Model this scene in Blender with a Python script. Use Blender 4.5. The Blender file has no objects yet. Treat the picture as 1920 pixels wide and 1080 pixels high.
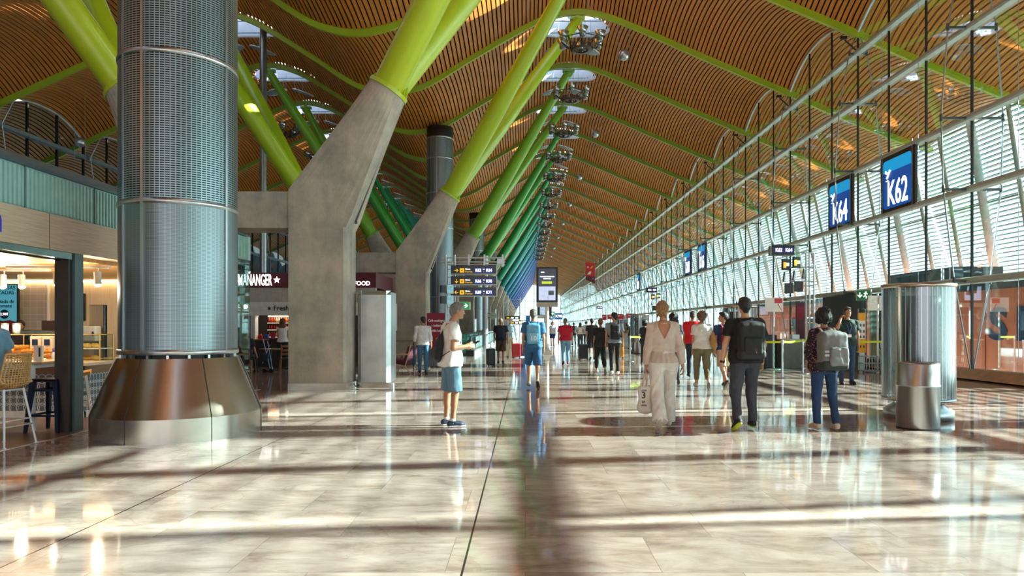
# Airport pier hall: waved bamboo ceiling on coloured struts, glazed facade on the right, cafes on the left.
import bpy, math, random
import numpy as np
from mathutils import Vector, Matrix, Euler

random.seed(7)
C = bpy.context.scene.collection
R = math.radians
PI = math.pi

# ---------------------------------------------------------------- camera, sky, sun, exposure
FPX, CX, CY, EYE = 1280.0, 985.0, 612.0, 1.47        # focal length in px of a 1920 wide frame, vanishing point, eye height
cam_d = bpy.data.cameras.new('camera')
cam = bpy.data.objects.new('camera', cam_d)
C.objects.link(cam)
cam.location = (0, 0, EYE)
cam.rotation_euler = (R(90), 0, 0)
cam_d.sensor_width = 36.0
cam_d.lens = 36.0 * FPX / 1920.0
cam_d.shift_x = -(CX - 960.0) / 1920.0
cam_d.shift_y = (CY - 540.0) / 1920.0
cam_d.clip_start = 0.05
cam_d.clip_end = 2000
bpy.context.scene.camera = cam

sc = bpy.context.scene
sc.view_settings.view_transform = 'Standard'
sc.view_settings.look = 'None'
sc.view_settings.gamma = 1.0
sc.view_settings.use_curve_mapping = False
sc.view_settings.exposure = 0.15

wd = bpy.data.worlds.new('sky')
sc.world = wd
wd.use_nodes = True
wn, wl = wd.node_tree.nodes, wd.node_tree.links
wn.clear()
w_out = wn.new('ShaderNodeOutputWorld')
w_bg = wn.new('ShaderNodeBackground')
w_tc = wn.new('ShaderNodeTexCoord')
w_sep = wn.new('ShaderNodeSeparateXYZ')
w_rmp = wn.new('ShaderNodeValToRGB')
wl.new(w_tc.outputs['Generated'], w_sep.inputs[0])
wl.new(w_sep.outputs['Z'], w_rmp.inputs[0])
w_rmp.color_ramp.elements[0].position = 0.0
w_rmp.color_ramp.elements[0].color = (0.93, 0.97, 1.0, 1)
w_rmp.color_ramp.elements[1].position = 0.7
w_rmp.color_ramp.elements[1].color = (0.52, 0.74, 1.0, 1)
wl.new(w_rmp.outputs[0], w_bg.inputs['Color'])
# the sky is brightest round the sun
w_dot = wn.new('ShaderNodeVectorMath')
w_dot.operation = 'DOT_PRODUCT'
w_dot.inputs[1].default_value = Vector((1.0, 0.08, 0.43)).normalized()
wl.new(w_tc.outputs['Generated'], w_dot.inputs[0])
w_glow = wn.new('ShaderNodeMapRange')
w_glow.interpolation_type = 'SMOOTHSTEP'
w_glow.inputs['From Min'].default_value = 0.1
w_glow.inputs['From Max'].default_value = 1.0
w_glow.inputs['To Min'].default_value = 2.6
w_glow.inputs['To Max'].default_value = 6.0
wl.new(w_dot.outputs['Value'], w_glow.inputs['Value'])
wl.new(w_glow.outputs[0], w_bg.inputs['Strength'])
wl.new(w_bg.outputs[0], w_out.inputs[0])

sun_d = bpy.data.lights.new('sun', 'SUN')
sun = bpy.data.objects.new('sun', sun_d)
C.objects.link(sun)
sun_d.energy = 64.0
sun_d.angle = R(0.7)
sun_d.color = (1.0, 0.94, 0.89)
SUN_DIR = Vector((1.0, 0.08, 0.43)).normalized()      # towards the sun: low, beyond the glazed side
sun.rotation_euler = SUN_DIR.to_track_quat('Z', 'Y').to_euler()
sun.location = SUN_DIR * 200

sc.cycles.max_bounces = 10
sc.cycles.diffuse_bounces = 5
sc.cycles.glossy_bounces = 5
sc.cycles.transparent_max_bounces = 24
sc.cycles.caustics_reflective = False
sc.cycles.caustics_refractive = False
sc.cycles.sample_clamp_indirect = 6.0
# ---------------------------------------------------------------- helpers
def at(px, py, d):
    """world point seen at pixel (px, py) at depth d"""
    return Vector(((px - CX) * d / FPX, d, EYE + (CY - py) * d / FPX))

def fl(px, py):
    """floor point seen at pixel (px, py)"""
    d = EYE * FPX / (py - CY)
    return Vector(((px - CX) * d / FPX, d, 0.0))

def lin(h):
    h = h.lstrip('#')
    o = []
    for i in (0, 2, 4):
        c = int(h[i:i + 2], 16) / 255.0
        o.append(c / 12.92 if c <= 0.04045 else ((c + 0.055) / 1.055) ** 2.4)
    return tuple(o)

_mats = {}
def M(name, col='#808080', rough=0.5, metal=0.0, var=0.10, scale=6.0, bump=0.0, bscale=40.0, emit=0.0, spec=0.5,
      coat=0.0, stretch=(1, 1, 1), alpha=1.0, rvar=0.0, ecol=None):
    """procedural principled material: noise varied colour, roughness and bump"""
    if name in _mats:
        return _mats[name]
    m = bpy.data.materials.new(name)
    m.use_nodes = True
    n, l = m.node_tree.nodes, m.node_tree.links
    b = n['Principled BSDF']
    c = lin(col) if isinstance(col, str) else tuple(col)
    tc = n.new('ShaderNodeTexCoord')
    mp = n.new('ShaderNodeMapping')
    mp.inputs['Scale'].default_value = stretch
    l.new(tc.outputs['Object'], mp.inputs['Vector'])
    nz = n.new('ShaderNodeTexNoise')
    nz.inputs['Scale'].default_value = scale
    nz.inputs['Detail'].default_value = 4
    l.new(mp.outputs[0], nz.inputs['Vector'])
    rp = n.new('ShaderNodeValToRGB')
    rp.color_ramp.elements[0].position = 0.3
    rp.color_ramp.elements[1].position = 0.7
    rp.color_ramp.elements[0].color = tuple(max(0, x * (1 - var)) for x in c) + (1,)
    rp.color_ramp.elements[1].color = tuple(min(1, x * (1 + var)) for x in c) + (1,)
    l.new(nz.outputs['Fac'], rp.inputs[0])
    l.new(rp.outputs[0], b.inputs['Base Color'])
    b.inputs['Roughness'].default_value = rough
    b.inputs['Metallic'].default_value = metal
    b.inputs['Specular IOR Level'].default_value = spec
    b.inputs['Coat Weight'].default_value = coat
    b.inputs['Alpha'].default_value = alpha
    if rvar:
        mr = n.new('ShaderNodeMapRange')
        mr.inputs['To Min'].default_value = max(0.02, rough - rvar)
        mr.inputs['To Max'].default_value = min(1, rough + rvar)
        l.new(nz.outputs['Fac'], mr.inputs['Value'])
        l.new(mr.outputs[0], b.inputs['Roughness'])
    if bump:
        n2 = n.new('ShaderNodeTexNoise')
        n2.inputs['Scale'].default_value = bscale
        n2.inputs['Detail'].default_value = 3
        l.new(mp.outputs[0], n2.inputs['Vector'])
        bp = n.new('ShaderNodeBump')
        bp.inputs['Strength'].default_value = bump
        bp.inputs['Distance'].default_value = 0.02
        l.new(n2.outputs['Fac'], bp.inputs['Height'])
        l.new(bp.outputs[0], b.inputs['Normal'])
    if emit:
        if ecol:
            b.inputs['Emission Color'].default_value = lin(ecol) + (1,)
        else:
            l.new(rp.outputs[0], b.inputs['Emission Color'])
        b.inputs['Emission Strength'].default_value = emit
    _mats[name] = m
    return m

def glass(name, tint='#DFF2EE', refl=0.12, rough=0.02):
    """thin pane: lets light straight through with a tint and mirrors more at grazing angles"""
    if name in _mats:
        return _mats[name]
    m = bpy.data.materials.new(name)
    m.use_nodes = True
    n, l = m.node_tree.nodes, m.node_tree.links
    n.clear()
    out = n.new('ShaderNodeOutputMaterial')
    mix = n.new('ShaderNodeMixShader')
    tr = n.new('ShaderNodeBsdfTransparent')
    tr.inputs[0].default_value = lin(tint) + (1,)
    gl = n.new('ShaderNodeBsdfGlossy')
    gl.inputs['Roughness'].default_value = rough
    gl.inputs['Color'].default_value = (0.9, 0.97, 1, 1)
    lw = n.new('ShaderNodeLayerWeight')
    lw.inputs['Blend'].default_value = 0.25
    nz = n.new('ShaderNodeTexNoise')
    nz.inputs['Scale'].default_value = 0.4
    mr = n.new('ShaderNodeMapRange')
    mr.inputs['To Min'].default_value = refl * 0.35
    mr.inputs['To Max'].default_value = refl * 3.5
    l.new(lw.outputs['Fresnel'], mr.inputs['Value'])
    l.new(mr.outputs[0], mix.inputs[0])
    l.new(tr.outputs[0], mix.inputs[1])
    l.new(gl.outputs[0], mix.inputs[2])
    l.new(mix.outputs[0], out.inputs[0])
    _mats[name] = m
    return m

class MB:
    """collects boxes, bars, tubes, lathes and prisms; build() links them as ONE mesh object"""
    def __init__(s):
        s.v, s.f, s.mi, s.sm = [], [], [], []
    def add(s, vs, fs, mi=0, smooth=False):
        o = len(s.v)
        s.v += [tuple(p) for p in vs]
        s.f += [tuple(i + o for i in f) for f in fs]
        s.mi += [mi] * len(fs)
        s.sm += [smooth] * len(fs)
        return s
    def box(s, c, d, rz=0.0, mi=0, rot=None):
        x, y, z = d[0] / 2, d[1] / 2, d[2] / 2
        vs = [Vector(p) for p in ((-x, -y, -z), (x, -y, -z), (x, y, -z), (-x, y, -z), (-x, -y, z), (x, -y, z), (x, y, z), (-x, y, z))]
        m = rot if rot is not None else (Matrix.Rotation(rz, 3, 'Z') if rz else None)
        if m is not None:
            vs = [m @ p for p in vs]
        c = Vector(c)
        vs = [p + c for p in vs]
        return s.add(vs, [(0, 3, 2, 1), (4, 5, 6, 7), (0, 1, 5, 4), (1, 2, 6, 5), (2, 3, 7, 6), (3, 0, 4, 7)], mi)
    def mm(s, a, b, mi=0):
        return s.box([(a[i] + b[i]) / 2 for i in range(3)], [abs(b[i] - a[i]) for i in range(3)], mi=mi)
    def cyl(s, a, b, r, r2=None, n=16, cap=True, mi=0):
        a, b = Vector(a), Vector(b)
        r2 = r if r2 is None else r2
        w = (b - a).normalized()
        u = w.orthogonal().normalized()
        t = w.cross(u)
        vs = []
        for p, q in ((a, r), (b, r2)):
            for i in range(n):
                g = 2 * PI * i / n
                vs.append(p + (u * math.cos(g) + t * math.sin(g)) * q)
        fs = [(i, (i + 1) % n, n + (i + 1) % n, n + i) for i in range(n)]
        s.add(vs, fs, mi, True)
        if cap:
            s.add(vs, [tuple(range(n - 1, -1, -1)), tuple(range(n, 2 * n))], mi)
        return s
    def tube(s, pts, r, n=8, mi=0, flat=None, up=None):
        """round (or, with flat = (half width, half height), flattened) tube along points"""
        pts = [Vector(p) for p in pts]
        vs = []
        k = len(pts)
        u = None
        for i, p in enumerate(pts):
            w = (pts[min(i + 1, k - 1)] - pts[max(i - 1, 0)]).normalized()
            if up is not None:
                u = Vector(up).cross(w)
                u = w.orthogonal() if u.length < 1e-4 else u
            else:
                u = w.orthogonal() if u is None else (u - w * u.dot(w))
            u = u.normalized()
            t = w.cross(u)
            rr = r[i] if isinstance(r, (list, tuple)) else r
            fa, fb = (rr, rr) if flat is None else flat
            for j in range(n):
                g = 2 * PI * j / n
                vs.append(p + u * math.cos(g) * fa + t * math.sin(g) * fb)
        fs = []
        for i in range(k - 1):
            for j in range(n):
                fs.append((i * n + j, i * n + (j + 1) % n, (i + 1) * n + (j + 1) % n, (i + 1) * n + j))
        s.add(vs, fs, mi, True)
        s.add(vs, [tuple(range(n - 1, -1, -1)), tuple(range((k - 1) * n, k * n))], mi)
        return s
    def lathe(s, prof, n=32, c=(0, 0, 0), mi=0, smooth=True, a0=0.0, a1=2 * PI):
        """profile of (radius, z) turned about the vertical through c"""
        full = abs(a1 - a0 - 2 * PI) < 1e-6
        m = n if full else n + 1
        vs = []
        for r, z in prof:
            for j in range(m):
                g = a0 + (a1 - a0) * j / n
                vs.append((c[0] + r * math.cos(g), c[1] + r * math.sin(g), c[2] + z))
        fs = []
        for i in range(len(prof) - 1):
            for j in range(n):
                k = (j + 1) % m
                fs.append((i * m + j, i * m + k, (i + 1) * m + k, (i + 1) * m + j))
        return s.add(vs, fs, mi, smooth)
    def sphere(s, c, r, n=16, sz=1.0, mi=0):
        k = n // 2
        return s.lathe([(max(1e-4, r * math.sin(PI * i / k)), -r * sz * math.cos(PI * i / k)) for i in range(k + 1)], n, c, mi)
    def prism(s, poly, a, b, axis=1, mi=0):
        """polygon (in the two axes other than `axis`) extruded from a to b"""
        n = len(poly)
        def pt(p, q):
            if axis == 1:
                return (p[0], q, p[1])
            if axis == 0:
                return (q, p[0], p[1])
            return (p[0], p[1], q)
        vs = [pt(p, a) for p in poly] + [pt(p, b) for p in poly]
        fs = [(i, (i + 1) % n, n + (i + 1) % n, n + i) for i in range(n)]
        return s.add(vs, fs + [tuple(range(n - 1, -1, -1)), tuple(range(n, 2 * n))], mi)
    def quad(s, a, b, c, d, mi=0):
        return s.add([a, b, c, d], [(0, 1, 2, 3)], mi)
    def build(s, name, mat, parent=None, loc=None, smooth=None, fixn=True, bevel=0.0):
        me = bpy.data.meshes.new(name)
        me.from_pydata(s.v, [], s.f)
        for m in (mat if isinstance(mat, (list, tuple)) else [mat]):
            me.materials.append(m)
        me.polygons.foreach_set('material_index', s.mi)
        me.polygons.foreach_set('use_smooth', s.sm if smooth is None else [smooth] * len(s.f))
        me.update()
        if fixn:
            import bmesh
            bm = bmesh.new()
            bm.from_mesh(me)
            bmesh.ops.recalc_face_normals(bm, faces=bm.faces)
            bm.to_mesh(me)
            bm.free()
        o = bpy.data.objects.new(name, me)
        C.objects.link(o)
        if parent is not None:
            o.parent = parent
        if loc is not None:
            o.location = loc
        if bevel:
            md = o.modifiers.new('bevel', 'BEVEL')
            md.width = bevel
            md.segments = 2
            md.limit_method = 'ANGLE'
        return o

def thing(name, label, cat, loc=(0, 0, 0), rz=0.0, group=None):
    o = bpy.data.objects.new(name, None)
    C.objects.link(o)
    o.empty_display_size = 0.1
    o.location = loc
    o.rotation_euler = (0, 0, rz)
    return tag(o, label, cat, group)

def tag(o, label, cat, group=None):
    o['label'] = label
    o['category'] = cat
    if group:
        o['group'] = group
    return o

def struct(o):
    o['kind'] = 'structure'
    return o

_kids = {}
def copy_tree(o, label=None, loc=None, rz=None, parent=None):
    """a thing with copies of its parts and sub-parts, sharing mesh data"""
    c = o.copy()
    C.objects.link(c)
    if parent is not None:
        c.parent = parent
    if label:
        c['label'] = label
    if loc is not None:
        c.location = loc
    if rz is not None:
        c.rotation_euler = (0, 0, rz)
    for ch in o.children:
        copy_tree(ch, parent=c)
    return c

def text(name, s, size, mat, parent=None, loc=(0, 0, 0), rot=(0, 0, 0), sx=1.0, ext=0.004, align='CENTER', bold=0.0):
    """lettering as a mesh; stands upright facing -Y for rot (90,0,0)"""
    cu = bpy.data.curves.new(name, 'FONT')
    cu.body = s
    cu.size = size
    cu.extrude = ext
    cu.offset = bold
    cu.align_x = align
    cu.align_y = 'CENTER'
    cu.resolution_u = 3
    t = bpy.data.objects.new('tmp', cu)
    C.objects.link(t)
    bpy.context.view_layer.update()
    dg = bpy.context.evaluated_depsgraph_get()
    me = bpy.data.meshes.new_from_object(t.evaluated_get(dg))
    bpy.data.objects.remove(t)
    me.name = name
    me.materials.clear()
    me.materials.append(mat)
    for v in me.vertices:
        v.co.x *= sx
    o = bpy.data.objects.new(name, me)
    C.objects.link(o)
    o.location = loc
    o.rotation_euler = [R(a) for a in rot]
    if parent is not None:
        o.parent = parent
    return o

ORD = ['first', 'second', 'third', 'fourth', 'fifth', 'sixth', 'seventh', 'eighth', 'ninth', 'tenth', 'eleventh', 'twelfth',
       'thirteenth', 'fourteenth', 'fifteenth', 'sixteenth', 'seventeenth', 'eighteenth', 'nineteenth', 'twentieth']
def ordn(i):
    if i < 20:
        return ORD[i]
    tens = {20: 'twent', 30: 'thirt', 40: 'fort'}[(i + 1) // 10 * 10]
    k = (i + 1) % 10
    return tens + ('ieth' if k == 0 else 'y-' + ORD[k - 1])
# ---------------------------------------------------------------- materials
STEEL = M('brushed_steel', '#B2B7B9', 0.30, 1.0, 0.10, 3, rvar=0.05, stretch=(5, 5, 0.2))
STEEL_W = M('warm_steel', '#B0A79B', 0.24, 1.0, 0.08, 1.5, rvar=0.04, stretch=(3, 3, 0.3))
ALU = M('grey_aluminium', '#B9C1C4', 0.4, 0.6, 0.06)
WHITE = M('white_paint', '#ECECE8', 0.45)
DARK = M('dark_metal', '#1E2224', 0.45, 0.3)
BLACK = M('black_plastic', '#101112', 0.4)
CABLE = M('cable_steel', '#8E979A', 0.35, 0.8)
MULL = M('mullion_black', '#15181A', 0.4, 0.2)
BACKING = M('ceiling_void', '#0B0806', 0.95)
WOODP = M('pale_wood_panel', '#C6B098', 0.5, 0, 0.16, 3, stretch=(1, 1, 22))
WOOD = M('oak_wood', '#9A6B3F', 0.5, 0, 0.2, 4, stretch=(1, 8, 8))
OAKC = M('ceiling_oak', '#C99A60', 0.55, 0, 0.22, 3, stretch=(1, 9, 1))
MAROON = M('maroon_panel', '#571226', 0.4, 0, 0.08)
TEALG = M('frosted_teal', '#9FC7C2', 0.35, 0, 0.08, spec=0.6)
COPING = M('grey_blue_coping', '#51626A', 0.45, 0.3, 0.1)
LIGHTW = M('lamp_white', '#FFF4E0', 0.4, emit=4.0)
LETW = M('lit_white_lettering', '#FFFFFF', 0.4, emit=2.2, var=0.0)
LETY = M('lit_yellow_lettering', '#F5B820', 0.4, emit=0.9, var=0.0)
PLAINW = M('white_print', '#F4F4F0', 0.5, var=0.02)
PLAINK = M('black_print', '#141414', 0.5, var=0.02)
SIGNK = M('sign_black', '#0C0C0E', 0.3)
SIGNB = M('sign_blue', '#16309A', 0.4, emit=0.7, var=0.0)
EXITG = M('exit_green', '#0F8F4A', 0.4, emit=0.6, var=0.0)
RED = M('banner_red', '#C01722', 0.45, var=0.05)
GLASS = glass('facade_glass', '#C4E3DF', 0.14)
GLASSG = glass('green_edge_glass', '#BFE0D4', 0.16)
GLASSC = glass('clear_case_glass', '#EAF5F0', 0.10)
GLASSD = glass('dark_side_glass', '#7F8F92', 0.12)

def concrete():
    m = M('board_concrete', '#9A9286', 0.75, 0, 0.3, 1.6, bump=0.25, bscale=14, stretch=(2.2, 2.2, 0.5))
    n, l = m.node_tree.nodes, m.node_tree.links
    b = n['Principled BSDF']
    old = b.inputs['Base Color'].links[0].from_socket
    nz = n.new('ShaderNodeTexNoise')
    nz.inputs['Scale'].default_value = 0.9
    nz.inputs['Detail'].default_value = 8
    nz.inputs['Roughness'].default_value = 0.7
    tc = n.new('ShaderNodeTexCoord')
    l.new(tc.outputs['Object'], nz.inputs['Vector'])
    rp = n.new('ShaderNodeValToRGB')
    rp.color_ramp.elements[0].position = 0.36
    rp.color_ramp.elements[0].color = lin('#7F8784') + (1,)
    rp.color_ramp.elements[1].position = 0.62
    rp.color_ramp.elements[1].color = lin('#CBBFAE') + (1,)
    l.new(nz.outputs['Fac'], rp.inputs[0])
    mx = n.new('ShaderNodeMix')
    mx.data_type = 'RGBA'
    mx.inputs[0].default_value = 0.55
    l.new(old, mx.inputs[6])
    l.new(rp.outputs[0], mx.inputs[7])
    l.new(mx.outputs[2], b.inputs['Base Color'])
    return m
CONC = concrete()

def marble():
    m = bpy.data.materials.new('polished_marble_slabs')
    m.use_nodes = True
    n, l = m.node_tree.nodes, m.node_tree.links
    b = n['Principled BSDF']
    tc = n.new('ShaderNodeTexCoord')
    br = n.new('ShaderNodeTexBrick')
    br.offset = 0.37
    br.offset_frequency = 2
    br.inputs['Scale'].default_value = 1.0
    br.inputs['Brick Width'].default_value = 1.3
    br.inputs['Row Height'].default_value = 0.68
    br.inputs['Mortar Size'].default_value = 0.0022
    br.inputs['Mortar Smooth'].default_value = 0.2
    br.inputs['Color1'].default_value = (0.0, 0, 0, 1)
    br.inputs['Color2'].default_value = (1.0, 1, 1, 1)
    br.inputs['Mortar'].default_value = (0.5, 0.5, 0.5, 1)
    l.new(tc.outputs['Object'], br.inputs['Vector'])
    # each slab shifts the vein pattern
    va = n.new('ShaderNodeVectorMath')
    va.operation = 'MULTIPLY_ADD'
    va.inputs[1].default_value = (7.3, 3.1, 5.7)
    l.new(br.outputs['Color'], va.inputs[0])
    l.new(tc.outputs['Object'], va.inputs[2])
    mp = n.new('ShaderNodeMapping')
    mp.inputs['Scale'].default_value = (0.8, 1.7, 1)
    mp.inputs['Rotation'].default_value = (0, 0, 0.45)
    l.new(va.outputs[0], mp.inputs['Vector'])
    n1 = n.new('ShaderNodeTexNoise')
    n1.inputs['Scale'].default_value = 2.2
    n1.inputs['Detail'].default_value = 9
    n1.inputs['Roughness'].default_value = 0.66
    n1.inputs['Distortion'].default_value = 0.5
    l.new(mp.outputs[0], n1.inputs['Vector'])
    r1 = n.new('ShaderNodeValToRGB')
    e = r1.color_ramp.elements
    e[0].position, e[0].color = 0.27, lin('#77645A') + (1,)
    e[1].position, e[1].color = 0.75, lin('#BFADA3') + (1,)
    q = e.new(0.43); q.color = lin('#9E897E') + (1,)
    q = e.new(0.55); q.color = lin('#AF9B91') + (1,)
    l.new(n1.outputs['Fac'], r1.inputs[0])
    # thin brown veins
    n2 = n.new('ShaderNodeTexNoise')
    n2.inputs['Scale'].default_value = 0.9
    n2.inputs['Detail'].default_value = 6
    n2.inputs['Distortion'].default_value = 1.1
    l.new(mp.outputs[0], n2.inputs['Vector'])
    r2 = n.new('ShaderNodeValToRGB')
    e = r2.color_ramp.elements
    e[0].position, e[0].color = 0.485, (0, 0, 0, 1)
    e[1].position, e[1].color = 0.515, (0, 0, 0, 1)
    q = e.new(0.50); q.color = (1, 1, 1, 1)
    l.new(n2.outputs['Fac'], r2.inputs[0])
    mv = n.new('ShaderNodeMix'); mv.data_type = 'RGBA'
    mvf = n.new('ShaderNodeMath'); mvf.operation = 'MULTIPLY'; mvf.inputs[1].default_value = 0.35
    l.new(r2.outputs[0], mvf.inputs[0])
    l.new(mvf.outputs[0], mv.inputs[0])
    l.new(r1.outputs[0], mv.inputs[6])
    mv.inputs[7].default_value = lin('#86695A') + (1,)
    # slab tone
    mt = n.new('ShaderNodeMix'); mt.data_type = 'RGBA'; mt.blend_type = 'MULTIPLY'
    mt.inputs[0].default_value = 1.0
    rt = n.new('ShaderNodeMapRange')
    rt.inputs['To Min'].default_value = 0.86
    rt.inputs['To Max'].default_value = 1.05
    l.new(br.outputs['Color'], rt.inputs['Value'])
    l.new(mv.outputs[2], mt.inputs[6])
    l.new(rt.outputs[0], mt.inputs[7])
    mj = n.new('ShaderNodeMix'); mj.data_type = 'RGBA'
    l.new(br.outputs['Fac'], mj.inputs[0])
    l.new(mt.outputs[2], mj.inputs[6])
    mj.inputs[7].default_value = lin('#7A6B60') + (1,)
    # the wide expansion joints that run down the hall
    sep = n.new('ShaderNodeSeparateXYZ')
    l.new(tc.outputs['Object'], sep.inputs[0])
    def mth(op, a, bb):
        k = n.new('ShaderNodeMath'); k.operation = op
        for i, x in enumerate((a, bb)):
            if x is None:
                continue
            if isinstance(x, (int, float)):
                k.inputs[i].default_value = x
            else:
                l.new(x, k.inputs[i])
        return k.outputs[0]
    sh = mth('ADD', sep.outputs['X'], 0.385 + 2.82 * 10)
    md = mth('MODULO', sh, 2.82)
    a1 = mth('MULTIPLY', mth('LESS_THAN', md, 0.014), mth('LESS_THAN', sep.outputs['X'], 1.0))
    mk = n.new('ShaderNodeMix'); mk.data_type = 'RGBA'
    l.new(a1, mk.inputs[0])
    l.new(mj.outputs[2], mk.inputs[6])
    mk.inputs[7].default_value = lin('#2E2A26') + (1,)
    l.new(mk.outputs[2], b.inputs['Base Color'])
    # polish: nearly a mirror, faintly uneven
    n3 = n.new('ShaderNodeTexNoise')
    n3.inputs['Scale'].default_value = 1.3
    n3.inputs['Detail'].default_value = 3
    l.new(tc.outputs['Object'], n3.inputs['Vector'])
    rr = n.new('ShaderNodeMapRange')
    rr.inputs['To Min'].default_value = 0.03
    rr.inputs['To Max'].default_value = 0.10
    l.new(n3.outputs['Fac'], rr.inputs['Value'])
    l.new(rr.outputs[0], b.inputs['Roughness'])
    b.inputs['IOR'].default_value = 1.62
    bp = n.new('ShaderNodeBump')
    bp.inputs['Strength'].default_value = 0.02
    bp.inputs['Distance'].default_value = 0.02
    n4 = n.new('ShaderNodeTexNoise')
    n4.inputs['Scale'].default_value = 2.5
    l.new(tc.outputs['Object'], n4.inputs['Vector'])
    l.new(n4.outputs['Fac'], bp.inputs['Height'])
    l.new(bp.outputs[0], b.inputs['Normal'])
    return m
MARBLE = marble()

SLAT = M('bamboo_slat', '#BD7629', 0.5, 0, 0.26, 2.2, stretch=(5.6, 0.35, 1))

# paint colours of struts and ribs run from yellow-green through green and teal to blue down the hall
HUES = [(0, '#B9C61A'), (16, '#AEC41C'), (29, '#9DBE20'), (42, '#62A826'), (55, '#2F9A3A'), (68, '#1E9654'), (84, '#14917A'),
        (100, '#128C9B'), (120, '#1479B0'), (150, '#1C5FB0'), (190, '#2147A0'), (260, '#2A3A8E')]
def hue(y):
    for (a, ca), (b, cb) in zip(HUES, HUES[1:]):
        if y <= b:
            t = max(0, (y - a) / (b - a))
            A, B = lin(ca), lin(cb)
            return tuple(A[i] + (B[i] - A[i]) * t for i in range(3))
    return lin(HUES[-1][1])
def paint(y):
    k = int(round(y / 6.5))
    return M('painted_steel_%d' % k, hue(k * 6.5), 0.38, 0, 0.06, 1.5, coat=0.15)
# ---------------------------------------------------------------- the hall
BAY = 6.5
RIB0 = 12.45                     # a rib stands over every 6.5 m
NBACK = 10                       # bays behind the first rib line
Y0, NB = RIB0 - NBACK * BAY, 35 + NBACK      # first rib line behind the camera, number of bays
YEND = Y0 + NB * BAY
XF, XL = 12.4, -24.9             # glazed facade, far left facade
RAILS = [2.76, 5.31, 7.29, 9.80, 11.66]

# roof section: height over the distance from the valley above the column line
VALLEY = -6.35
PROF = [(0, 12.5), (0.6, 12.55), (1.85, 12.92), (3.9, 14.15), (6.7, 15.72), (8.0, 16.17), (8.85, 16.27), (9.7, 16.17), (10.9, 15.8),
        (14.7, 14.15), (18.6, 12.5), (21.5, 11.25), (24.4, 10.1), (25.6, 9.75)]
LS = 8.85 / 8.15                 # the far ridge stands a little closer to the column line
def uu(x):
    return x - VALLEY if x >= VALLEY else (VALLEY - x) * LS
def roof_z(x):
    u = uu(x)
    for i in range(len(PROF) - 1):
        if u <= PROF[i + 1][0] or i == len(PROF) - 2:
            x0, z0 = PROF[i]
            x1, z1 = PROF[i + 1]
            def sl(k):
                if k == 0:
                    return 0.0
                if k >= len(PROF) - 1:
                    return (PROF[-1][1] - PROF[-2][1]) / (PROF[-1][0] - PROF[-2][0])
                return (PROF[k + 1][1] - PROF[k - 1][1]) / (PROF[k + 1][0] - PROF[k - 1][0])
            h = x1 - x0
            t = (u - x0) / h
            m0, m1 = sl(i) * h, sl(i + 1) * h
            return (2 * t ** 3 - 3 * t * t + 1) * z0 + (t ** 3 - 2 * t * t + t) * m0 + (-2 * t ** 3 + 3 * t * t) * z1 + (t ** 3 - t * t) * m1
def arch_rise(x):
    u = uu(x)
    pts = [(0, 0.32), (5, 0.35), (7, 0.55), (8.85, 0.62), (10.7, 0.55), (12.5, 0.5), (15.5, 0.75), (18.6, 1.08), (19.5, 1.08), (25.0, 0.45), (26, 0.45)]
    for (a, p), (b, q) in zip(pts, pts[1:]):
        if u <= b:
            return p + (q - p) * (u - a) / (b - a)
    return 0.45
def arch(t):
    return 1 - abs(2 * t - 1) ** 2.2
def ceil_z(x, t):
    return roof_z(x) + arch_rise(x) * arch(t)

# floor
f = MB()
f.mm((-6.15, Y0, -0.3), (XF + 0.6, YEND, 0.0))
f.mm((-24.9, 15.9, -0.3), (-6.15, YEND, 0.0))
struct(f.build('floor', MARBLE))
KFLOOR = M('cafe_floor', '#7A6350', 0.28, 0, 0.18, 5)
f = MB()
f.mm((-24.9, Y0, -0.3), (-6.15, 15.9, 0.0))
f.mm((-6.19, Y0, -0.02), (-6.15, 15.9, 0.004), 1)
struct(f.build('floor_cafe', [KFLOOR, ALU]))

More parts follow.
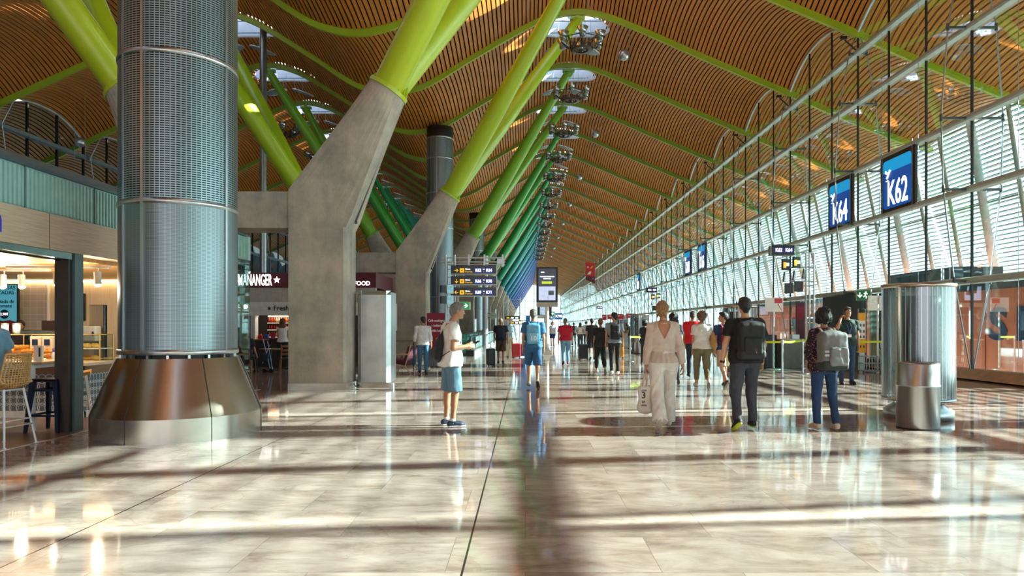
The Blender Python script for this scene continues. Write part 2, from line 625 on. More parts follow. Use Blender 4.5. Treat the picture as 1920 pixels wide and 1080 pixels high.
# ceiling: one bay of bamboo slats under a dark void, with an oval opening under each skylight
APEX = [2.5, VALLEY - 8.15]
SKY_A, SKY_B, SKY_T = 1.75, 1.5, 0.42
XMIN, XMAX = VALLEY - 23.4, VALLEY + 25.4
ceil_root = bpy.data.objects.new('ceiling', None)
C.objects.link(ceil_root)
struct(ceil_root)
def in_sky(x, t):
    for a in APEX:
        if ((x - a) / SKY_A) ** 2 + ((t - SKY_T) * BAY / SKY_B) ** 2 < 1:
            return True
    return False
def bay_mesh():
    b = MB()
    pitch, w, th, ns = 0.185, 0.130, 0.03, 14
    n = int((XMAX - XMIN) / pitch)
    for i in range(n):
        x = XMIN + (i + 0.5) * pitch
        # spans left free by the skylight
        spans = [(0.0, 1.0)]
        for a in APEX:
            k = 1 - ((x - a) / SKY_A) ** 2
            if k > 0:
                hh = SKY_B * math.sqrt(k) / BAY
                spans = [(0.0, SKY_T - hh), (SKY_T + hh, 1.0)]
        for t0, t1 in spans:
            m = ns if t1 - t0 > 0.6 else 6
            vs = []
            for j in range(m + 1):
                t = t0 + (t1 - t0) * j / m
                y = t * BAY
                for dx, dz in ((-w / 2, 0), (w / 2, 0), (w / 2, th), (-w / 2, th)):
                    vs.append((x + dx, y, ceil_z(x + dx, t) + dz))
            fs = []
            for j in range(m):
                for q in range(3):          # underside and the two sides
                    a_, b_ = [(0, 1), (1, 2), (3, 0)][q]
                    fs.append((j * 4 + a_, j * 4 + b_, j * 4 + 4 + b_, j * 4 + 4 + a_))
            b.add(vs, fs, 0, False)
    # the void above
    nx, ny = 160, 26
    vs, fs = [], []
    for i in range(nx + 1):
        x = XMIN + (XMAX - XMIN) * i / nx
        for j in range(ny + 1):
            t = j / ny
            vs.append((x, t * BAY, ceil_z(x, t) + 0.16))
    for i in range(nx):
        for j in range(ny):
            x = XMIN + (XMAX - XMIN) * (i + 0.5) / nx
            if not in_sky(x, (j + 0.5) / ny):
                k = i * (ny + 1) + j
                fs.append((k, k + 1, k + ny + 2, k + ny + 1))
    b.add(vs, fs, 1, True)
    return b
bay0 = bay_mesh().build('ceiling_bay', [SLAT, BACKING], ceil_root, (0, Y0, 0), fixn=False)
for k in range(1, NB):
    c = bay0.copy()
    C.objects.link(c)
    c.location = (0, Y0 + k * BAY, 0)

# skylights over both ridges: white lined oval well, petal shaped panes, two hanging reflector discs
SKYIN = M('skylight_lining', '#E9EDF2', 0.5, 0, 0.03)
def translucent(name, col):
    m = bpy.data.materials.new(name)
    m.use_nodes = True
    n, l = m.node_tree.nodes, m.node_tree.links
    n.clear()
    out = n.new('ShaderNodeOutputMaterial')
    tl = n.new('ShaderNodeBsdfTranslucent')
    tl.inputs[0].default_value = lin(col) + (1,)
    tp = n.new('ShaderNodeBsdfTransparent')
    tp.inputs[0].default_value = lin(col) + (1,)
    mx = n.new('ShaderNodeMixShader')
    nz = n.new('ShaderNodeTexNoise')
    nz.inputs['Scale'].default_value = 1.2
    mr = n.new('ShaderNodeMapRange')
    mr.inputs['To Min'].default_value = 0.4
    mr.inputs['To Max'].default_value = 0.6
    l.new(nz.outputs['Fac'], mr.inputs['Value'])
    l.new(mr.outputs[0], mx.inputs[0])
    l.new(tl.outputs[0], mx.inputs[1])
    l.new(tp.outputs[0], mx.inputs[2])
    l.new(mx.outputs[0], out.inputs[0])
    return m
SKYPANE = translucent('skylight_pane', '#96A2B0')
SKYPET = translucent('skylight_petal', '#5A6A7E')
DISC = M('perforated_disc', '#8E9AA4', 0.5, 0.3, 0.5, 60)
def make_skylight():
    t = thing('skylight', '', 'skylight')
    w = MB()
    n = 40
    vs = []
    zo = 16.27
    for k in range(n):
        g = 2 * PI * k / n
        ex, ey = SKY_A * math.cos(g), SKY_B * math.sin(g)
        zz = roof_z(2.5 + ex) + arch_rise(2.5) * arch(SKY_T + ey / BAY) - zo
        for sc_, dz in ((1.02, -0.05), (0.99, -0.06), (0.97, 0.03), (0.8, 0.9)):
            vs.append((ex * sc_, ey * sc_, zz * (1 if dz < 0.5 else 0.3) + dz + (0.2 if dz > 0.5 else 0)))
    fs = []
    for k in range(n):
        j = (k + 1) % n
        for q in range(3):
            fs.append((k * 4 + q, j * 4 + q, j * 4 + q + 1, k * 4 + q + 1))
    w.add(vs, fs, 0, True)
    w.build('well_lining', SKYIN, t)
    p = MB()
    p.add([(SKY_A * 0.86 * math.cos(2 * PI * k / n), SKY_B * 0.86 * math.sin(2 * PI * k / n), 1.35) for k in range(n)], [tuple(range(n))])
    p.build('pane', SKYPANE, t, fixn=False)
    q = MB()
    for g in (0.3, 1.55, 2.8, 4.05, 5.3):
        cx, cy = 0.72 * math.cos(g), 0.72 * math.sin(g)
        q.add([(cx + 0.62 * math.cos(2 * PI * k / 20) * math.cos(g) - 0.36 * math.sin(2 * PI * k / 20) * math.sin(g),
                cy + 0.62 * math.cos(2 * PI * k / 20) * math.sin(g) + 0.36 * math.sin(2 * PI * k / 20) * math.cos(g), 1.33) for k in range(20)],
              [tuple(range(20))])
    q.build('petal_panel', SKYPET, t, fixn=False)
    for a, b in (((-1.7, -0.2, 0.62), (1.7, -0.2, 0.62)), ((-1.2, 0.9, 0.5), (1.2, 0.9, 0.5))):
        MB().cyl(a, b, 0.03, n=6).build('crossbar', CABLE, t)
    for cx, cy, tilt in ((-0.85, 0.9, -0.25), (0.75, 1.05, 0.3)):
        d = MB()
        d.lathe([(0.001, 0.02), (0.62, 0.02), (0.65, 0.0), (0.62, -0.02), (0.001, -0.02)], 24)
        d.lathe([(0.64, 0.03), (0.68, 0.0), (0.64, -0.03)], 24, mi=1)
        o = d.build('reflector_disc', [DISC, ALU], t, (cx, cy, -0.35))
        o.rotation_euler = (0.12, tilt, 0)
    for cx, cy in ((-0.85, 0.9), (0.75, 1.05)):
        MB().cyl((cx, cy, -0.33), (cx * 0.9, cy * 0.9, 0.9), 0.012, n=5).build('hanger', CABLE, t)
    return t
sky0 = None
def skylights():
    global sky0
    lab = []
    for side, ax, n in (('right', APEX[0], 18), ('left', APEX[1], 12)):
        for k in range(n):
            y = Y0 + (k + NBACK + 3 + SKY_T) * BAY
            if side == 'right':
                l = 'oval white skylight, %s from the camera along the ridge above the walkway' % ordn(k)
            else:
                l = 'oval white skylight, %s from the camera along the far ridge over the cafes' % ordn(k)
            if sky0 is None:
                sky0 = make_skylight()
                o = sky0
            else:
                o = copy_tree(sky0)
            o['label'] = l
            o['group'] = 'oval skylights along the ridges'
            o.location = (ax, y, 16.27)
skylights()

# ribs: deep steel strips that follow the wave, painted yellow-green to blue
def make_rib_mesh():
    b = MB()
    w, up, dn = 0.075, 0.05, -0.23
    vs = []
    n = 110
    for i in range(n + 1):
        x = XMIN + (XMAX - XMIN) * i / n
        z = roof_z(x)
        for dy, dz in ((-w, dn), (w, dn), (w, up), (-w, up)):
            vs.append((x, dy, z + dz))
    fs = []
    for i in range(n):
        for q in range(4):
            r = (q + 1) % 4
            fs.append((i * 4 + q, i * 4 + r, i * 4 + 4 + r, i * 4 + 4 + q))
    b.add(vs, fs, 0, False)
    return b
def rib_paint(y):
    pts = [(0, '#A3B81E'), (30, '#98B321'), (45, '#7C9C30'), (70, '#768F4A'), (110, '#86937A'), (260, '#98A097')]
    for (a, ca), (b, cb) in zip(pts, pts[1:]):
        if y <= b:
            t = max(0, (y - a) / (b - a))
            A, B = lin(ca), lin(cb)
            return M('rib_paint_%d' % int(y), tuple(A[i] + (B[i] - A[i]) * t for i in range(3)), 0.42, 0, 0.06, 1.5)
rib_src = None
rib_fit = None
for k in range(NBACK - 1, NB + 1):
    y = Y0 + k * BAY
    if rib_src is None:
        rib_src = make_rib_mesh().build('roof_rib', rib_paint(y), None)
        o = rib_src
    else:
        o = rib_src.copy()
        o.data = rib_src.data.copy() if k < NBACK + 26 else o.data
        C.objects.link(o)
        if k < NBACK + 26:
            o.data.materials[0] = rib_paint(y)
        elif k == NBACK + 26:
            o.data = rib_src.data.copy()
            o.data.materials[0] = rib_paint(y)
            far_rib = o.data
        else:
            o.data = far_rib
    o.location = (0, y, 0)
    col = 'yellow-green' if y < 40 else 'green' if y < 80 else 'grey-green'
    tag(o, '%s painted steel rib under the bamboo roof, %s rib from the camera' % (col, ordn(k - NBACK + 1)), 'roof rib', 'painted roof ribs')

# column frames: two concrete legs joined by a beam, each leg leaning out to a pair of tapered struts
XC = VALLEY
def loft(sections):
    n = len(sections[0])
    vs = [p for s in sections for p in s]
    fs = []
    for i in range(len(sections) - 1):
        for j in range(n):
            k = (j + 1) % n
            fs.append((i * n + j, i * n + k, (i + 1) * n + k, (i + 1) * n + j))
    fs.append(tuple(range(n - 1, -1, -1)))
    fs.append(tuple(range((len(sections) - 1) * n, len(sections) * n)))
    return vs, fs
def make_column(idx):
    yc = 15.7 + 13 * idx
    t = thing('column_frame', '', 'column', (XC, yc, 0))
    pm = paint(yc)
    for s in (1, -1):
        # leg: front and back halves with a groove between
        x0, x1 = 0.90, 2.22
        leg = MB()
        for ya, yb in ((0.0, 0.42), (0.50, 0.92)):
            c = 0.06
            leg.prism([(s * x0, ya), (s * (x1 - c), ya), (s * x1, ya + c), (s * x1, yb), (s * x0, yb)], 0.16, 3.76, axis=2)
        leg.mm((min(s * x0, s * (x1 - 0.1)), 0.4, 0.16), (max(s * x0, s * (x1 - 0.1)), 0.52, 3.76))
        lg = leg.build('leg', CONC, t)
        pl = MB()
        pl.mm((min(s * x0, s * x1) - 0.01, -0.012, 0), (max(s * x0, s * x1) + 0.01, 0.94, 0.16))
        pl.build('plinth', STEEL_W, lg)
        # leaning arm, from the rectangular head of the leg to a round collar
        top = Vector((s * 3.09, 0.46, 7.04))
        axis = Vector((s * 0.53, 0, 0.85)).normalized()
        side = Vector((s * axis.z, 0, -s * s * abs(axis.x))).normalized()
        N = 32
        rect0 = [(s * x0, 0.0, 3.76), (s * x1, 0.0, 3.76), (s * x1, 0.92, 3.76), (s * x0, 0.92, 3.76)]
        rect1 = [(s * x0, 0.0, 4.62), (s * 2.33, 0.0, 3.98), (s * 2.33, 0.92, 3.98), (s * x0, 0.92, 4.62)]
        def ring_rect(r):
            out = []
            for j in range(N):
                q = j / N * 4
                k = int(q) % 4
                f_ = q - int(q)
                a, b = Vector(r[k]), Vector(r[(k + 1) % 4])
                out.append(a + (b - a) * f_)
            return out
        def ring_circ(c, rad):
            out = []
            for j in range(N):
                g = 2 * PI * (j / N) - 3 * PI / 4
                # start at the inner front corner, run along the front
                out.append(c + side * math.cos(g) * rad + Vector((0, 1, 0)) * math.sin(g) * rad)
            return out
        A = ring_rect(rect1)
        Bc = ring_circ(top, 0.47)
        secs = [ring_rect(rect0), A]
        for f_ in (0.5, 0.9, 1.0):
            secs.append([A[j] + (Bc[j] - A[j]) * f_ for j in range(N)])
        vs, fs = loft(secs)
        arm = MB()
        arm.add(vs, fs, 0, False)
        ar = arm.build('arm', CONC, t)
        gr = MB()
        gr.tube([Vector((s * 2.345, 0.46, 3.9)), Vector((s * 2.345, 0.46, 3.99)), top + side * 0.46 - axis * 0.35], 0.035, 6)
        gr.build('joint', M('joint_shadow_gap', '#54524C', 0.9), ar)
        fl_ = MB()
        fl_.cyl(top - axis * 0.02, top + axis * 0.07, 0.50, n=32)
        for q in range(16):
            g = 2 * PI * q / 16
            d = side * math.cos(g) + Vector((0, 1, 0)) * math.sin(g)
            p = top + axis * 0.07
            vs = [p + d * 0.49 + d.cross(axis) * 0.012, p + d * 0.36 + d.cross(axis) * 0.012, p + d * 0.37 + axis * 0.26 + d.cross(axis) * 0.012,
                  p + d * 0.49 - d.cross(axis) * 0.012, p + d * 0.36 - d.cross(axis) * 0.012, p + d * 0.37 + axis * 0.26 - d.cross(axis) * 0.012]
            fl_.add(vs, [(0, 1, 2), (3, 5, 4), (0, 2, 5, 3), (1, 4, 5, 2), (0, 3, 4, 1)])
        fl_.build('collar', pm, ar)
        for dy in (-1, 1):
            tip = Vector((8.78 if s > 0 else -8.08, dy * 3.25, 15.78))
            base = top + Vector((0, dy * 0.08, 0)) + axis * 0.02
            w = (tip - base)
            st = MB()
            r0, r1 = 0.375, 0.215
            st.cyl(base, base + w * 0.35, r0, 0.375, n=28)
            st.cyl(base + w * 0.35, tip, 0.375, r1, n=28, cap=True)
            so = st.build('strut', pm, t)
            hd = MB()
            hd.mm((tip.x - 0.34, tip.y - 0.16, 15.80), (tip.x + 0.34, tip.y + 0.16, 15.93))
            hd.cyl((tip.x, tip.y - 0.12, 15.74), (tip.x, tip.y + 0.12, 15.74), 0.25, n=16)
            hd.build('pin_head', pm, so)
    bm_ = MB()
    bm_.mm((-0.90, 0.03, 3.74), (0.90, 0.89, 4.58))
    bm_.build('beam', CONC, t)
    return t
col_names = ['nearest', 'second', 'third', 'fourth', 'fifth', 'sixth', 'seventh', 'eighth', 'ninth', 'tenth', 'eleventh', 'twelfth', 'thirteenth',
             'fourteenth', 'fifteenth', 'sixteenth', 'seventeenth']
for k in range(17):
    o = make_column(k)
    yc = 15.7 + 13 * k
    col = 'yellow-green' if yc < 35 else 'green' if yc < 70 else 'teal' if yc < 110 else 'blue'
    o['label'] = '%s concrete column frame down the hall, forking into %s struts' % (col_names[k], col)
    o['group'] = 'forked column frames'

# ---------------------------------------------------------------- glazed facade on the right, bay by bay
RAILM = M('rail_grey', '#A7ADA6', 0.45, 0.3, 0.08)
def facade_z_top(t):
    return ceil_z(XF, t)
def make_window():
    w = bpy.data.objects.new('window_1', None)
    C.objects.link(w)
    struct(w)
    nm = 3
    g = MB()
    n = 24
    vs = []
    for j in range(n + 1):
        t = j / n
        vs += [(0, t * BAY, 0.25), (0, t * BAY, facade_z_top(t) + 0.1)]
    g.add(vs, [(2 * j, 2 * j + 2, 2 * j + 3, 2 * j + 1) for j in range(n)], 0, False)
    g.build('pane', GLASS, w, fixn=False)
    for i in range(nm):
        y = i * BAY / nm
        m = MB()
        zt = facade_z_top(i / nm) + 0.05
        m.mm((-0.03, y - 0.022, 0.2), (0.03, y + 0.022, zt))
        m.build('mullion', MULL, w)
        if i:
            c = MB()
            c.cyl((-0.12, y + 0.22, 0.3), (-0.12, y + 0.22, 11.6), 0.007, n=5)
            c.build('cable', CABLE, w)
    for z in RAILS:
        r = MB()
        r.prism([(-0.19, z - 0.05), (-0.16, z - 0.10), (0.02, z - 0.12), (0.10, z - 0.06), (0.10, z + 0.05), (0.0, z + 0.09), (-0.16, z + 0.05)], 0, BAY)
        # prism axis is y already: polygon in x, z
        r.build('rail', RAILM, w)
    # arch frame of the lunette
    a = MB()
    a.tube([(-0.02, t * BAY, facade_z_top(t) - 0.02) for t in [j / 30 for j in range(31)]], 0.055, 8)
    a.build('arch_frame', ALU, w)
    # cable truss on the rib line: rods inside and outside, outriggers on the rails
    prof = [(0.3, 0.05), (2.76, 0.5), (5.31, 0.8), (7.29, 0.86), (9.80, 0.67), (11.66, 0.32), (12.35, 0.05)]
    tr = MB()
    for s in (-1, 1):
        tr.tube([(s * o_, 0, z) for z, o_ in prof], 0.022, 6)
    tr.build('truss_rod', CABLE, w)
    og = MB()
    for z, o_ in prof[1:-1]:
        og.mm((-o_, -0.04, z - 0.07), (o_, 0.04, z - 0.01))
        og.cyl((-o_, 0, z - 0.12), (-o_, 0, z + 0.08), 0.04, n=8)
        og.cyl((o_, 0, z - 0.12), (o_, 0, z + 0.08), 0.04, n=8)
    og.build('outrigger', M('outrigger_grey', '#4C5454', 0.45, 0.4), w)
    br = MB()
    br.tube([(0, 0.0, 11.7), (-0.5, 0.0, 12.15)], 0.03, 6)
    br.mm((-0.65, -0.05, 12.18), (-0.42, 0.05, 12.28))
    br.build('rib_bracket', DARK, w)
    return w
win0 = make_window()
win0.location = (XF, Y0, 0)
for k in range(1, NB):
    c = copy_tree(win0, loc=(XF, Y0 + k * BAY, 0))
    c.name = 'window_%d' % (k + 1)

# stone kerb along the glass
kb = MB()
kb.prism([(XF - 0.12, 0.0), (XF - 0.35, 0.04), (XF - 0.12, 0.30), (XF + 0.2, 0.30), (XF + 0.2, 0.0)], Y0, YEND)
struct(kb.build('baseboard_right', M('brown_stone_kerb', '#A58668', 0.35, 0, 0.2, 4, spec=0.6)))

# outside the glass: leaning louvre screen on white struts under the roof overhang
LOUV = M('louvre_blade', '#64807F', 0.4, 0.2, 0.05)
LSTR = M('louvre_strut', '#DDE6EA', 0.45)
LTOP, LBOT = (18.4, 9.9), (20.6, 3.4)
def make_louvre():
    w = bpy.data.objects.new('trim_1', None)
    C.objects.link(w)
    struct(w)
    b = MB()
    n = 36
    for i in range(n):
        f_ = (i + 0.5) / n
        x = LTOP[0] + (LBOT[0] - LTOP[0]) * f_
        z = LTOP[1] + (LBOT[1] - LTOP[1]) * f_
        b.box((x, BAY / 2 + 0.67, z), (0.20, BAY - 0.45, 0.03))
    b.build('louvre', LOUV, w)
    for i in range(3):
        y = (i + 0.5) * BAY / 3
        s = MB()
        s.cyl((LTOP[0] - 0.2, y - 0.75, LTOP[1] + 0.2), (LBOT[0] - 0.2, y + 0.75, LBOT[1] - 0.4), 0.09 if i != 1 else 0.19, n=10)
        s.build('strut', LSTR if i == 1 else RAILM, w)
    h = MB()
    for f_ in (0.02, 0.5, 0.98):
        x = LTOP[0] + (LBOT[0] - LTOP[0]) * f_ - 0.12
        z = LTOP[1] + (LBOT[1] - LTOP[1]) * f_
        h.cyl((x, 0, z), (x, BAY, z), 0.035, n=8)
    h.build('purlin', RAILM, w)
    return w
lou0 = make_louvre()
lou0.location = (0, Y0, 0)
for k in range(1, NB - 4):
    c = copy_tree(lou0, loc=(0, Y0 + k * BAY, 0))
    c.name = 'trim_%d' % (k + 1)

# apron outside, far end glazing
ap = MB()
ap.mm((XF + 0.6, Y0 - 60, -4.3), (400, YEND + 260, -4.0))
ap.mm((-300, YEND + 0.5, -4.3), (XF + 0.6, YEND + 260, -4.0))
struct(ap.build('ground_outside', M('apron_concrete', '#B9B6AE', 0.8, 0, 0.1, 0.2)))
ew = bpy.data.objects.new('window_end', None)
C.objects.link(ew)
struct(ew)
ew.location = (0, YEND, 0)
g = MB()
g.quad((XL, 0, 0), (XF, 0, 0), (XF, 0, 17), (XL, 0, 17))
g.build('pane', GLASS, ew, fixn=False)
g = MB()
for i in range(13):
    x = XL + (XF - XL) * i / 12
    g.mm((x - 0.1, -0.1, 0), (x + 0.1, 0.1, ceil_z(x, 0)))
for z in (2.8, 5.3, 7.9, 10.4, 12.9):
    g.mm((XL, -0.08, z - 0.06), (XF, 0.08, z + 0.06))
g.build('frame', RAILM, ew)

# far left facade: dark glazing with rails, cables and arched tops
lf = bpy.data.objects.new('window_left', None)
C.objects.link(lf)
struct(lf)
def make_left():
    w = bpy.data.objects.new('window_left_bay', None)
    C.objects.link(w)
    struct(w)
    g = MB()
    n = 20
    vs = []
    for j in range(n + 1):
        t = j / n
        vs += [(0, t * BAY, 0.0), (0, t * BAY, ceil_z(XL, t) + 0.1)]
    g.add(vs, [(2 * j, 2 * j + 2, 2 * j + 3, 2 * j + 1) for j in range(n)])
    g.build('pane', GLASSD, w, fixn=False)
    for i in range(3):
        m = MB()
        y = i * BAY / 3
        m.mm((-0.06, y - 0.04, 0), (0.06, y + 0.04, ceil_z(XL, i / 3) + 0.05))
        m.build('mullion', MULL, w)
    for z in (2.8, 5.3, 8.1, 10.95):
        r = MB()
        r.mm((0.0, 0, z - 0.09), (0.3, BAY, z + 0.09))
        r.build('rail', M('left_rail_grey', '#7D8A90', 0.4, 0.4), w)
    a = MB()
    a.tube([(0.03, t * BAY, ceil_z(XL, t) - 0.02) for t in [j / 24 for j in range(25)]], 0.06, 8)
    a.build('arch_frame', ALU, w)
    tr = MB()
    tr.tube([(o_, 0, z) for z, o_ in ((0.3, 0.1), (2.8, 0.5), (5.3, 0.85), (8.1, 0.8), (10.95, 0.4), (12.1, 1.0))], 0.025, 6)
    tr.box((0.35, 0, 10.95), (0.14, 0.3, 0.34))
    tr.build('truss_rod', CABLE, w)
    return w
l0 = make_left()
l0.location = (XL, Y0 + (NBACK - 1) * BAY, 0)
l0.parent = lf
for k in range(NBACK, NB):
    copy_tree(l0, loc=(XL, Y0 + k * BAY, 0), parent=lf)
# added dark wall outside the left glass, blocks light from that side
nb = MB()
nb.mm((XL - 7.5, Y0, -4), (XL - 6.9, YEND, 16))
for k in range(20):
    nb.mm((XL - 6.9, Y0 + k * 14 + 2, 1.0), (XL - 6.8, Y0 + k * 14 + 9, 3.2), 1)
struct(nb.build('added_wall_left', [M('added_wall_dark', '#2A2D2E', 0.7), M('added_wall_band', '#9FB0B4', 0.5)]))

# added mast, out of view beyond the near glass, casts a dark floor band
t = thing('added_shade_mast', 'thick grey added shadow-casting mast outside the glass near the camera', 'mast', (22.0, 11.35, -4.0))
MB().cyl((0, 0, 0), (0, 0, 22), 0.36, 0.30, n=16).build('shaft', RAILM, t)
MB().mm((-0.4, -1.2, 21.6), (0.4, 1.2, 22.2)).build('mast_head', DARK, t)
# ---------------------------------------------------------------- air columns in the column line
def perforated(name, pitch_h, dark, bright, hfac):
    """steel sheet pierced in rows (pattern in metres along the turn and the height)"""
    m = bpy.data.materials.new(name)
    m.use_nodes = True
    n, l = m.node_tree.nodes, m.node_tree.links
    b = n['Principled BSDF']
    tc = n.new('ShaderNodeTexCoord')
    sp = n.new('ShaderNodeSeparateXYZ')
    l.new(tc.outputs['Object'], sp.inputs[0])
    def mth(op, a, bb=None):
        k = n.new('ShaderNodeMath'); k.operation = op
        for i, x in enumerate((a, bb)):
            if x is None:
                continue
            if isinstance(x, (int, float)):
                k.inputs[i].default_value = x
            else:
                l.new(x, k.inputs[i])
        return k.outputs[0]
    ang = mth('MULTIPLY', mth('ARCTAN2', sp.outputs['Y'], sp.outputs['X']), 0.74)
    h = mth('GREATER_THAN', mth('FRACT', mth('ADD', mth('DIVIDE', sp.outputs['Z'], pitch_h), 100.0)), hfac)
    v = mth('LESS_THAN', mth('FRACT', mth('ADD', mth('DIVIDE', ang, 0.062), 100.0)), 0.16)
    w = mth('MAXIMUM', h, v)
    nz = n.new('ShaderNodeTexNoise')
    nz.inputs['Scale'].default_value = 2.0
    l.new(tc.outputs['Object'], nz.inputs['Vector'])
    mx = n.new('ShaderNodeMix'); mx.data_type = 'RGBA'
    l.new(w, mx.inputs[0])
    mx.inputs[6].default_value = lin(dark) + (1,)
    mx.inputs[7].default_value = lin(bright) + (1,)
    l.new(mx.outputs[2], b.inputs['Base Color'])
    b.inputs['Metallic'].default_value = 0.85
    mr = n.new('ShaderNodeMapRange')
    mr.inputs['To Min'].default_value = 0.3
    mr.inputs['To Max'].default_value = 0.42
    l.new(nz.outputs['Fac'], mr.inputs['Value'])
    l.new(mr.outputs[0], b.inputs['Roughness'])
    return m
PERF = perforated('pierced_sheet', 0.03, '#1B2327', '#94A4AA', 0.5)
FINE = perforated('fine_grille_sheet', 0.012, '#555E62', '#8E999D', 0.4)
CAPD = M('column_cap_dark', '#2B2B2C', 0.5, 0.4)
def make_air_column():
    t = thing('air_column', '', 'column')
    r = 0.745
    sk = MB()
    sk.lathe([(1.07, 0.305), (0.775, 1.05)], 64)
    sk.lathe([(0.775, 1.05), (0.70, 1.05)], 64)
    sk.lathe([(1.07, 0.0), (1.07, 0.305)], 64)
    so = sk.build('skirt', STEEL_W, t)
    for g in (-1.71, -0.75, 0.2, 1.2, 2.2, 3.3):
        s = MB()
        c, n_ = math.cos(g), math.sin(g)
        s.tube([(1.0715 * c, 1.0715 * n_, 0.0), (1.0715 * c, 1.0715 * n_, 0.31), (0.777 * c, 0.777 * n_, 1.05)], 0.005, 5)
        s.build('seam', BLACK, so)
    MB().cyl((0, 0, 1.0), (0, 0, 1.16), 0.66, n=40).build('core', DARK, t)
    for q in range(18):
        g = 2 * PI * q / 18 + 0.1
        MB().box((0.70 * math.cos(g), 0.70 * math.sin(g), 1.09), (0.05, 0.03, 0.1), rz=g).build('spacer', STEEL, t)
    z0 = 1.13
    zs = [z0, 3.09, 5.03, 6.97, 8.91, 10.85, 12.0]
    for i in range(len(zs) - 1):
        b = MB()
        b.lathe([(r, zs[i] + 0.03), (r, zs[i + 1] - 0.03)], 72)
        b.build('sheet_panel', FINE if i == 0 else PERF, t)
    for z in zs:
        MB().lathe([(r - 0.04, z - 0.035), (r + 0.012, z - 0.035), (r + 0.018, z), (r + 0.012, z + 0.035), (r - 0.04, z + 0.035)], 72).build('band', STEEL, t)
    for g in (-1.72, -0.25, 0.9, 2.0, 3.1, 4.1):
        b = MB()
        c, n_ = math.cos(g), math.sin(g)
        b.box((r * c, r * n_, (zs[0] + zs[-1]) / 2), (0.03, 0.035, zs[-1] - zs[0]), rz=g)
        b.build('cover_strip', STEEL, t)
    MB().lathe([(r, 12.0), (r, 12.62), (0.0, 12.62)], 48).build('cap', CAPD, t)
    return t
ac0 = make_air_column()
ac0.location = (-4.81, 9.5, 0)
ac0['label'] = 'huge round steel air column in front, with flared skirt at its foot'
ac0['group'] = 'tall steel air columns'
for y, l in ((38.5, 'tall dark capped air column rising behind the second concrete column'),
             (67.5, 'dark capped air column behind the third concrete column'),
             (96.5, 'most distant of the tall round air columns')):
    copy_tree(ac0, l, (-4.81, y, 0))

# ---------------------------------------------------------------- low air outlets with grille, bins
GRILLE = glass('outlet_sheet', '#B9BDB9', 0.45, 0.18)
def make_outlet():
    t = thing('air_outlet', '', 'air outlet')
    MB().lathe([(0.0, 0.0), (0.50, 0.0), (0.50, 0.14), (0.36, 0.23), (0.36, 0.30), (0.0, 0.30)], 40).build('foot', STEEL, t)
    MB().lathe([(0.30, 0.28), (0.30, 1.72), (0.33, 1.74), (0.33, 1.95), (0.0, 1.95)], 40).build('core', M('outlet_core', '#28332F', 0.5, 0.3, 0.2), t)
    MB().lathe([(0.52, 0.29), (0.52, 2.10)], 56).build('grille_sheet', GRILLE, t)
    bars = MB()
    for q in range(44):
        g = 2 * PI * q / 44
        bars.box((0.515 * math.cos(g), 0.515 * math.sin(g), 1.2), (0.012, 0.01, 1.82), rz=g)
    bars.build('grille', STEEL, t)
    MB().lathe([(0.47, 2.08), (0.535, 2.08), (0.54, 2.11), (0.535, 2.14), (0.47, 2.15), (0.0, 2.15)], 48).build('top_rim', STEEL_W, t)
    MB().lathe([(0.47, 0.30), (0.53, 0.30), (0.53, 0.34), (0.47, 0.34)], 48).build('lower_rim', STEEL, t)
    return t
out0 = make_outlet()
out0.location = (6.30, 10.95, 0)
out0['label'] = 'waist-thick glazed steel air outlet just behind the round bin'
out0['group'] = 'low steel air outlets'
for x, y, l in ((7.05, 22.4, 'round steel air outlet standing behind the man in the black T-shirt'),
                (6.33, 37.8, 'round air outlet beyond the woman in white, with a bin before it'),
                (7.1, 50.0, 'round air outlet before the small red desk signs'),
                (-5.75, 33.2, 'grey round air outlet behind the maroon armchair'),
                (-4.8, 60.0, 'grey round air outlet left of the wall clock')):
    copy_tree(out0, l, (x, y, 0))
def make_bin():
    t = thing('litter_bin', '', 'bin')
    MB().lathe([(0.0, 0.0), (0.272, 0.0), (0.28, 0.015), (0.28, 0.60), (0.287, 0.605), (0.287, 0.63), (0.28, 0.635), (0.28, 0.93), (0.27, 0.945),
                (0.2, 0.945), (0.19, 0.8), (0.0, 0.8)], 48).build('body', STEEL, t)
    MB().lathe([(0.282, 0.0), (0.282, 0.02)], 40).build('foot_ring', DARK, t)
    MB().lathe([(0.19, 0.94), (0.20, 0.952), (0.27, 0.952), (0.28, 0.94)], 40).build('rim', STEEL_W, t)
    return t
bin0 = make_bin()
bin0.location = (5.68, 9.88, 0)
bin0['label'] = 'brushed steel round litter bin standing nearest, at right'
bin0['group'] = 'round steel litter bins'
copy_tree(bin0, 'small distant steel litter bin before the air outlet beyond the woman in white', (6.05, 37.0, 0))

# ---------------------------------------------------------------- steel service cabinet by the first column
t = thing('service_cabinet', 'tall brushed steel cabinet with framed front beside the first concrete column', 'cabinet', (-3.62, 16.4, 0))
b = MB()
b.mm((-0.40, 0.06, 0.12), (0.36, 0.8, 2.30))
b.build('body', STEEL, t)
fr = MB()
for s, a in ((-1, -0.42), (1, 0.38)):
    fr.prism([(a, 0.06), (a - s * 0.10, -0.02), (a - s * 0.10, 0.06)], 0.12, 2.33, axis=2)
fr.build('front_frame', M('cabinet_frame', '#C9CCCB', 0.35, 0.8), t)
MB().prism([(0.06, 2.33), (-0.02, 2.23), (0.06, 2.23)], -0.42, 0.38, axis=0).build('top_bevel', STEEL_W, t)
MB().mm((-0.32, -0.015, 0.13), (0.28, 0.05, 2.23)).build('door', M('cabinet_door', '#ADB1AF', 0.38, 0.9, 0.2, 2), t)
MB().mm((-0.36, 0.0, 0.0), (0.34, 0.7, 0.12)).build('plinth', STEEL_W, t)
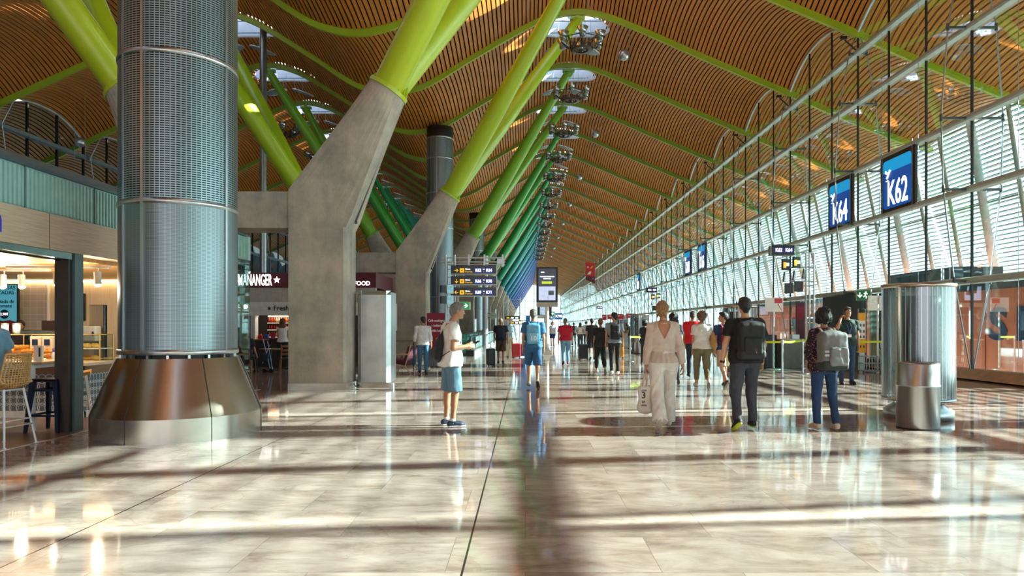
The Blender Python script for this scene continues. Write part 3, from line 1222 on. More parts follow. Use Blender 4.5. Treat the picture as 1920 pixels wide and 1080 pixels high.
for x in (0.42, -0.46):
    MB().mm((x - 0.02, -0.03, 0.0), (x + 0.03, 0.12, 0.10)).build('hinge_block', ALU, t)
t = thing('floor_socket_box', 'small white junction box on the floor between concrete column and steel cabinet', 'junction box', (-4.12, 16.35, 0))
MB().mm((-0.07, -0.05, 0), (0.07, 0.08, 0.16)).build('case', ALU, t, bevel=0.01)
MB().tube([(0.02, -0.05, 0.1), (0.1, -0.1, 0.03), (0.16, -0.05, 0.02)], 0.012, 6).build('cord', BLACK, t)

# tall slim pipe
t = thing('steel_pipe', 'tall slim grey pipe from floor to roof just right of the huge air column', 'pipe', (-12.67, 33.0, 0))
MB().cyl((0, 0, 0), (0, 0, 16.0), 0.165, n=24).build('shaft', M('pipe_grey', '#8E9498', 0.3, 0.8), t)
MB().lathe([(0.2, 0), (0.2, 0.03), (0.12, 0.05)], 24).build('base_flange', STEEL, t)

# ---------------------------------------------------------------- pendant luminaires and spheres
LAMPB = M('lamp_bowl', '#B6BCC0', 0.25, 0.9)
BRONZE = M('bronze_truss', '#4A4038', 0.45, 0.6)
def make_pendant():
    t = thing('pendant_luminaire', '', 'pendant light')
    n = 8
    ring, low = [], []
    for q in range(n):
        g = 2 * PI * q / n
        ring.append(Vector((0.84 * math.cos(g), 0.84 * math.sin(g), 0)))
        low.append(Vector((0.42 * math.cos(g), 0.42 * math.sin(g), -0.34)))
    f = MB()
    for q in range(n):
        a, b = ring[q], ring[(q + 1) % n]
        c, d = low[q], low[(q + 1) % n]
        for u, v in ((a, b), (c, d), (a, c), (b, c)):
            f.cyl(u, v, 0.022, n=5)
        f.mm((c.x - 0.07, c.y - 0.07, -0.36), (c.x + 0.07, c.y + 0.07, -0.16))
    f.lathe([(0.30, -0.37), (0.46, -0.37), (0.46, -0.33), (0.30, -0.33)], 16)
    f.build('ring_frame', BRONZE, t)
    for q in range(6):
        g = 2 * PI * q / 6 + 0.5
        b = MB()
        c = (0.88 * math.cos(g), 0.88 * math.sin(g), 0.02)
        b.lathe([(0.0, -0.15), (0.12, -0.15), (0.14, -0.02), (0.13, 0.02)], 18, c, 1)
        b.lathe([(0.13, 0.02), (0.235, 0.20), (0.22, 0.21), (0.12, 0.05), (0.0, 0.05)], 18, c, 0)
        b.build('lamp', [LAMPB, M('lamp_drum', '#7B8083', 0.35, 0.7)], t)
    for x, y in ((0.5, 0.6), (-0.6, 0.4), (0.1, -0.78)):
        MB().cyl((x, y, 0), (x * 0.55, y * 0.55, 3.3), 0.009, n=4).build('cable', CABLE, t)
    return t
pd0 = make_pendant()
first = True
for side, x, y1, n in (('r', 2.35, 28.7, 15), ('l', -14.5, 41.7, 5)):
    for k in range(n):
        l = ('bronze ring luminaire with silver bowls, %s in the row beside the struts' if side == 'r'
             else 'bronze ring luminaire over the cafes, %s from the camera') % ordn(k)
        if first:
            o, first = pd0, False
            o['label'] = l
        else:
            o = copy_tree(pd0, l)
        o['group'] = 'hanging ring luminaires'
        o.location = (x, y1 + k * 6.5, 13.45)
def make_ball():
    t = thing('hanging_sphere', '', 'hanging sphere')
    MB().sphere((0, 0, 0), 0.26, 24).build('ball', M('sphere_steel', '#A9AEB2', 0.32, 0.8), t)
    for s in (-1, 1):
        MB().cyl((s * 0.27, 0, -1.0), (s * 0.27, 0, 2.6), 0.014, n=5).build('cable', CABLE, t)
    MB().cyl((-0.27, 0, 0), (0.27, 0, 0), 0.02, n=6).build('axle', CABLE, t)
    return t
sp0 = make_ball()
for k in range(8):
    l = 'silver sphere hung between two cables, %s from the camera right of the luminaires' % ordn(k)
    if k == 0:
        o = sp0
        o['label'] = l
    else:
        o = copy_tree(sp0, l)
    o['group'] = 'silver hanging spheres'
    o.location = (4.6, 31.9 + 13 * k, 14.15)
copy_tree(sp0, 'silver sphere hung on cables before the dark arched glazing at far left', at(150, 267, 36))

# ---------------------------------------------------------------- wayfinding gantry with three gate boards
YEL = M('sign_yellow', '#F2B51C', 0.4, emit=0.8, var=0.0)
def arrow(b, cx, cz, s, ang, y=-0.0):
    """flat arrow, pointing right for ang 0, in the x-z plane"""
    pts = [(-1, 0.13), (0.35, 0.13), (-0.15, 0.75), (0.2, 0.75), (1, 0), (0.2, -0.75), (-0.15, -0.75), (0.35, -0.13), (-1, -0.13)]
    c, n_ = math.cos(ang), math.sin(ang)
    b.prism([(cx + s * (p * c - q * n_), cz + s * (p * n_ + q * c)) for p, q in pts], y - 0.006, y)
def plane_mark(b, cx, cz, s, y=0.0, ang=0.6):
    pts = [(-1, 0.12), (-0.2, 0.14), (-0.55, 0.9), (-0.3, 0.9), (0.35, 0.14), (0.8, 0.12), (1, 0), (0.8, -0.12), (0.35, -0.14), (-0.3, -0.9), (-0.55, -0.9), (-0.2, -0.14), (-1, -0.12)]
    c, n_ = math.cos(ang), math.sin(ang)
    b.prism([(cx + s * (p * c - q * n_), cz + s * (p * n_ + q * c)) for p, q in pts], y - 0.006, y)
gt = thing('sign_gantry', 'steel ladder gantry carrying three black gate direction boards behind the grey-haired man', 'sign gantry', (0, 24.2, 0))
posts = [(-2.82, 0.0), (-2.5, 0.0), (-2.82, 0.5)]
for x, y in posts:
    MB().cyl((x, y, 0), (x, y, 4.0), 0.035, n=10).build('post', ALU, gt)
for k in range(9):
    z = 1.6 + k * 0.27
    MB().cyl((-2.82, 0, z), (-2.5, 0, z), 0.014, n=6).build('rung', ALU, gt)
for z, y in ((3.66, 0.0), (3.9, 0.0), (3.78, 0.3)):
    MB().cyl((-2.95, y, z), (-0.72, y, z), 0.025, n=8).build('beam_tube', ALU, gt)
for x in (-2.0, -1.45, -0.8):
    MB().mm((x - 0.03, -0.03, 3.58), (x + 0.03, 0.03, 4.02)).build('clamp', ALU, gt)
MB().mm((-1.0, 0.0, 3.62), (-0.75, 0.12, 3.88)).build('projector', ALU, gt)
for (zt, zb), a, g1, g2 in (((3.62, 3.33), 0, 'K62', 'K64'), ((3.24, 2.95), -PI / 2, 'K66', 'K98'), ((2.85, 2.55), PI, 'K69', 'K71')):
    bd = MB()
    bd.mm((-2.63, -0.12, zb), (-1.02, 0.06, zt))
    bo = bd.build('board', SIGNK, gt)
    e = MB()
    e.mm((-1.02, -0.13, zb - 0.01), (-1.0, 0.06, zt + 0.01))
    e.mm((-2.63, -0.13, zb - 0.02), (-1.0, 0.06, zb))
    e.build('edge', ALU, bo)
    zc = (zt + zb) / 2 - 0.03
    ar = MB()
    arrow(ar, -2.43, zc, 0.075, a, -0.121)
    ar.build('arrow', YEL, bo)
    ic = MB()
    ic.mm((-2.31, -0.127, zc - 0.075), (-2.155, -0.121, zc + 0.075))
    ic.build('icon', YEL, bo)
    pm_ = MB()
    plane_mark(pm_, -2.23, zc, 0.05, -0.128, 0.7)
    pm_.build('plane_mark', PLAINK, bo)
    text('lettering', 'Gates', 0.075, LETW, bo, (-2.12, -0.123, zc + 0.045), (90, 0, 0), align='LEFT')
    text('lettering', 'Puertas', 0.085, YEL, bo, (-2.12, -0.123, zc - 0.045), (90, 0, 0), align='LEFT')
    for gx, g in ((-1.66, g1), (-1.28, g2)):
        MB().mm((gx - 0.13, -0.126, zc - 0.08), (gx + 0.13, -0.121, zc + 0.08)).build('gate_plate', SIGNB, bo)
        text('lettering', g, 0.145, LETW, bo, (gx, -0.129, zc), (90, 0, 0), sx=0.86, bold=0.002)
    text('lettering', 'to', 0.07, LETW, bo, (-1.465, -0.123, zc + 0.045), (90, 0, 0))
    text('lettering', 'a', 0.075, YEL, bo, (-1.465, -0.123, zc - 0.045), (90, 0, 0))
ex = thing('exit_sign', 'green running man exit sign with arrow under the black gate boards', 'exit sign', (-2.2, 24.15, 2.20))
MB().mm((-0.38, -0.06, -0.14), (0.26, 0.06, 0.14)).build('frame', M('exit_frame', '#C9CEC8', 0.4), ex)
MB().mm((-0.36, -0.075, -0.12), (0.22, -0.05, 0.12)).build('face', EXITG, ex)
m = MB()
arrow(m, 0.08, 0.0, 0.095, 0, -0.077)
m.build('arrow', LETW, ex)
m = MB()
m.mm((-0.16, -0.083, -0.12), (-0.10, -0.077, 0.10))
m.cyl((-0.22, -0.083, 0.075), (-0.22, -0.077, 0.075), 0.022, n=10)
for a_, b_ in (((-0.235, 0.04), (-0.26, -0.03)), ((-0.26, -0.03), (-0.22, -0.06)), ((-0.22, -0.06), (-0.24, -0.11)), ((-0.26, -0.03), (-0.30, -0.075)),
               ((-0.30, -0.075), (-0.34, -0.07)), ((-0.235, 0.04), (-0.19, 0.0)), ((-0.235, 0.04), (-0.28, 0.045)), ((-0.28, 0.045), (-0.31, 0.0))):
    m.tube([(a_[0], -0.08, a_[1]), (b_[0], -0.08, b_[1])], 0.014, 5)
m.build('running_figure', LETW, ex)
SCRN = M('monitor_picture', '#6FA0A8', 0.3, emit=0.6, var=0.5, scale=5)
for z, l in ((2.78, 'small tilted monitor on the gantry posts beside the lowest black board'), (2.40, 'small tilted monitor on the gantry posts left of the exit sign')):
    t = thing('monitor', l, 'monitor', (-2.72, 23.95, z), R(28))
    MB().mm((-0.03, 0.0, -0.16), (0.22, 0.05, 0.16)).build('case', ALU, t, bevel=0.01)
    MB().mm((-0.01, -0.006, -0.14), (0.20, 0.0, 0.14)).build('screen', SCRN, t)
    MB().mm((-0.24, 0.0, -0.13), (-0.06, 0.12, 0.13)).build('housing', BLACK, t)
    MB().mm((-0.08, 0.04, -0.03), (0.04, 0.10, 0.03)).build('bracket', ALU, t)

# far gantry with black and yellow boards
t = thing('far_sign_gantry', 'distant ladder frame with small black and yellow gate boards by the moving walkway', 'sign gantry', (0, 62, 0))
for x in (-2.0, -1.6, -0.5):
    MB().cyl((x, 0, 0), (x, 0, 4.1), 0.05, n=8).build('post', ALU, t)
for k in range(6):
    MB().cyl((-2.0, 0, 2.4 + k * 0.3), (-0.4, 0, 2.4 + k * 0.3), 0.02, n=6).build('rung', ALU, t)
for z, x0, x1 in ((2.25, -1.85, -0.5), (1.8, -1.4, -0.2), (1.35 + 0.55, -0.6, 0.05)):
    b = MB()
    b.mm((x0, -0.15, z - 0.14), (x1, -0.05, z + 0.14))
    bo = b.build('board', SIGNK, t)
    for q in range(3):
        xx = x0 + (x1 - x0) * (0.2 + 0.3 * q)
        MB().mm((xx - 0.12, -0.16, z - 0.06), (xx + 0.12, -0.15, z + 0.06)).build('marking', YEL if q == 0 else LETW, bo)

# clock on a pipe
t = thing('clock_pipe', 'grey pipe with white bands right of the exit sign, carrying the clock', 'pipe', (-2.35, 40.0, 0))
MB().cyl((0, 0, 0), (0, 0, 5.6), 0.17, n=20).build('shaft', M('pipe_pale', '#A9B2B5', 0.35, 0.5), t)
for z in (1.0, 2.1):
    MB().lathe([(0.172, z), (0.18, z + 0.02), (0.18, z + 0.08), (0.172, z + 0.1)], 20).build('band', ALU, t)
t = thing('clock', 'round pale green station clock on a bracket beside the grey pipe', 'clock', (-1.9, 40.0, 2.1))
MB().cyl((0, 0.08, 0), (0, -0.06, 0), 0.22, n=32).build('case', M('clock_face', '#9FB3AA', 0.5), t)
h = MB()
for q in range(12):
    g = 2 * PI * q / 12
    h.box((0.18 * math.sin(g), -0.064, 0.18 * math.cos(g)), (0.015, 0.006, 0.03), rot=Matrix.Rotation(g, 3, 'Y'))
h.build('hour_mark', BLACK, t)
MB().tube([(-0.11, -0.066, 0.012), (0.0, -0.066, 0), (0.15, -0.066, 0.0)], 0.01, 5).build('hand', BLACK, t)
MB().mm((-0.45, -0.02, 0.10), (-0.12, 0.02, 0.14)).build('bracket', BLACK, t)
MB().mm((-0.45, -0.02, -0.14), (-0.12, 0.02, -0.10)).build('bracket', BLACK, t)

# moving walkway: two glass balustrades with handrails
for x, l in ((-2.72, 'near glass balustrade of the moving walkway, with black handrail'), (-4.0, 'far glass balustrade of the moving walkway, close to the columns')):
    t = thing('walkway_balustrade', l, 'walkway balustrade', (x, 33.6, 0), 0, 'moving walkway balustrades')
    MB().mm((-0.16, 0.3, 0), (0.16, 60, 0.22)).build('skirting', ALU, t)
    MB().mm((-0.01, 0.3, 0.2), (0.01, 60, 0.92)).build('glass_panel', GLASSG, t)
    hr = MB()
    hr.tube([(0, 0.3, 0.25), (0, 0.02, 0.45), (0, 0.0, 0.7), (0, 0.12, 0.88), (0, 0.4, 0.95), (0, 60, 0.95)], 0.045, 8)
    hr.build('handrail', BLACK, t)
    for q in range(20):
        MB().mm((-0.02, 0.6 + q * 3, 0.2), (0.02, 0.64 + q * 3, 0.92)).build('glass_joint', CABLE, t)
    MB().mm((-0.2, -0.1, 0), (0.2, 0.5, 0.3)).build('end_housing', DARK, t, bevel=0.03)
wk = MB()
wk.mm((-3.84, 33.4, 0.0), (-2.88, 93, 0.03))
o = wk.build('walkway_belt', M('belt_ribs', '#4C5152', 0.5, 0.5, 0.3, 30))
tag(o, 'grey ribbed belt of the moving walkway between its glass sides', 'moving walkway')

# ---------------------------------------------------------------- information totem
t = thing('information_totem', 'tall black screen on a white post in the middle of the hall', 'information screen', (1.15, 36.2, 0))
MB().lathe([(0.36, 0.0), (0.36, 0.03), (0.12, 0.36), (0.09, 0.36)], 4, a0=PI / 4, a1=2 * PI + PI / 4, smooth=False).build('base', M('totem_base', '#A7A094', 0.4, 0.5), t)
MB().cyl((0, 0, 0.3), (0, 0, 2.5), 0.10, n=20).build('post', WHITE, t)
MB().mm((-0.57, -0.10, 2.73), (0.57, 0.12, 4.61)).build('screen_case', BLACK, t, bevel=0.01)
s_ = MB().mm((-0.46, -0.115, 2.85), (0.46, -0.10, 4.52)).build('screen', M('totem_picture', '#1D2740', 0.2, emit=0.35, var=0.5, scale=1.5), t)
MB().mm((-0.44, -0.125, 2.85), (0.44, -0.118, 3.58)).build('lower_page', M('totem_page', '#B9C6E6', 0.3, emit=0.7, var=0.08), s_)
MB().mm((-0.28, -0.125, 3.72), (0.26, -0.118, 3.85)).build('button', M('totem_button', '#B9D020', 0.3, emit=0.8, var=0.02), s_)
MB().mm((0.07, -0.13, 3.12), (0.36, -0.126, 3.36)).build('picture_tile', M('totem_tile', '#56646F', 0.3, var=0.4), s_)
MB().mm((0.05, -0.13, 2.85), (0.06, -0.126, 3.10)).build('divider', PLAINK, s_)
text('lettering', 'aena', 0.1, LETW, s_, (-0.24, -0.118, 4.34), (90, 0, 0), bold=0.002)
text('lettering', 'YOUR NEXT ADVENTURE', 0.066, LETW, s_, (0, -0.118, 4.10), (90, 0, 0), bold=0.002)
text('lettering', 'STARTS HERE', 0.066, LETW, s_, (0, -0.118, 3.99), (90, 0, 0), bold=0.002)
MB().mm((-0.57, -0.10, 2.50), (0.57, 0.12, 2.72)).build('lower_trim', M('totem_trim', '#B9AD9A', 0.45), t)
t = thing('far_information_totem', 'smaller black screen on a post farther off behind the tall one', 'information screen', (1.9, 66.0, 0))
MB().cyl((0, 0, 0), (0, 0, 2.4), 0.1, n=12).build('post', WHITE, t)
MB().mm((-0.75, -0.1, 2.5), (0.62, 0.1, 3.5)).build('screen_case', BLACK, t)
MB().mm((-0.5, -0.12, 2.6), (0.4, -0.1, 3.4)).build('screen', M('far_picture', '#A9C0DE', 0.3, emit=0.6, var=0.3), t)
MB().mm((-0.75, -0.1, 2.25), (0.62, 0.1, 2.48)).build('lower_trim', M('totem_trim', '#B9AD9A', 0.45), t)

# hanging red airline banner
t = thing('hanging_banner', 'red slanted banner hung high over the hall right of the screen', 'banner', (4.40, 46.2, 0))
bn = MB()
x0, x1 = -0.31, 0.31
bn.prism([(x0, 5.83), (x1, 5.72), (x1, 4.35), (x0, 4.62)], -0.02, 0.02)
bo = bn.build('cloth', RED, t)
MB().prism([(x0, 4.86), (x1, 4.84), (x1, 4.36), (x0, 4.63)], -0.026, -0.021).build('dark_foot', M('banner_dark', '#5A1030', 0.5), bo)
SWO = M('swoosh_gold', '#F09A20', 0.5, var=0.05)
MB().prism([(-0.02, 5.36), (0.10, 5.40), (0.22, 5.58), (0.05, 5.52)], -0.027, -0.021).build('swoosh', SWO, bo)
text('lettering', 'IB', 0.15, PLAINW, bo, (-0.17, -0.024, 5.47), (90, 0, 0), bold=0.003)
m = MB()
m.prism([(-0.22, 4.99), (-0.02, 5.22), (0.0, 5.10), (0.02, 4.99)], -0.027, -0.021)
m.cyl((0.0, -0.027, 5.13), (0.0, -0.021, 5.13), 0.06, n=14)
m.build('emblem', PLAINW, bo)
MB().cyl((0.17, -0.027, 4.7), (0.17, -0.021, 4.7), 0.05, n=14).build('emblem', M('emblem_violet', '#8A6AA8', 0.5), bo)
for x in (x0 + 0.05, x1 - 0.05):
    MB().cyl((x, 0, 5.75), (x, 0, roof_z(4.4) + 0.5), 0.006, n=4).build('cable', CABLE, t)

# far blue gate signs and exit sign over the hall
for px, py, w, h, d, s_, l in ((1047.5, 593, 14, 12, 70, 'K98', 'blue gate sign in the far hall, the larger one'),
                               (1033, 595.5, 14, 8, 72, '96', 'blue gate sign in the far hall, left and partly hidden'),
                               (990, 598, 8, 12, 70, '', 'small blue sign behind the blue backpack man\'s head')):
    p = at(px, py, d)
    k = d / FPX
    t = thing('far_gate_sign', l, 'gate sign', p)
    MB().mm((-w * k / 2, -0.05, -h * k / 2), (w * k / 2, 0.05, h * k / 2)).build('panel', M('far_sign_blue', '#1F5A96', 0.4, emit=0.3, var=0.02), t)
    if s_:
        text('lettering', s_, h * k * 0.62, LETW, t, (0, -0.055, 0), (90, 0, 0))
    MB().cyl((0, 0, -p.z), (0, 0, -h * k / 2), 0.04, n=8).build('post', ALU, t)
p = at(1035, 588, 68)
t = thing('far_exit_sign', 'small green exit sign with white arrow in the far hall', 'exit sign', p)
MB().mm((-0.27, -0.05, -0.2), (0.27, 0.05, 0.2)).build('panel', EXITG, t)
m = MB()
arrow(m, 0.03, 0, 0.15, 0, -0.055)
m.build('arrow', LETW, t)
MB().cyl((0.1, 0.06, -p.z), (0.1, 0.06, -0.2), 0.04, n=8).build('post', ALU, t)
# ---------------------------------------------------------------- gate signs on the glass
SKYB = M('gate_sign_sky', '#12A2E6', 0.35, emit=0.55, var=0.02)
DEEPB = M('gate_sign_blue', '#0F56B4', 0.35, emit=0.45, var=0.03)
BROWNK = M('gate_sign_surround', '#2A1A14', 0.5, var=0.05)
def rrect(w, h, r, n=6):
    out = []
    for cx, cy, g0 in ((w / 2 - r, h / 2 - r, 0), (-w / 2 + r, h / 2 - r, PI / 2), (-w / 2 + r, -h / 2 + r, PI), (w / 2 - r, -h / 2 + r, 3 * PI / 2)):
        for k in range(n + 1):
            g = g0 + PI / 2 * k / n
            out.append((cx + r * math.cos(g), cy + r * math.sin(g)))
    return out
def gate_sign(code, y, label):
    # faces the hall (-x): local x of the drawing runs towards -y of the world
    t = thing('gate_sign', label, 'gate sign', (XF - 0.14, y, 6.24), R(-90), 'blue gate signs on the glass')
    W, H = 2.05, 1.98
    MB().mm((-W / 2, -0.03, -H / 2), (W / 2, 0.05, H / 2)).build('surround', BROWNK, t)
    w, h = 1.70, 1.62
    pts = rrect(w, h, 0.13)
    face = MB()
    face.prism(pts, -0.045, -0.03)
    fo = face.build('face', DEEPB, t)
    top = [p for p in pts if p[1] > h / 2 - 0.14]
    MB().prism([(w / 2, h / 2 - 0.40)] + top + [(-w / 2, h / 2 - 0.40)], -0.05, -0.046).build('sky_band', SKYB, fo)
    st = MB()
    for k in range(6):
        st.mm((-w / 2 + 0.01, -0.0475, h / 2 - 0.46 - k * 0.06), (w / 2 - 0.01, -0.046, h / 2 - 0.46 - k * 0.06 + 0.022))
    st.build('stripe', M('gate_sign_stripe', '#0C47A0', 0.4, emit=0.4, var=0.02), fo)
    pm_ = MB()
    for a_, b_, r_ in (((-0.60, 0.21), (-0.40, 0.46), 0.035), ((-0.68, 0.41), (-0.50, 0.36), 0.035), ((-0.64, 0.44), (-0.69, 0.47), 0.02)):
        pm_.tube([(a_[0], -0.05, a_[1]), (b_[0], -0.05, b_[1])], r_, 6)
    pm_.mm((-0.67, -0.056, 0.115), (-0.52, -0.046, 0.14))
    pm_.build('plane_mark', LETW, fo)
    text('lettering', code, 1.15, LETW, fo, (0.03, -0.05, -0.36), (90, 0, 0), sx=0.66, bold=0.014)
    for x in (-0.85, 0.95):
        MB().cyl((x, -0.08, -1.2), (x, -0.08, 1.15), 0.012, n=5).build('wire', CABLE, t)
for code, y, l in (('K62', 22.45, 'big blue K62 gate sign on the glass wall'), ('K64', 26.55, 'big blue K64 gate sign on the glass wall'),
                   ('K66', 47.3, 'blue K66 gate sign on the glass wall, farther down the hall'), ('K68', 51.45, 'blue K68 gate sign on the glass wall, farther down the hall'),
                   ('K70', 74.0, 'tiny distant blue gate sign on the glass, beyond the other four')):
    gate_sign(code, y, l)

# ---------------------------------------------------------------- overhead gate boards on monitor stands
MONS = M('monitor_grey', '#3C4447', 0.4)
def gate_stand(y, x, txt, label, full=True):
    t = thing('gate_display', label, 'gate display', (x, y, 0), 0, 'overhead gate displays')
    for dx, dy in ((0, 0), (0.16, 0.1), (0.28, 0.0)):
        MB().cyl((dx, dy, 0), (dx, dy, 4.05), 0.032, n=10).build('pole', ALU, t)
    MB().mm((-0.12, -0.1, 0), (0.42, 0.25, 0.03)).build('foot', STEEL, t)
    for z in (4.05, 3.55, 3.05, 2.9):
        MB().cyl((-0.95 if z > 4 else -0.55, 0, z), (0.35, 0, z), 0.022, n=6).build('arm', ALU, t)
    b = MB().mm((-1.22, -0.16, 3.95), (-0.47, 0.08, 4.31)).build('board', SIGNK, t)
    MB().mm((-1.30, -0.10, 3.95), (-1.22, 0.08, 4.29)).build('board_end', M('board_end_grey', '#7E8684', 0.4, 0.3), t)
    g1, g2 = txt.split()
    for q, g in ((-1.02, g1), (-0.67, g2)):
        MB().mm((q - 0.15, -0.166, 4.04), (q + 0.15, -0.161, 4.22)).build('gate_plate', M('plate_deep_blue', '#14188A', 0.4, emit=0.4, var=0), b)
        text('lettering', g, 0.17, LETW, b, (q, -0.169, 4.13), (90, 0, 0), sx=0.85, bold=0.003)
    if full:
        spec = [(-0.80, 3.62, 10, 0.26, 0.38, True), (-0.42, 3.70, 10, 0.26, 0.38, True),
                (-0.84, 3.19, 62, 0.34, 0.34, False), (-0.50, 3.24, 60, 0.34, 0.34, False), (-0.16, 3.30, 58, 0.34, 0.34, False),
                (-0.68, 2.80, -12, 0.30, 0.36, False), (-0.34, 2.86, -12, 0.30, 0.36, False)]
        for dx, z, a, w, h, lit in spec:
            m_ = MB().box((0, 0, 0), (w, 0.10 if lit else 0.05, h)).build('monitor', SIGNK if lit else MONS, t, (dx, -0.2, z), bevel=0.008)
            m_.rotation_euler = (R(8) if not lit else 0, 0, R(a))
            if lit:
                MB().mm((-w * 0.42, -0.056, -h * 0.30), (-w * 0.02, -0.05, h * 0.22)).build('yellow_icon', YEL, m_)
                MB().mm((w * 0.03, -0.056, -h * 0.12), (w * 0.40, -0.05, h * 0.15)).build('white_icon', LETW, m_)
            else:
                MB().mm((-w * 0.45, -0.03, -h * 0.44), (w * 0.45, -0.026, h * 0.44)).build('screen', M('monitor_screen_dark', '#2A3236', 0.15), m_)
    return t
gate_stand(24.0, 9.87, 'K62 K64', 'lit K62 K64 board on poles with a cluster of tilted monitors')
gate_stand(50.0, 10.1, 'K66 K68', 'smaller lit gate board on poles, beyond the woman in white')
gate_stand(96.0, 11.3, 'K70 K72', 'tiny distant lit gate board by the far glass', full=False)

# ---------------------------------------------------------------- gate furniture
def post(x, y, label, to=None, far=False):
    t = thing('barrier_post', label, 'barrier post', (x, y, 0), 0, 'belt barrier posts')
    MB().lathe([(0.0, 0.0), (0.17, 0.0), (0.17, 0.012), (0.05, 0.025), (0.0, 0.025)], 24).build('base', STEEL, t)
    MB().cyl((0, 0, 0.02), (0, 0, 1.02), 0.032, n=14).build('pole', STEEL, t)
    MB().cyl((0, 0, 0.96), (0, 0, 1.08), 0.038, n=14).build('head', ALU, t)
    if to:
        d = Vector((to[0] - x, to[1] - y, 0))
        b = MB()
        n = 8
        vs = []
        for k in range(n + 1):
            p = d * (k / n)
            sag = -0.02 * math.sin(PI * k / n)
            vs += [(p.x, p.y - 0.002, 1.0 + sag), (p.x, p.y - 0.002, 1.06 + sag), (p.x, p.y + 0.002, 1.06 + sag), (p.x, p.y + 0.002, 1.0 + sag)]
        fs = []
        for k in range(n):
            for q in range(4):
                r = (q + 1) % 4
                fs.append((4 * k + q, 4 * k + r, 4 * k + 4 + r, 4 * k + 4 + q))
        b.add(vs, fs)
        b.build('belt', M('belt_yellow', '#C9DB1E', 0.5, var=0.12, scale=20), t)
A_, B_, C_, D_ = (7.32, 19.45), (8.62, 21.2), (10.42, 19.7), (6.35, 20.6)
post(*D_, 'steel barrier post behind the black backpack man', A_)
post(*A_, 'steel barrier post between the black backpack man and the woman with the grey backpack', B_)
post(*B_, 'steel barrier post just behind the woman with the grey backpack', C_)
post(*C_, 'steel barrier post at the right end of the yellow belt')
for px, py, l in ((1181, 678, 'thin barrier post beyond the grey shirted backpack man'), (1206, 668, 'thin barrier post by the far air outlet')):
    q = fl(px, py)
    post(q.x, q.y, l, (q.x + 1.2, q.y + 2.0) if px == 1181 else None)

t = thing('notice_stand', 'white notice with a red corner on a thin pole above the black desk', 'notice stand', (8.52, 23.45, 0))
MB().cyl((0, 0, 0), (0, 0, 2.0), 0.035, n=12).build('pole', ALU, t)
MB().lathe([(0.25, 0), (0.25, 0.02), (0.04, 0.05)], 24).build('foot', STEEL, t)
n_ = MB().mm((-0.30, -0.05, 1.97), (0.32, -0.03, 2.46)).build('sheet', PLAINW, t)
MB().mm((0.02, -0.056, 2.27), (0.29, -0.051, 2.43)).build('red_field', M('notice_red', '#D23A4A', 0.5), n_)
MB().tube([(0.14, -0.053, 2.26), (0.20, -0.053, 2.12), (0.28, -0.053, 2.02)], 0.015, 5).build('red_line', M('notice_red', '#D23A4A', 0.5), n_)

t = thing('gate_desk', 'grey box shaped gate desk behind the yellow belt', 'desk', (9.3, 24.0, 0))
MB().mm((-0.36, -0.3, 0.0), (0.28, 0.35, 0.98)).build('body', M('desk_grey', '#6F7678', 0.5), t, bevel=0.01)
MB().mm((-0.40, -0.34, 0.98), (0.32, 0.38, 1.03)).build('top', M('desk_top', '#B7BBB6', 0.4), t)
MB().mm((0.05, -0.1, 1.03), (0.3, 0.15, 1.18)).build('terminal', ALU, t)
t = thing('curved_desk', 'black round fronted desk left of the grey gate desk', 'desk', (8.5, 24.0, 0))
cd = MB()
pts = [(0.32 * math.cos(g) - 0.0, 0.32 * math.sin(g)) for g in [PI * (1 + k / 14) for k in range(15)]]
cd.prism(pts + [(0.32, 0.5), (-0.32, 0.5)], 0.0, 1.18, axis=2)
cd.build('body', M('desk_black', '#23262A', 0.4), t, bevel=0.03)
MB().mm((-0.36, -0.3, 0), (0.36, 0.5, 0.04)).build('plinth', DARK, t)

t = thing('roller_banner', 'maroon upright banner stand behind the woman with the grey backpack', 'banner', (10.15, 25.2, 0))
MB().mm((-0.17, -0.02, 0.05), (0.16, 0.02, 2.36)).build('panel', M('banner_maroon', '#5C1530', 0.45), t)
MB().mm((-0.13, -0.03, 1.75), (0.12, -0.021, 2.2)).build('print', M('banner_print', '#9A2036', 0.5, var=0.3, scale=9), t)
MB().mm((-0.22, -0.15, 0.0), (0.22, 0.15, 0.05)).build('foot', ALU, t)
t = thing('pole_stand', 'slim grey pole on a black foot right of the gate desk', 'pole', (9.55, 24.6, 0))
MB().cyl((0, 0, 0), (0, 0, 1.95), 0.025, n=8).build('shaft', DARK, t)
MB().cyl((0, 0, 0), (0, 0, 0.06), 0.16, n=16).build('foot', BLACK, t)

t = thing('poster_stand', 'pair of thin poles with white posters behind the man on the phone', 'poster stand', (11.35, 22.0, 0))
for x, y in ((0.0, 0.0), (0.24, 0.05)):
    MB().cyl((x, y, 0), (x, y, 2.52), 0.035, n=10).build('pole', ALU, t)
for x, c in ((-0.33, '#F2F0EA'), (0.03, '#F1E4DC')):
    MB().mm((x, -0.05, 1.98), (x + 0.29, -0.04, 2.46)).build('poster', M('poster_%s' % c[1:], c, 0.5, var=0.12, scale=14), t)
MB().mm((-0.15, -0.2, 0), (0.4, 0.25, 0.03)).build('foot', STEEL, t)
t = thing('size_gauge', 'slim yellow and white upright panel with black pictograms by the poster poles', 'information panel', (11.15, 22.6, 0))
MB().mm((-0.13, -0.03, 0.6), (0.10, 0.03, 1.92)).build('panel', PLAINW, t)
for z0, z1 in ((1.66, 1.92), (0.6, 1.05)):
    MB().mm((-0.135, -0.036, z0), (0.105, 0.03, z1)).build('yellow_field', M('gauge_yellow', '#F0B020', 0.5), t)
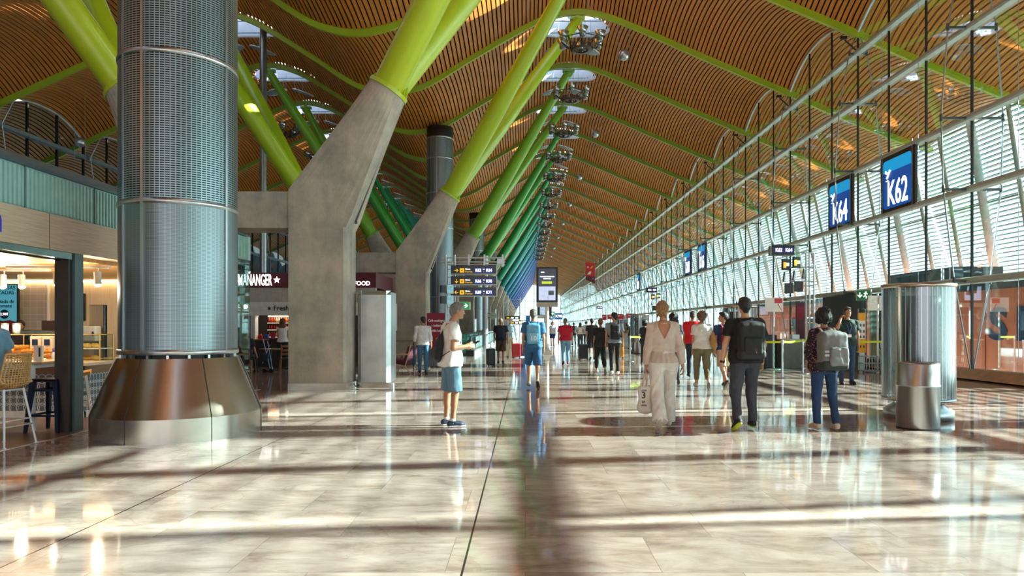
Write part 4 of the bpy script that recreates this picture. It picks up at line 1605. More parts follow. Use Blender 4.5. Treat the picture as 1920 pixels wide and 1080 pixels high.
for z in (1.5, 1.3, 1.12, 0.8):
    for x in (-0.07, 0.04):
        MB().mm((x - 0.025, -0.042, z - 0.04), (x + 0.025, -0.031, z + 0.05)).build('pictogram', M('gauge_ink', '#5B4A2A', 0.5), t)
MB().tube([(-0.13, 0, 0.6), (-0.13, 0, 2.05), (0.10, 0, 2.05), (0.10, 0, 0.6)], 0.012, 6).build('frame', ALU, t)
MB().mm((-0.1, -0.02, 0.0), (0.08, 0.02, 0.6)).build('leg', ALU, t)
t = thing('wire_rack', 'low pale blue wire rack standing on the floor at the dark doorway', 'rack', (11.0, 21.6, 0))
rk = MB()
for k in range(7):
    rk.cyl((-0.3 + k * 0.09, 0, 0.06), (-0.3 + k * 0.09, 0, 0.52), 0.010, n=5)
    rk.cyl((-0.3 + k * 0.09, 0.34, 0.06), (-0.3 + k * 0.09, 0.34, 0.52), 0.010, n=5)
for z in (0.06, 0.3, 0.52):
    rk.tube([(-0.3, 0, z), (0.24, 0, z), (0.24, 0.34, z), (-0.3, 0.34, z), (-0.3, 0, z)], 0.013, 5)
rk.build('frame', M('rack_blue', '#9FB4C0', 0.4, 0.3), t)
for x, y in ((-0.3, 0), (0.24, 0), (-0.3, 0.34), (0.24, 0.34)):
    MB().cyl((x, y, 0), (x, y, 0.07), 0.025, n=8).build('caster', BLACK, t)

# doorway in the glass: dark portal with a leaf standing open
d = bpy.data.objects.new('door_1', None)
C.objects.link(d)
struct(d)
d.location = (XF, 0, 0)
pt = MB()
pt.mm((-0.55, 24.6, 0), (-0.1, 27.2, 2.62))
pt.build('portal', M('portal_dark', '#2B3032', 0.45, 0.2), d)
pt = MB()
pt.mm((-0.62, 24.0, 0), (-0.5, 24.62, 2.62))
pt.build('reveal', M('portal_mid', '#3E4648', 0.45, 0.2), d)
MB().mm((-0.30, 22.6, 0), (-0.24, 24.0, 2.6)).build('leaf', GLASSG, d)
MB().tube([(-0.36, 23.1, 0.7), (-0.42, 23.1, 0.75), (-0.42, 23.1, 1.35), (-0.36, 23.1, 1.4)], 0.018, 6).build('door_handle', DARK, d)
p = Vector((XF - 0.75, 23.5, 2.55))
t = thing('exit_sign', 'green exit sign with a down arrow over the dark doorway at right', 'exit sign', p, R(-38))
MB().mm((-0.24, -0.05, -0.18), (0.24, 0.06, 0.18)).build('case', M('exit_frame', '#C9CEC8', 0.4), t)
MB().mm((-0.22, -0.06, -0.16), (0.22, -0.045, 0.16)).build('face', M('exit_green_dim', '#1D6B44', 0.4, emit=0.25, var=0.0), t)
m = MB()
arrow(m, -0.11, 0.0, 0.09, -PI / 2, -0.062)
m.build('arrow', LETW, t)
m = MB()
m.cyl((0.08, -0.067, 0.09), (0.08, -0.061, 0.09), 0.022, n=10)
for a_, b_ in (((0.07, 0.06), (0.05, -0.02)), ((0.05, -0.02), (0.10, -0.06)), ((0.10, -0.06), (0.08, -0.12)), ((0.05, -0.02), (0.0, -0.07)), ((0.07, 0.06), (0.13, 0.03)), ((0.07, 0.06), (0.02, 0.05))):
    m.tube([(a_[0], -0.064, a_[1]), (b_[0], -0.064, b_[1])], 0.014, 5)
m.build('running_figure', LETW, t)
MB().mm((-0.02, 0.05, -0.05), (0.02, 0.62, 0.05)).build('bracket', DARK, t)

# small red airline signs at the far gate desks
for px, py, w, h, d_, l in ((1133, 595, 8, 10, 52, 'small far red desk sign, leftmost of the four'), (1145, 594, 11, 9, 50, 'small far red desk sign, second of the four from left'),
                            (1161.5, 593.5, 15, 9, 47, 'red desk sign with a gold swoosh, third of the four from left'),
                            (1183, 592, 17, 8, 45, 'red desk sign with a gold swoosh, rightmost of the four')):
    p = at(px, py, d_)
    k = d_ / FPX
    t = thing('desk_sign', l, 'sign', p, 0, 'red airline desk signs')
    b = MB().mm((-w * k / 2, -0.04, -h * k / 2), (w * k / 2, 0.04, h * k / 2)).build('panel', M('desk_sign_red', '#B01830', 0.4, emit=0.12, var=0.03), t)
    MB().prism([(w * k * 0.12, 0.0), (w * k * 0.26, 0.02), (w * k * 0.40, h * k * 0.32), (w * k * 0.2, h * k * 0.2)], -0.047, -0.041).build('swoosh', SWO, b)
    MB().mm((-w * k * 0.35, -0.046, h * k * 0.05), (w * k * 0.05, -0.041, h * k * 0.2)).build('marking', PLAINW, b)
    MB().cyl((0, 0, -p.z), (0, 0, -h * k / 2), 0.035, n=8).build('post', ALU, t)
    MB().mm((-0.5, 0.1, -p.z), (0.5, 0.7, -p.z + 1.0)).build('desk', M('desk_pale', '#9AA0A0', 0.5), t)

# ---------------------------------------------------------------- outside: orange boarding bridge
ORN = M('bridge_orange', '#FF8258', 0.5, 0, 0.08, 1.5)
bx = 16.2
t = thing('boarding_bridge', 'orange wrapped boarding bridge outside the glass with big dark blue letters', 'boarding bridge', (bx, 0, 0))
b = MB()
b.mm((0, 17.0, -0.9), (2.2, 52.0, 2.75))
b.build('tunnel', ORN, t)
MB().mm((-0.1, 16.8, 2.75), (2.3, 52.2, 2.98)).build('roof', M('bridge_roof', '#39464B', 0.5), t)
for q in range(10):
    y = 17.0 + 3.5 * q
    MB().mm((-0.012, y, -0.9), (0.0, y + 0.05, 2.75)).build('panel_joint', M('bridge_joint', '#8E3A20', 0.5), t)
for y in (33.6, 36.0, 38.2, 40.5):
    MB().mm((-0.02, y, 1.15), (0.0, y + 0.9, 2.0)).build('window', M('bridge_window', '#4F6E80', 0.2), t)
for ch, yy in (('S', 23.38), ('E', 22.05)):
    text('lettering', ch, 1.52, M('letter_navy', '#203A5C', 0.5), t, (-0.02, yy, 1.50), (90, 0, -90), sx=1.35, ext=0.01, bold=0.045)
for y in (20.0, 34.0, 48.0):
    MB().mm((0.7, y, -4.0), (1.5, y + 0.8, -0.9)).build('support', M('bridge_support', '#8B9294', 0.5), t)
MB().mm((0.1, 26.0, 2.98), (2.0, 30.5, 3.75)).build('plant_box', M('bridge_plant', '#2F4448', 0.5), t)
# ---------------------------------------------------------------- cafe kiosk at left: shell
KX = -6.28
TILE = bpy.data.materials.new('pale_wall_tiles')
TILE.use_nodes = True
def _tiles(m, c1, c2, mort, w, h):
    n, l = m.node_tree.nodes, m.node_tree.links
    b = n['Principled BSDF']
    tc = n.new('ShaderNodeTexCoord')
    mp = n.new('ShaderNodeMapping')
    mp.inputs['Rotation'].default_value = (R(90), 0, 0)
    l.new(tc.outputs['Object'], mp.inputs['Vector'])
    br = n.new('ShaderNodeTexBrick')
    br.offset = 0.0
    br.inputs['Scale'].default_value = 1.0
    br.inputs['Brick Width'].default_value = w
    br.inputs['Row Height'].default_value = h
    br.inputs['Mortar Size'].default_value = 0.004
    br.inputs['Color1'].default_value = lin(c1) + (1,)
    br.inputs['Color2'].default_value = lin(c2) + (1,)
    br.inputs['Mortar'].default_value = lin(mort) + (1,)
    l.new(mp.outputs[0], br.inputs['Vector'])
    l.new(br.outputs['Color'], b.inputs['Base Color'])
    b.inputs['Roughness'].default_value = 0.3
_tiles(TILE, '#BEB2A6', '#B3A598', '#D8CFC4', 0.143, 0.143)
CREAM = M('cream_wood_wall', '#D9C2A2', 0.5, 0, 0.1, 3, stretch=(16, 16, 0.6))
POSTM = M('post_blue_grey', '#5F777C', 0.4, 0.4, 0.06)
t = thing('cafe_kiosk', 'low cafe kiosk at left with pale wood fascia under a frosted teal band', 'kiosk', (0, 0, 0))
MB().mm((KX - 0.25, -2.0, 2.49), (KX, 12.9, 2.96)).build('fascia', WOODP, t)
fo = t.children[0] if t.children else None
for y in (9.0, 11.3):
    MB().mm((KX - 0.02, y, 2.49), (KX + 0.003, y + 0.012, 2.96)).build('fascia_joint', M('joint_brown', '#8A745C', 0.6), t)
fb = MB()
fb.mm((KX - 0.22, -2.0, 2.97), (KX - 0.06, 15.65, 3.50))
ys = -2.0
while ys < 15.6:
    fb.mm((KX - 0.06, ys, 2.98), (KX - 0.035, ys + 0.035, 3.48))
    ys += 0.075
fb.build('frosted_band', TEALG, t)
for y in (7.2, 8.6, 10.0, 11.4, 12.8, 14.2):
    MB().mm((KX - 0.04, y, 2.97), (KX - 0.028, y + 0.015, 3.50)).build('band_joint', COPING, t)
cp = MB()
cp.prism([(KX - 0.02, 3.50), (KX - 0.02, 3.54), (KX - 0.55, 3.80), (KX - 4.0, 3.80), (KX - 4.0, 3.50)], -2.0, 15.7)
cp.build('coping', COPING, t)
MB().mm((KX - 9, 15.45, 2.97), (KX, 15.6, 3.50)).build('end_band', TEALG, t)
MB().mm((KX - 8, -2.0, 2.43), (KX - 0.25, 15.5, 2.49)).build('ceiling_panel', CEILW if False else M('cafe_ceiling_oak', '#C79A62', 0.5, 0, 0.2, 2.5, stretch=(1, 12, 1)), t)
for q in range(16):
    x = -8.5 - 0.14 * q
    b = MB()
    pts = [(x + 0.25 * math.sin(1.5 * k / 8.0) - 0.1, 8.4 + 2.0 * k / 16, 2.42) for k in range(17)]
    vs = []
    for px_, py_, pz_ in pts:
        vs += [(px_ - 0.035, py_, pz_ - 0.15), (px_ + 0.035, py_, pz_ - 0.15), (px_ + 0.035, py_, pz_), (px_ - 0.035, py_, pz_)]
    fs = []
    for k in range(16):
        for a_ in range(4):
            c_ = (a_ + 1) % 4
            fs.append((4 * k + a_, 4 * k + c_, 4 * k + 4 + c_, 4 * k + 4 + a_))
    b.add(vs, fs + [(0, 1, 2, 3), (64, 67, 66, 65)])
    b.build('wavy_lamella', M('lamella_oak', '#B9823F', 0.5, 0, 0.12), t)
MB().mm((KX - 0.20, 9.55, 0), (KX - 0.02, 9.73, 2.49)).build('post', POSTM, t)
MB().mm((KX - 0.25, 9.47, 0), (KX - 0.06, 9.55, 2.49)).build('post_dark_edge', M('post_bronze', '#4B4640', 0.4, 0.4), t)
tr = MB()
tr.mm((KX - 0.20, -2.0, 2.40), (KX - 0.03, 9.5, 2.488))
tr.mm((KX - 0.215, -2.0, 2.38), (KX - 0.17, 9.5, 2.40), 1)
tr.build('door_track', [M('track_teal_alu', '#86A2A2', 0.35, 0.5), BLACK], t)
MB().mm((KX - 0.02, 12.9, 0.02), (KX - 0.005, 15.6, 2.97)).build('glass_panel', GLASSC, t, fixn=False)
MB().mm((KX - 9.0, 15.58, 0.02), (KX - 0.02, 15.60, 2.97)).build('glass_end', GLASSC, t, fixn=False)
MB().mm((-14.5, 14.2, 0), (-9.93, 14.4, 2.43)).build('tiled_wall', TILE, t)
bw = MB()
bw.mm((-9.91, 14.2, 0), (-9.07, 14.4, 2.43))
bw.mm((-9.07, 14.2, 1.92), (-8.70, 14.4, 2.43))
bw.mm((-8.70, 14.2, 0), (-7.0, 14.4, 2.43))
bw.build('wood_wall', CREAM, t)
MB().mm((-9.93, 14.17, 0), (-9.90, 14.21, 2.43)).build('corner_trim', PLAINW, t)
MB().mm((-9.07, 14.36, 0), (-8.88, 14.40, 1.92)).build('service_door', M('service_door_grey', '#A79A8A', 0.5, 0, 0.1, 3, stretch=(9, 1, 0.5)), t)
MB().mm((-8.88, 14.5, 0), (-8.60, 14.6, 1.95)).build('recess', M('recess_brown', '#6A5038', 0.6), t)
MB().mm((-12.5, 14.12, 2.385), (-7.0, 14.19, 2.42)).build('cove_light', M('cove_led', '#FFD9A0', 0.4, emit=9.0), t)
text('lettering', 'n', 0.44, M('letter_blue', '#1A2FB0', 0.4, emit=0.15), t, (KX + 0.02, 8.04, 2.74), (90, 0, 90), ext=0.02, bold=0.012)
# real lamp light inside
def lamp(x, y, z, e, col=(1.0, 0.80, 0.55), size=0.05, rot=(0, 0, 0)):
    d_ = bpy.data.lights.new('lamp_light', 'POINT')
    d_.energy = e
    d_.color = col
    d_.shadow_soft_size = size
    o_ = bpy.data.objects.new('lamp_light', d_)
    o_.location = (x, y, z)
    o_.rotation_euler = rot
    C.objects.link(o_)
    return o_

# track spotlights
for y, x0, x1, l, sp in ((11.2, -9.7, -8.05, 'left white ceiling track in the cafe with two spotlights', (-8.55, -8.24)),
                         (10.6, -8.05, -6.7, 'white ceiling track in the cafe nearer the post with two spotlights', (-7.25, -6.62))):
    t = thing('spot_track', l, 'track light', (0, y, 2.41))
    MB().mm((x0, -0.03, -0.035), (x1 + 0.25, 0.03, 0)).build('rail', WHITE, t)
    for x in sp:
        s = MB()
        s.cyl((x, 0, -0.035), (x, 0, -0.11), 0.010, n=8)
        s.cyl((x - 0.012, -0.02, -0.10), (x + 0.018, -0.05, -0.30), 0.052, n=18)
        so = s.build('spotlight', WHITE, t)
        e = MB()
        e.cyl((x + 0.018, -0.05, -0.301), (x + 0.019, -0.051, -0.303), 0.042, n=16)
        e.build('lens', LIGHTW, so)
        lamp(x + 0.02, y - 0.07, 2.41 - 0.36, 38)

# menu screens
def screen(label, x0, x1, z0, z1, y, lines, circ=None, red=False):
    t = thing('menu_screen', label, 'menu screen', ((x0 + x1) / 2, y, (z0 + z1) / 2), 0, 'blue menu screens')
    w, h = x1 - x0, z1 - z0
    MB().mm((-w / 2, 0.0, -h / 2), (w / 2, 0.06, h / 2)).build('case', BLACK, t)
    s = MB().mm((-w / 2 + 0.02, -0.004, -h / 2 + 0.02), (w / 2 - 0.02, 0.0, h / 2 - 0.02)).build('screen', M('menu_blue', '#4E9FB4', 0.3, emit=0.55, var=0.03), t)
    for s_, sz, zz, xx in lines:
        text('lettering', s_, sz, M('menu_ink', '#0C2A38', 0.5), s, (xx, -0.008, zz), (90, 0, 0), align='RIGHT', ext=0.002, bold=0.001)
    if circ:
        MB().cyl((circ[0], -0.008, circ[1]), (circ[0], -0.012, circ[1]), circ[2], n=28).build('price_disc', M('menu_disc', '#10263A', 0.4), s)
        text('lettering', circ[3], circ[2] * 0.75, LETW, s, (circ[0], -0.016, circ[1]), (90, 0, 0), ext=0.001)
    if red:
        b = MB()
        b.prism([(-w / 2 + 0.02, -h / 2 + 0.02), (w / 2 - 0.02, -h / 2 + 0.02), (w / 2 - 0.02, -h * 0.25), (w * 0.3, -h * 0.21), (w * 0.12, -h * 0.23), (-w * 0.1, -h * 0.20), (-w / 2 + 0.02, -h * 0.22)], -0.012, -0.005)
        b.build('food_picture', M('menu_red_food', '#5A1418', 0.4, emit=0.25, var=0.5, scale=14), s)
    return t
screen('tall blue menu screen on the tiled cafe wall, cut by the picture edge', -11.2, -10.41, 1.30, 2.34, 14.0,
       [('DELICIOSAS', 0.105, 0.44, 0.35), ('TOSTADAS', 0.105, 0.34, 0.33), ('Tostada de', 0.10, 0.16, 0.33), ('tomate', 0.10, 0.07, 0.28)],
       (0.13, -0.10, 0.095, '2,90€'), True)
screen('smaller blue menu screen on the wood wall next to the post', -9.60, -9.12, 1.59, 2.15, 14.1,
       [('SUGERENCIAS', 0.055, 0.20, 0.2), ('Tostada', 0.05, 0.07, 0.17), ('+ zumo', 0.05, 0.01, 0.17)], (-0.08, -0.12, 0.075, '3,50€'))
t = thing('wall_speaker_box', 'black box with small pale panels above the smaller menu screen', 'wall box', at(125, 533, 14.1))
MB().mm((-0.09, 0, -0.14), (0.22, 0.09, 0.14)).build('case', BLACK, t, bevel=0.02)
MB().mm((-0.06, -0.006, -0.04), (-0.01, 0.0, 0.05)).build('indicator', M('indicator_amber', '#E8C08A', 0.4, emit=0.4), t)
MB().mm((0.02, -0.006, -0.09), (0.12, 0.0, 0.09)).build('panel', ALU, t)

# counter with a pierced white pattern
PATW = M('pattern_white', '#E4E9EA', 0.45)
PATB = M('counter_back', '#6E7C84', 0.6)
def pattern(b, w, h, cell=0.115, y=0.0):
    """overlapping circles grille in x-z"""
    nx, nz = int(w / cell) + 1, int(h / cell) + 1
    for i in range(nx):
        for j in range(nz):
            cx, cz = (i + 0.5) * cell, (j + 0.5) * cell
            if cx > w or cz > h:
                continue
            m = 14
            r0, r1 = cell * 0.60, cell * 0.70
            vs = []
            for k in range(m):
                g = 2 * PI * k / m
                for r in (r0, r1):
                    vs.append((min(w, max(0, cx + r * math.cos(g))), y, min(h, max(0, cz + r * math.sin(g)))))
            b.add(vs, [(2 * k, 2 * ((k + 1) % m), 2 * ((k + 1) % m) + 1, 2 * k + 1) for k in range(m)])
ct = thing('cafe_counter', 'cafe counter with white circle-pattern front and wooden band', 'counter', (0, 0, 0))
b = MB()
b.mm((-11.2, 11.06, 0.1), (-7.16, 11.9, 0.84))
b.mm((-7.9, 11.9, 0.1), (-7.16, 13.9, 0.84))
b.build('body', PATB, ct)
b = MB()
pattern(b, 4.1, 0.60)
o = b.build('pattern_front', PATW, ct, (-11.2, 11.03, 0.10), fixn=False)
o = b.build('pattern_side', PATW, ct, (-7.13, 11.03, 0.10), fixn=False)
o.rotation_euler = (0, 0, R(90))
o.scale = (0.7, 1, 1)
b = MB()
b.mm((-11.2, 11.0, 0.70), (-7.1, 11.06, 0.84))
b.mm((-7.16, 11.0, 0.70), (-7.1, 13.9, 0.84))
b.build('wood_band', M('counter_band', '#8C6F52', 0.45, 0, 0.15, 4, stretch=(1, 1, 14)), ct)
b = MB()
b.mm((-11.2, 10.9, 0.84), (-7.0, 11.95, 0.885))
b.mm((-7.9, 11.95, 0.84), (-7.0, 13.95, 0.885))
b.build('worktop', M('counter_top', '#CDBEA9', 0.25, 0, 0.06), ct)
b = MB()
b.mm((-11.2, 11.02, 0.0), (-7.12, 11.06, 0.1))
b.mm((-7.16, 11.02, 0.0), (-7.12, 13.9, 0.1))
b.build('plinth', WHITE, ct)

# glass display cases
GOLD = M('case_frame_gold', '#C7A968', 0.35, 0.6)
def case(label, x0, x1, y0, y1, z0, z1):
    t = thing('display_case', label, 'display case', ((x0 + x1) / 2, (y0 + y1) / 2, z0), 0, 'glass pastry cases')
    w, d, h = (x1 - x0) / 2, (y1 - y0) / 2, z1 - z0
    g = MB()
    g.quad((-w, -d, 0), (w, -d, 0), (w, -d, h), (-w, -d, h))
    g.quad((w, -d, 0), (w, d, 0), (w, d, h), (w, -d, h))
    g.quad((-w, -d, 0), (-w, d, 0), (-w, d, h), (-w, -d, h))
    g.build('glass', GLASSC, t, fixn=False)
    MB().mm((-w, -d, h - 0.012), (w, d, h)).build('lid', GLASSG, t)
    f = MB()
    for x, y in ((-w, -d), (w, -d), (w, d), (-w, d)):
        f.cyl((x, y, 0), (x, y, h), 0.010, n=6)
    for z in (0.0, h):
        f.tube([(-w, -d, z), (w, -d, z), (w, d, z), (-w, d, z), (-w, -d, z)], 0.010, 6)
    f.build('frame', GOLD, t)
    MB().mm((-w, -d, h * 0.45), (w, d, h * 0.45 + 0.01)).build('shelf', PLAINW, t)
    return t
case('glass pastry case on the counter left of the post', -10.6, -8.45, 11.5, 11.88, 0.887, 1.33)
case('glass pastry case on the counter right of the post', -8.35, -7.2, 11.55, 11.93, 0.887, 1.33)
CRUST = [M('crust_gold', '#C98A35', 0.55, 0, 0.3, 14, bump=0.3), M('crust_brown', '#9C5F22', 0.55, 0, 0.3, 14, bump=0.3), M('crust_pale', '#DDA957', 0.55, 0, 0.25, 14, bump=0.3)]
def bread(name, cat, label, group, L, r, mat):
    b = MB()
    n = 12
    b.tube([(L * (k / n - 0.5), 0.02 * math.sin(PI * k / n), r * 0.9) for k in range(n + 1)],
           [r * (0.25 + 0.75 * math.sin(PI * (0.08 + 0.84 * k / n)) ** 0.6) for k in range(n + 1)], 10)
    for k in range(1, 5):
        x = L * (k / 5 - 0.5)
        b.box((x, 0, r * 1.72), (r * 0.5, r * 1.1, r * 0.2), rz=0.5)
    o = b.build(name, mat)
    return tag(o, label, cat, group)
bq = bread('baguette', 'bread', 'crusty baguette sandwich heaped on the counter between stool and post', 'baguettes on the counter', 0.30, 0.042, CRUST[0])
rng = random.Random(3)
k = 0
for row, (z, n) in enumerate(((0.886, 9), (0.955, 8), (1.02, 7), (1.085, 3))):
    for i in range(n):
        x = -9.05 + i * 0.19 + row * 0.1
        o = bq if k == 0 else bq.copy()
        if k:
            C.objects.link(o)
            if k < 3:
                o.data = bq.data.copy()
                o.data.materials[0] = CRUST[k]
                (bq_alt := o.data) if k == 1 else None
        o.location = (min(x, -7.55), 11.25 + rng.uniform(-0.05, 0.05) + row * 0.03, z)
        o.rotation_euler = (0, 0, rng.uniform(-0.5, 0.5) + (0.9 if i % 3 == 2 else 0))
        k += 1
pb = bread('pastry', 'pastry', 'golden pastry on the shelf of the pastry case right of the post', 'pastries in the right case', 0.16, 0.045, CRUST[2])
k = 0
for z in (0.89, 1.10):
    for i in range(6):
        o = pb if k == 0 else pb.copy()
        if k:
            C.objects.link(o)
        o.location = (-8.2 + i * 0.165, 11.70 + rng.uniform(-0.04, 0.04), z)
        o.rotation_euler = (0, 0, rng.uniform(-0.4, 0.4))
        k += 1
pc = bread('croissant', 'pastry', 'brown pastry in the pastry case left of the post', 'pastries in the left case', 0.17, 0.045, CRUST[1])
for i in range(9):
    o = pc if i == 0 else pc.copy()
    if i:
        C.objects.link(o)
    o.location = (-10.45 + i * 0.22, 11.68, 1.10 if i % 2 else 0.89)
    o.rotation_euler = (0, 0, rng.uniform(-0.5, 0.5))
# coffee grinders behind the counter, dispenser, bottles, cups
def dispenser(label, x):
    t = thing('juice_dispenser', label, 'dispenser', (x, 11.42, 0.886), 0, 'cream dispensers on the counter')
    MB().mm((-0.09, -0.03, 0.20), (0.09, 0.14, 0.42)).build('tank', M('dispenser_cream', '#D9C7AC', 0.4), t, bevel=0.015)
    MB().mm((-0.07, -0.01, 0.0), (0.07, 0.14, 0.20)).build('stand', M('dispenser_cream', '#D9C7AC', 0.4), t)
    MB().mm((-0.045, -0.04, 0.27), (0.045, -0.028, 0.37)).build('display', M('display_blue', '#1C2B4A', 0.2), t)
    MB().mm((-0.10, -0.1, 0.0), (0.10, 0.0, 0.03)).build('drip_tray', DARK, t)
    return t
dispenser('left cream dispenser with dark display on the cafe counter', -8.18)
dispenser('right cream dispenser with dark display on the cafe counter, next to the post', -7.98)
t = thing('coffee_machine', 'black coffee machine behind the cream dispensers', 'coffee machine', (-8.8, 12.8, 0.0))
MB().mm((-0.8, -0.3, 0.0), (0.5, 0.3, 0.9)).build('cabinet', PATB, t)
MB().mm((-0.45, -0.25, 0.9), (0.30, 0.25, 1.40)).build('body', M('machine_black', '#24282B', 0.3, 0.3), t, bevel=0.02)
MB().mm((-0.47, -0.3, 1.28), (0.32, 0.25, 1.40)).build('head', STEEL, t, bevel=0.02)
for x in (-0.25, 0.0, 0.2):
    MB().cyl((x, -0.3, 1.2), (x, -0.3, 1.29), 0.035, n=12).build('group_head', STEEL, t)
MB().mm((-0.2, -0.1, 1.40), (0.28, 0.1, 1.58)).build('hopper', M('hopper_brown', '#3A2A22', 0.3), t)
t = thing('towel_dispenser', 'white paper towel dispenser with blue window right of the post', 'dispenser', (-8.92, 13.95, 1.32))
MB().mm((-0.16, 0, -0.16), (0.14, 0.2, 0.16)).build('case', WHITE, t, bevel=0.03)
MB().prism([(0.06, -0.02), (0.09, -0.05), (0.11, 0.0), (0.09, 0.05), (0.06, 0.03)], -0.006, 0.001).build('window', M('window_blue', '#22408A', 0.3), t)
t = thing('bottle', 'clear bottle with purple cap on the counter right of the post', 'bottle', (-7.72, 11.18, 0.886))
MB().lathe([(0, 0), (0.035, 0), (0.036, 0.12), (0.018, 0.17), (0.018, 0.19), (0, 0.19)], 18).build('body', M('bottle_pale', '#C9D4DC', 0.2), t)
MB().lathe([(0.024, 0.17), (0.024, 0.23), (0, 0.23)], 16).build('cap', M('cap_purple', '#43348A', 0.4), t)
t = thing('napkin_box', 'white box on the counter beside the bottle with purple cap', 'box', (-7.52, 11.3, 0.886))
MB().mm((-0.11, -0.05, 0), (0.08, 0.05, 0.23)).build('case', WHITE, t, bevel=0.01)
t = thing('paper_cup', 'red paper cup at the end of the cafe counter', 'cup', (-7.22, 11.06, 0.886))
MB().lathe([(0, 0), (0.03, 0), (0.04, 0.11), (0, 0.11)], 18).build('body', M('cup_red', '#B3121E', 0.5), t)
MB().lathe([(0.042, 0.105), (0.042, 0.125), (0, 0.125)], 18).build('lid', PLAINW, t)
cups = None
for i, x in enumerate((-8.03 + 0.2, -7.93, -7.86)):
    if cups is None:
        cups = thing('coffee_cup', 'white cup on the counter just right of the post', 'cup', (0, 0, 0), 0, 'white cups on the counter')
        MB().lathe([(0, 0), (0.025, 0), (0.045, 0.07), (0.04, 0.07), (0.022, 0.01), (0, 0.01)], 18).build('body', PLAINW, cups)
        MB().tube([(0.04, 0, 0.055), (0.065, 0, 0.05), (0.06, 0, 0.025), (0.035, 0, 0.02)], 0.006, 6).build('cup_handle', PLAINW, cups)
        o = cups
    else:
        o = copy_tree(cups)
    o.location = (x, 11.08, 0.886)
jar = None
for i, x in enumerate((-9.32, -9.13, -8.92, -8.72)):
    if jar is None:
        jar = thing('canister', 'white canister standing on top of the left pastry case', 'canister', (0, 0, 0), 0, 'white canisters on the pastry case')
        MB().lathe([(0, 0), (0.055, 0), (0.055, 0.17), (0, 0.17)], 18).build('body', PLAINW, jar)
        MB().lathe([(0.058, 0.165), (0.058, 0.19), (0, 0.195)], 18).build('lid', ALU, jar)
        o = jar
    else:
        o = copy_tree(jar)
    o.location = (x, 11.7, 1.332)
t = thing('menu_holder', 'white card in a holder on the high table by the wicker stool', 'menu card', (-6.95, 9.75, 0.977))
MB().mm((-0.06, -0.015, 0), (0.06, 0.015, 0.22)).build('card', PLAINW, t)
MB().mm((0.01, -0.018, 0.06), (0.035, -0.014, 0.19)).build('print', PLAINK, t)

# high table and stools
NAVY = M('navy_metal', '#161E3C', 0.35, 0.5, 0.08)
STOOLW = M('stool_white', '#E6E8EA', 0.4)
t = thing('high_table', 'high table with pale top and white legs behind the wicker stool', 'table', (-7.25, 9.9, 0))
MB().mm((-0.75, -0.35, 0.94), (0.48, 0.35, 0.975)).build('top', M('table_top_pale', '#B99F7C', 0.4, 0, 0.15, 4, stretch=(1, 12, 1)), t, bevel=0.01)
for x in (-0.65, 0.30):
    for y in (-0.28, 0.28):
        MB().cyl((x, y, 0.94), (x + (0.06 if x > 0 else -0.06), y * 1.2, 0), 0.04, 0.03, n=12).build('leg', STOOLW, t)
MB().mm((-0.65, -0.3, 0.88), (0.34, 0.3, 0.94)).build('apron', STOOLW, t)
t = thing('metal_stool', 'navy blue metal bar stool before the patterned counter', 'bar stool', (-6.66, 9.62, 0))
MB().mm((-0.19, -0.19, 0.70), (0.19, 0.19, 0.745)).build('seat', NAVY, t, bevel=0.03)
for sx in (-1, 1):
    for sy in (-1, 1):
        b = MB()
        b.prism([(0, 0), (1, 0), (1, 1), (0, 1)], 0, 1, axis=2)
        b.v = [(sx * ((0.16 if z > 0.5 else 0.225) + (x - 0.5) * (0.065 if z > 0.5 else 0.035)), sy * ((0.16 if z > 0.5 else 0.225) + (y - 0.5) * (0.065 if z > 0.5 else 0.035)), z * 0.71) for x, y, z in b.v]
        b.build('leg', NAVY, t)
for z, k in ((0.22, 0.205), (0.57, 0.175)):
    for a_, b_ in (((-k, -k), (k, -k)), ((k, -k), (k, k)), ((k, k), (-k, k)), ((-k, k), (-k, -k))):
        MB().mm((min(a_[0], b_[0]) - 0.006, min(a_[1], b_[1]) - 0.006, z), (max(a_[0], b_[0]) + 0.006, max(a_[1], b_[1]) + 0.006, z + 0.03)).build('brace', NAVY, t)
WICK = M('wicker', '#C79A60', 0.6, 0, 0.25, 25, bump=0.2)
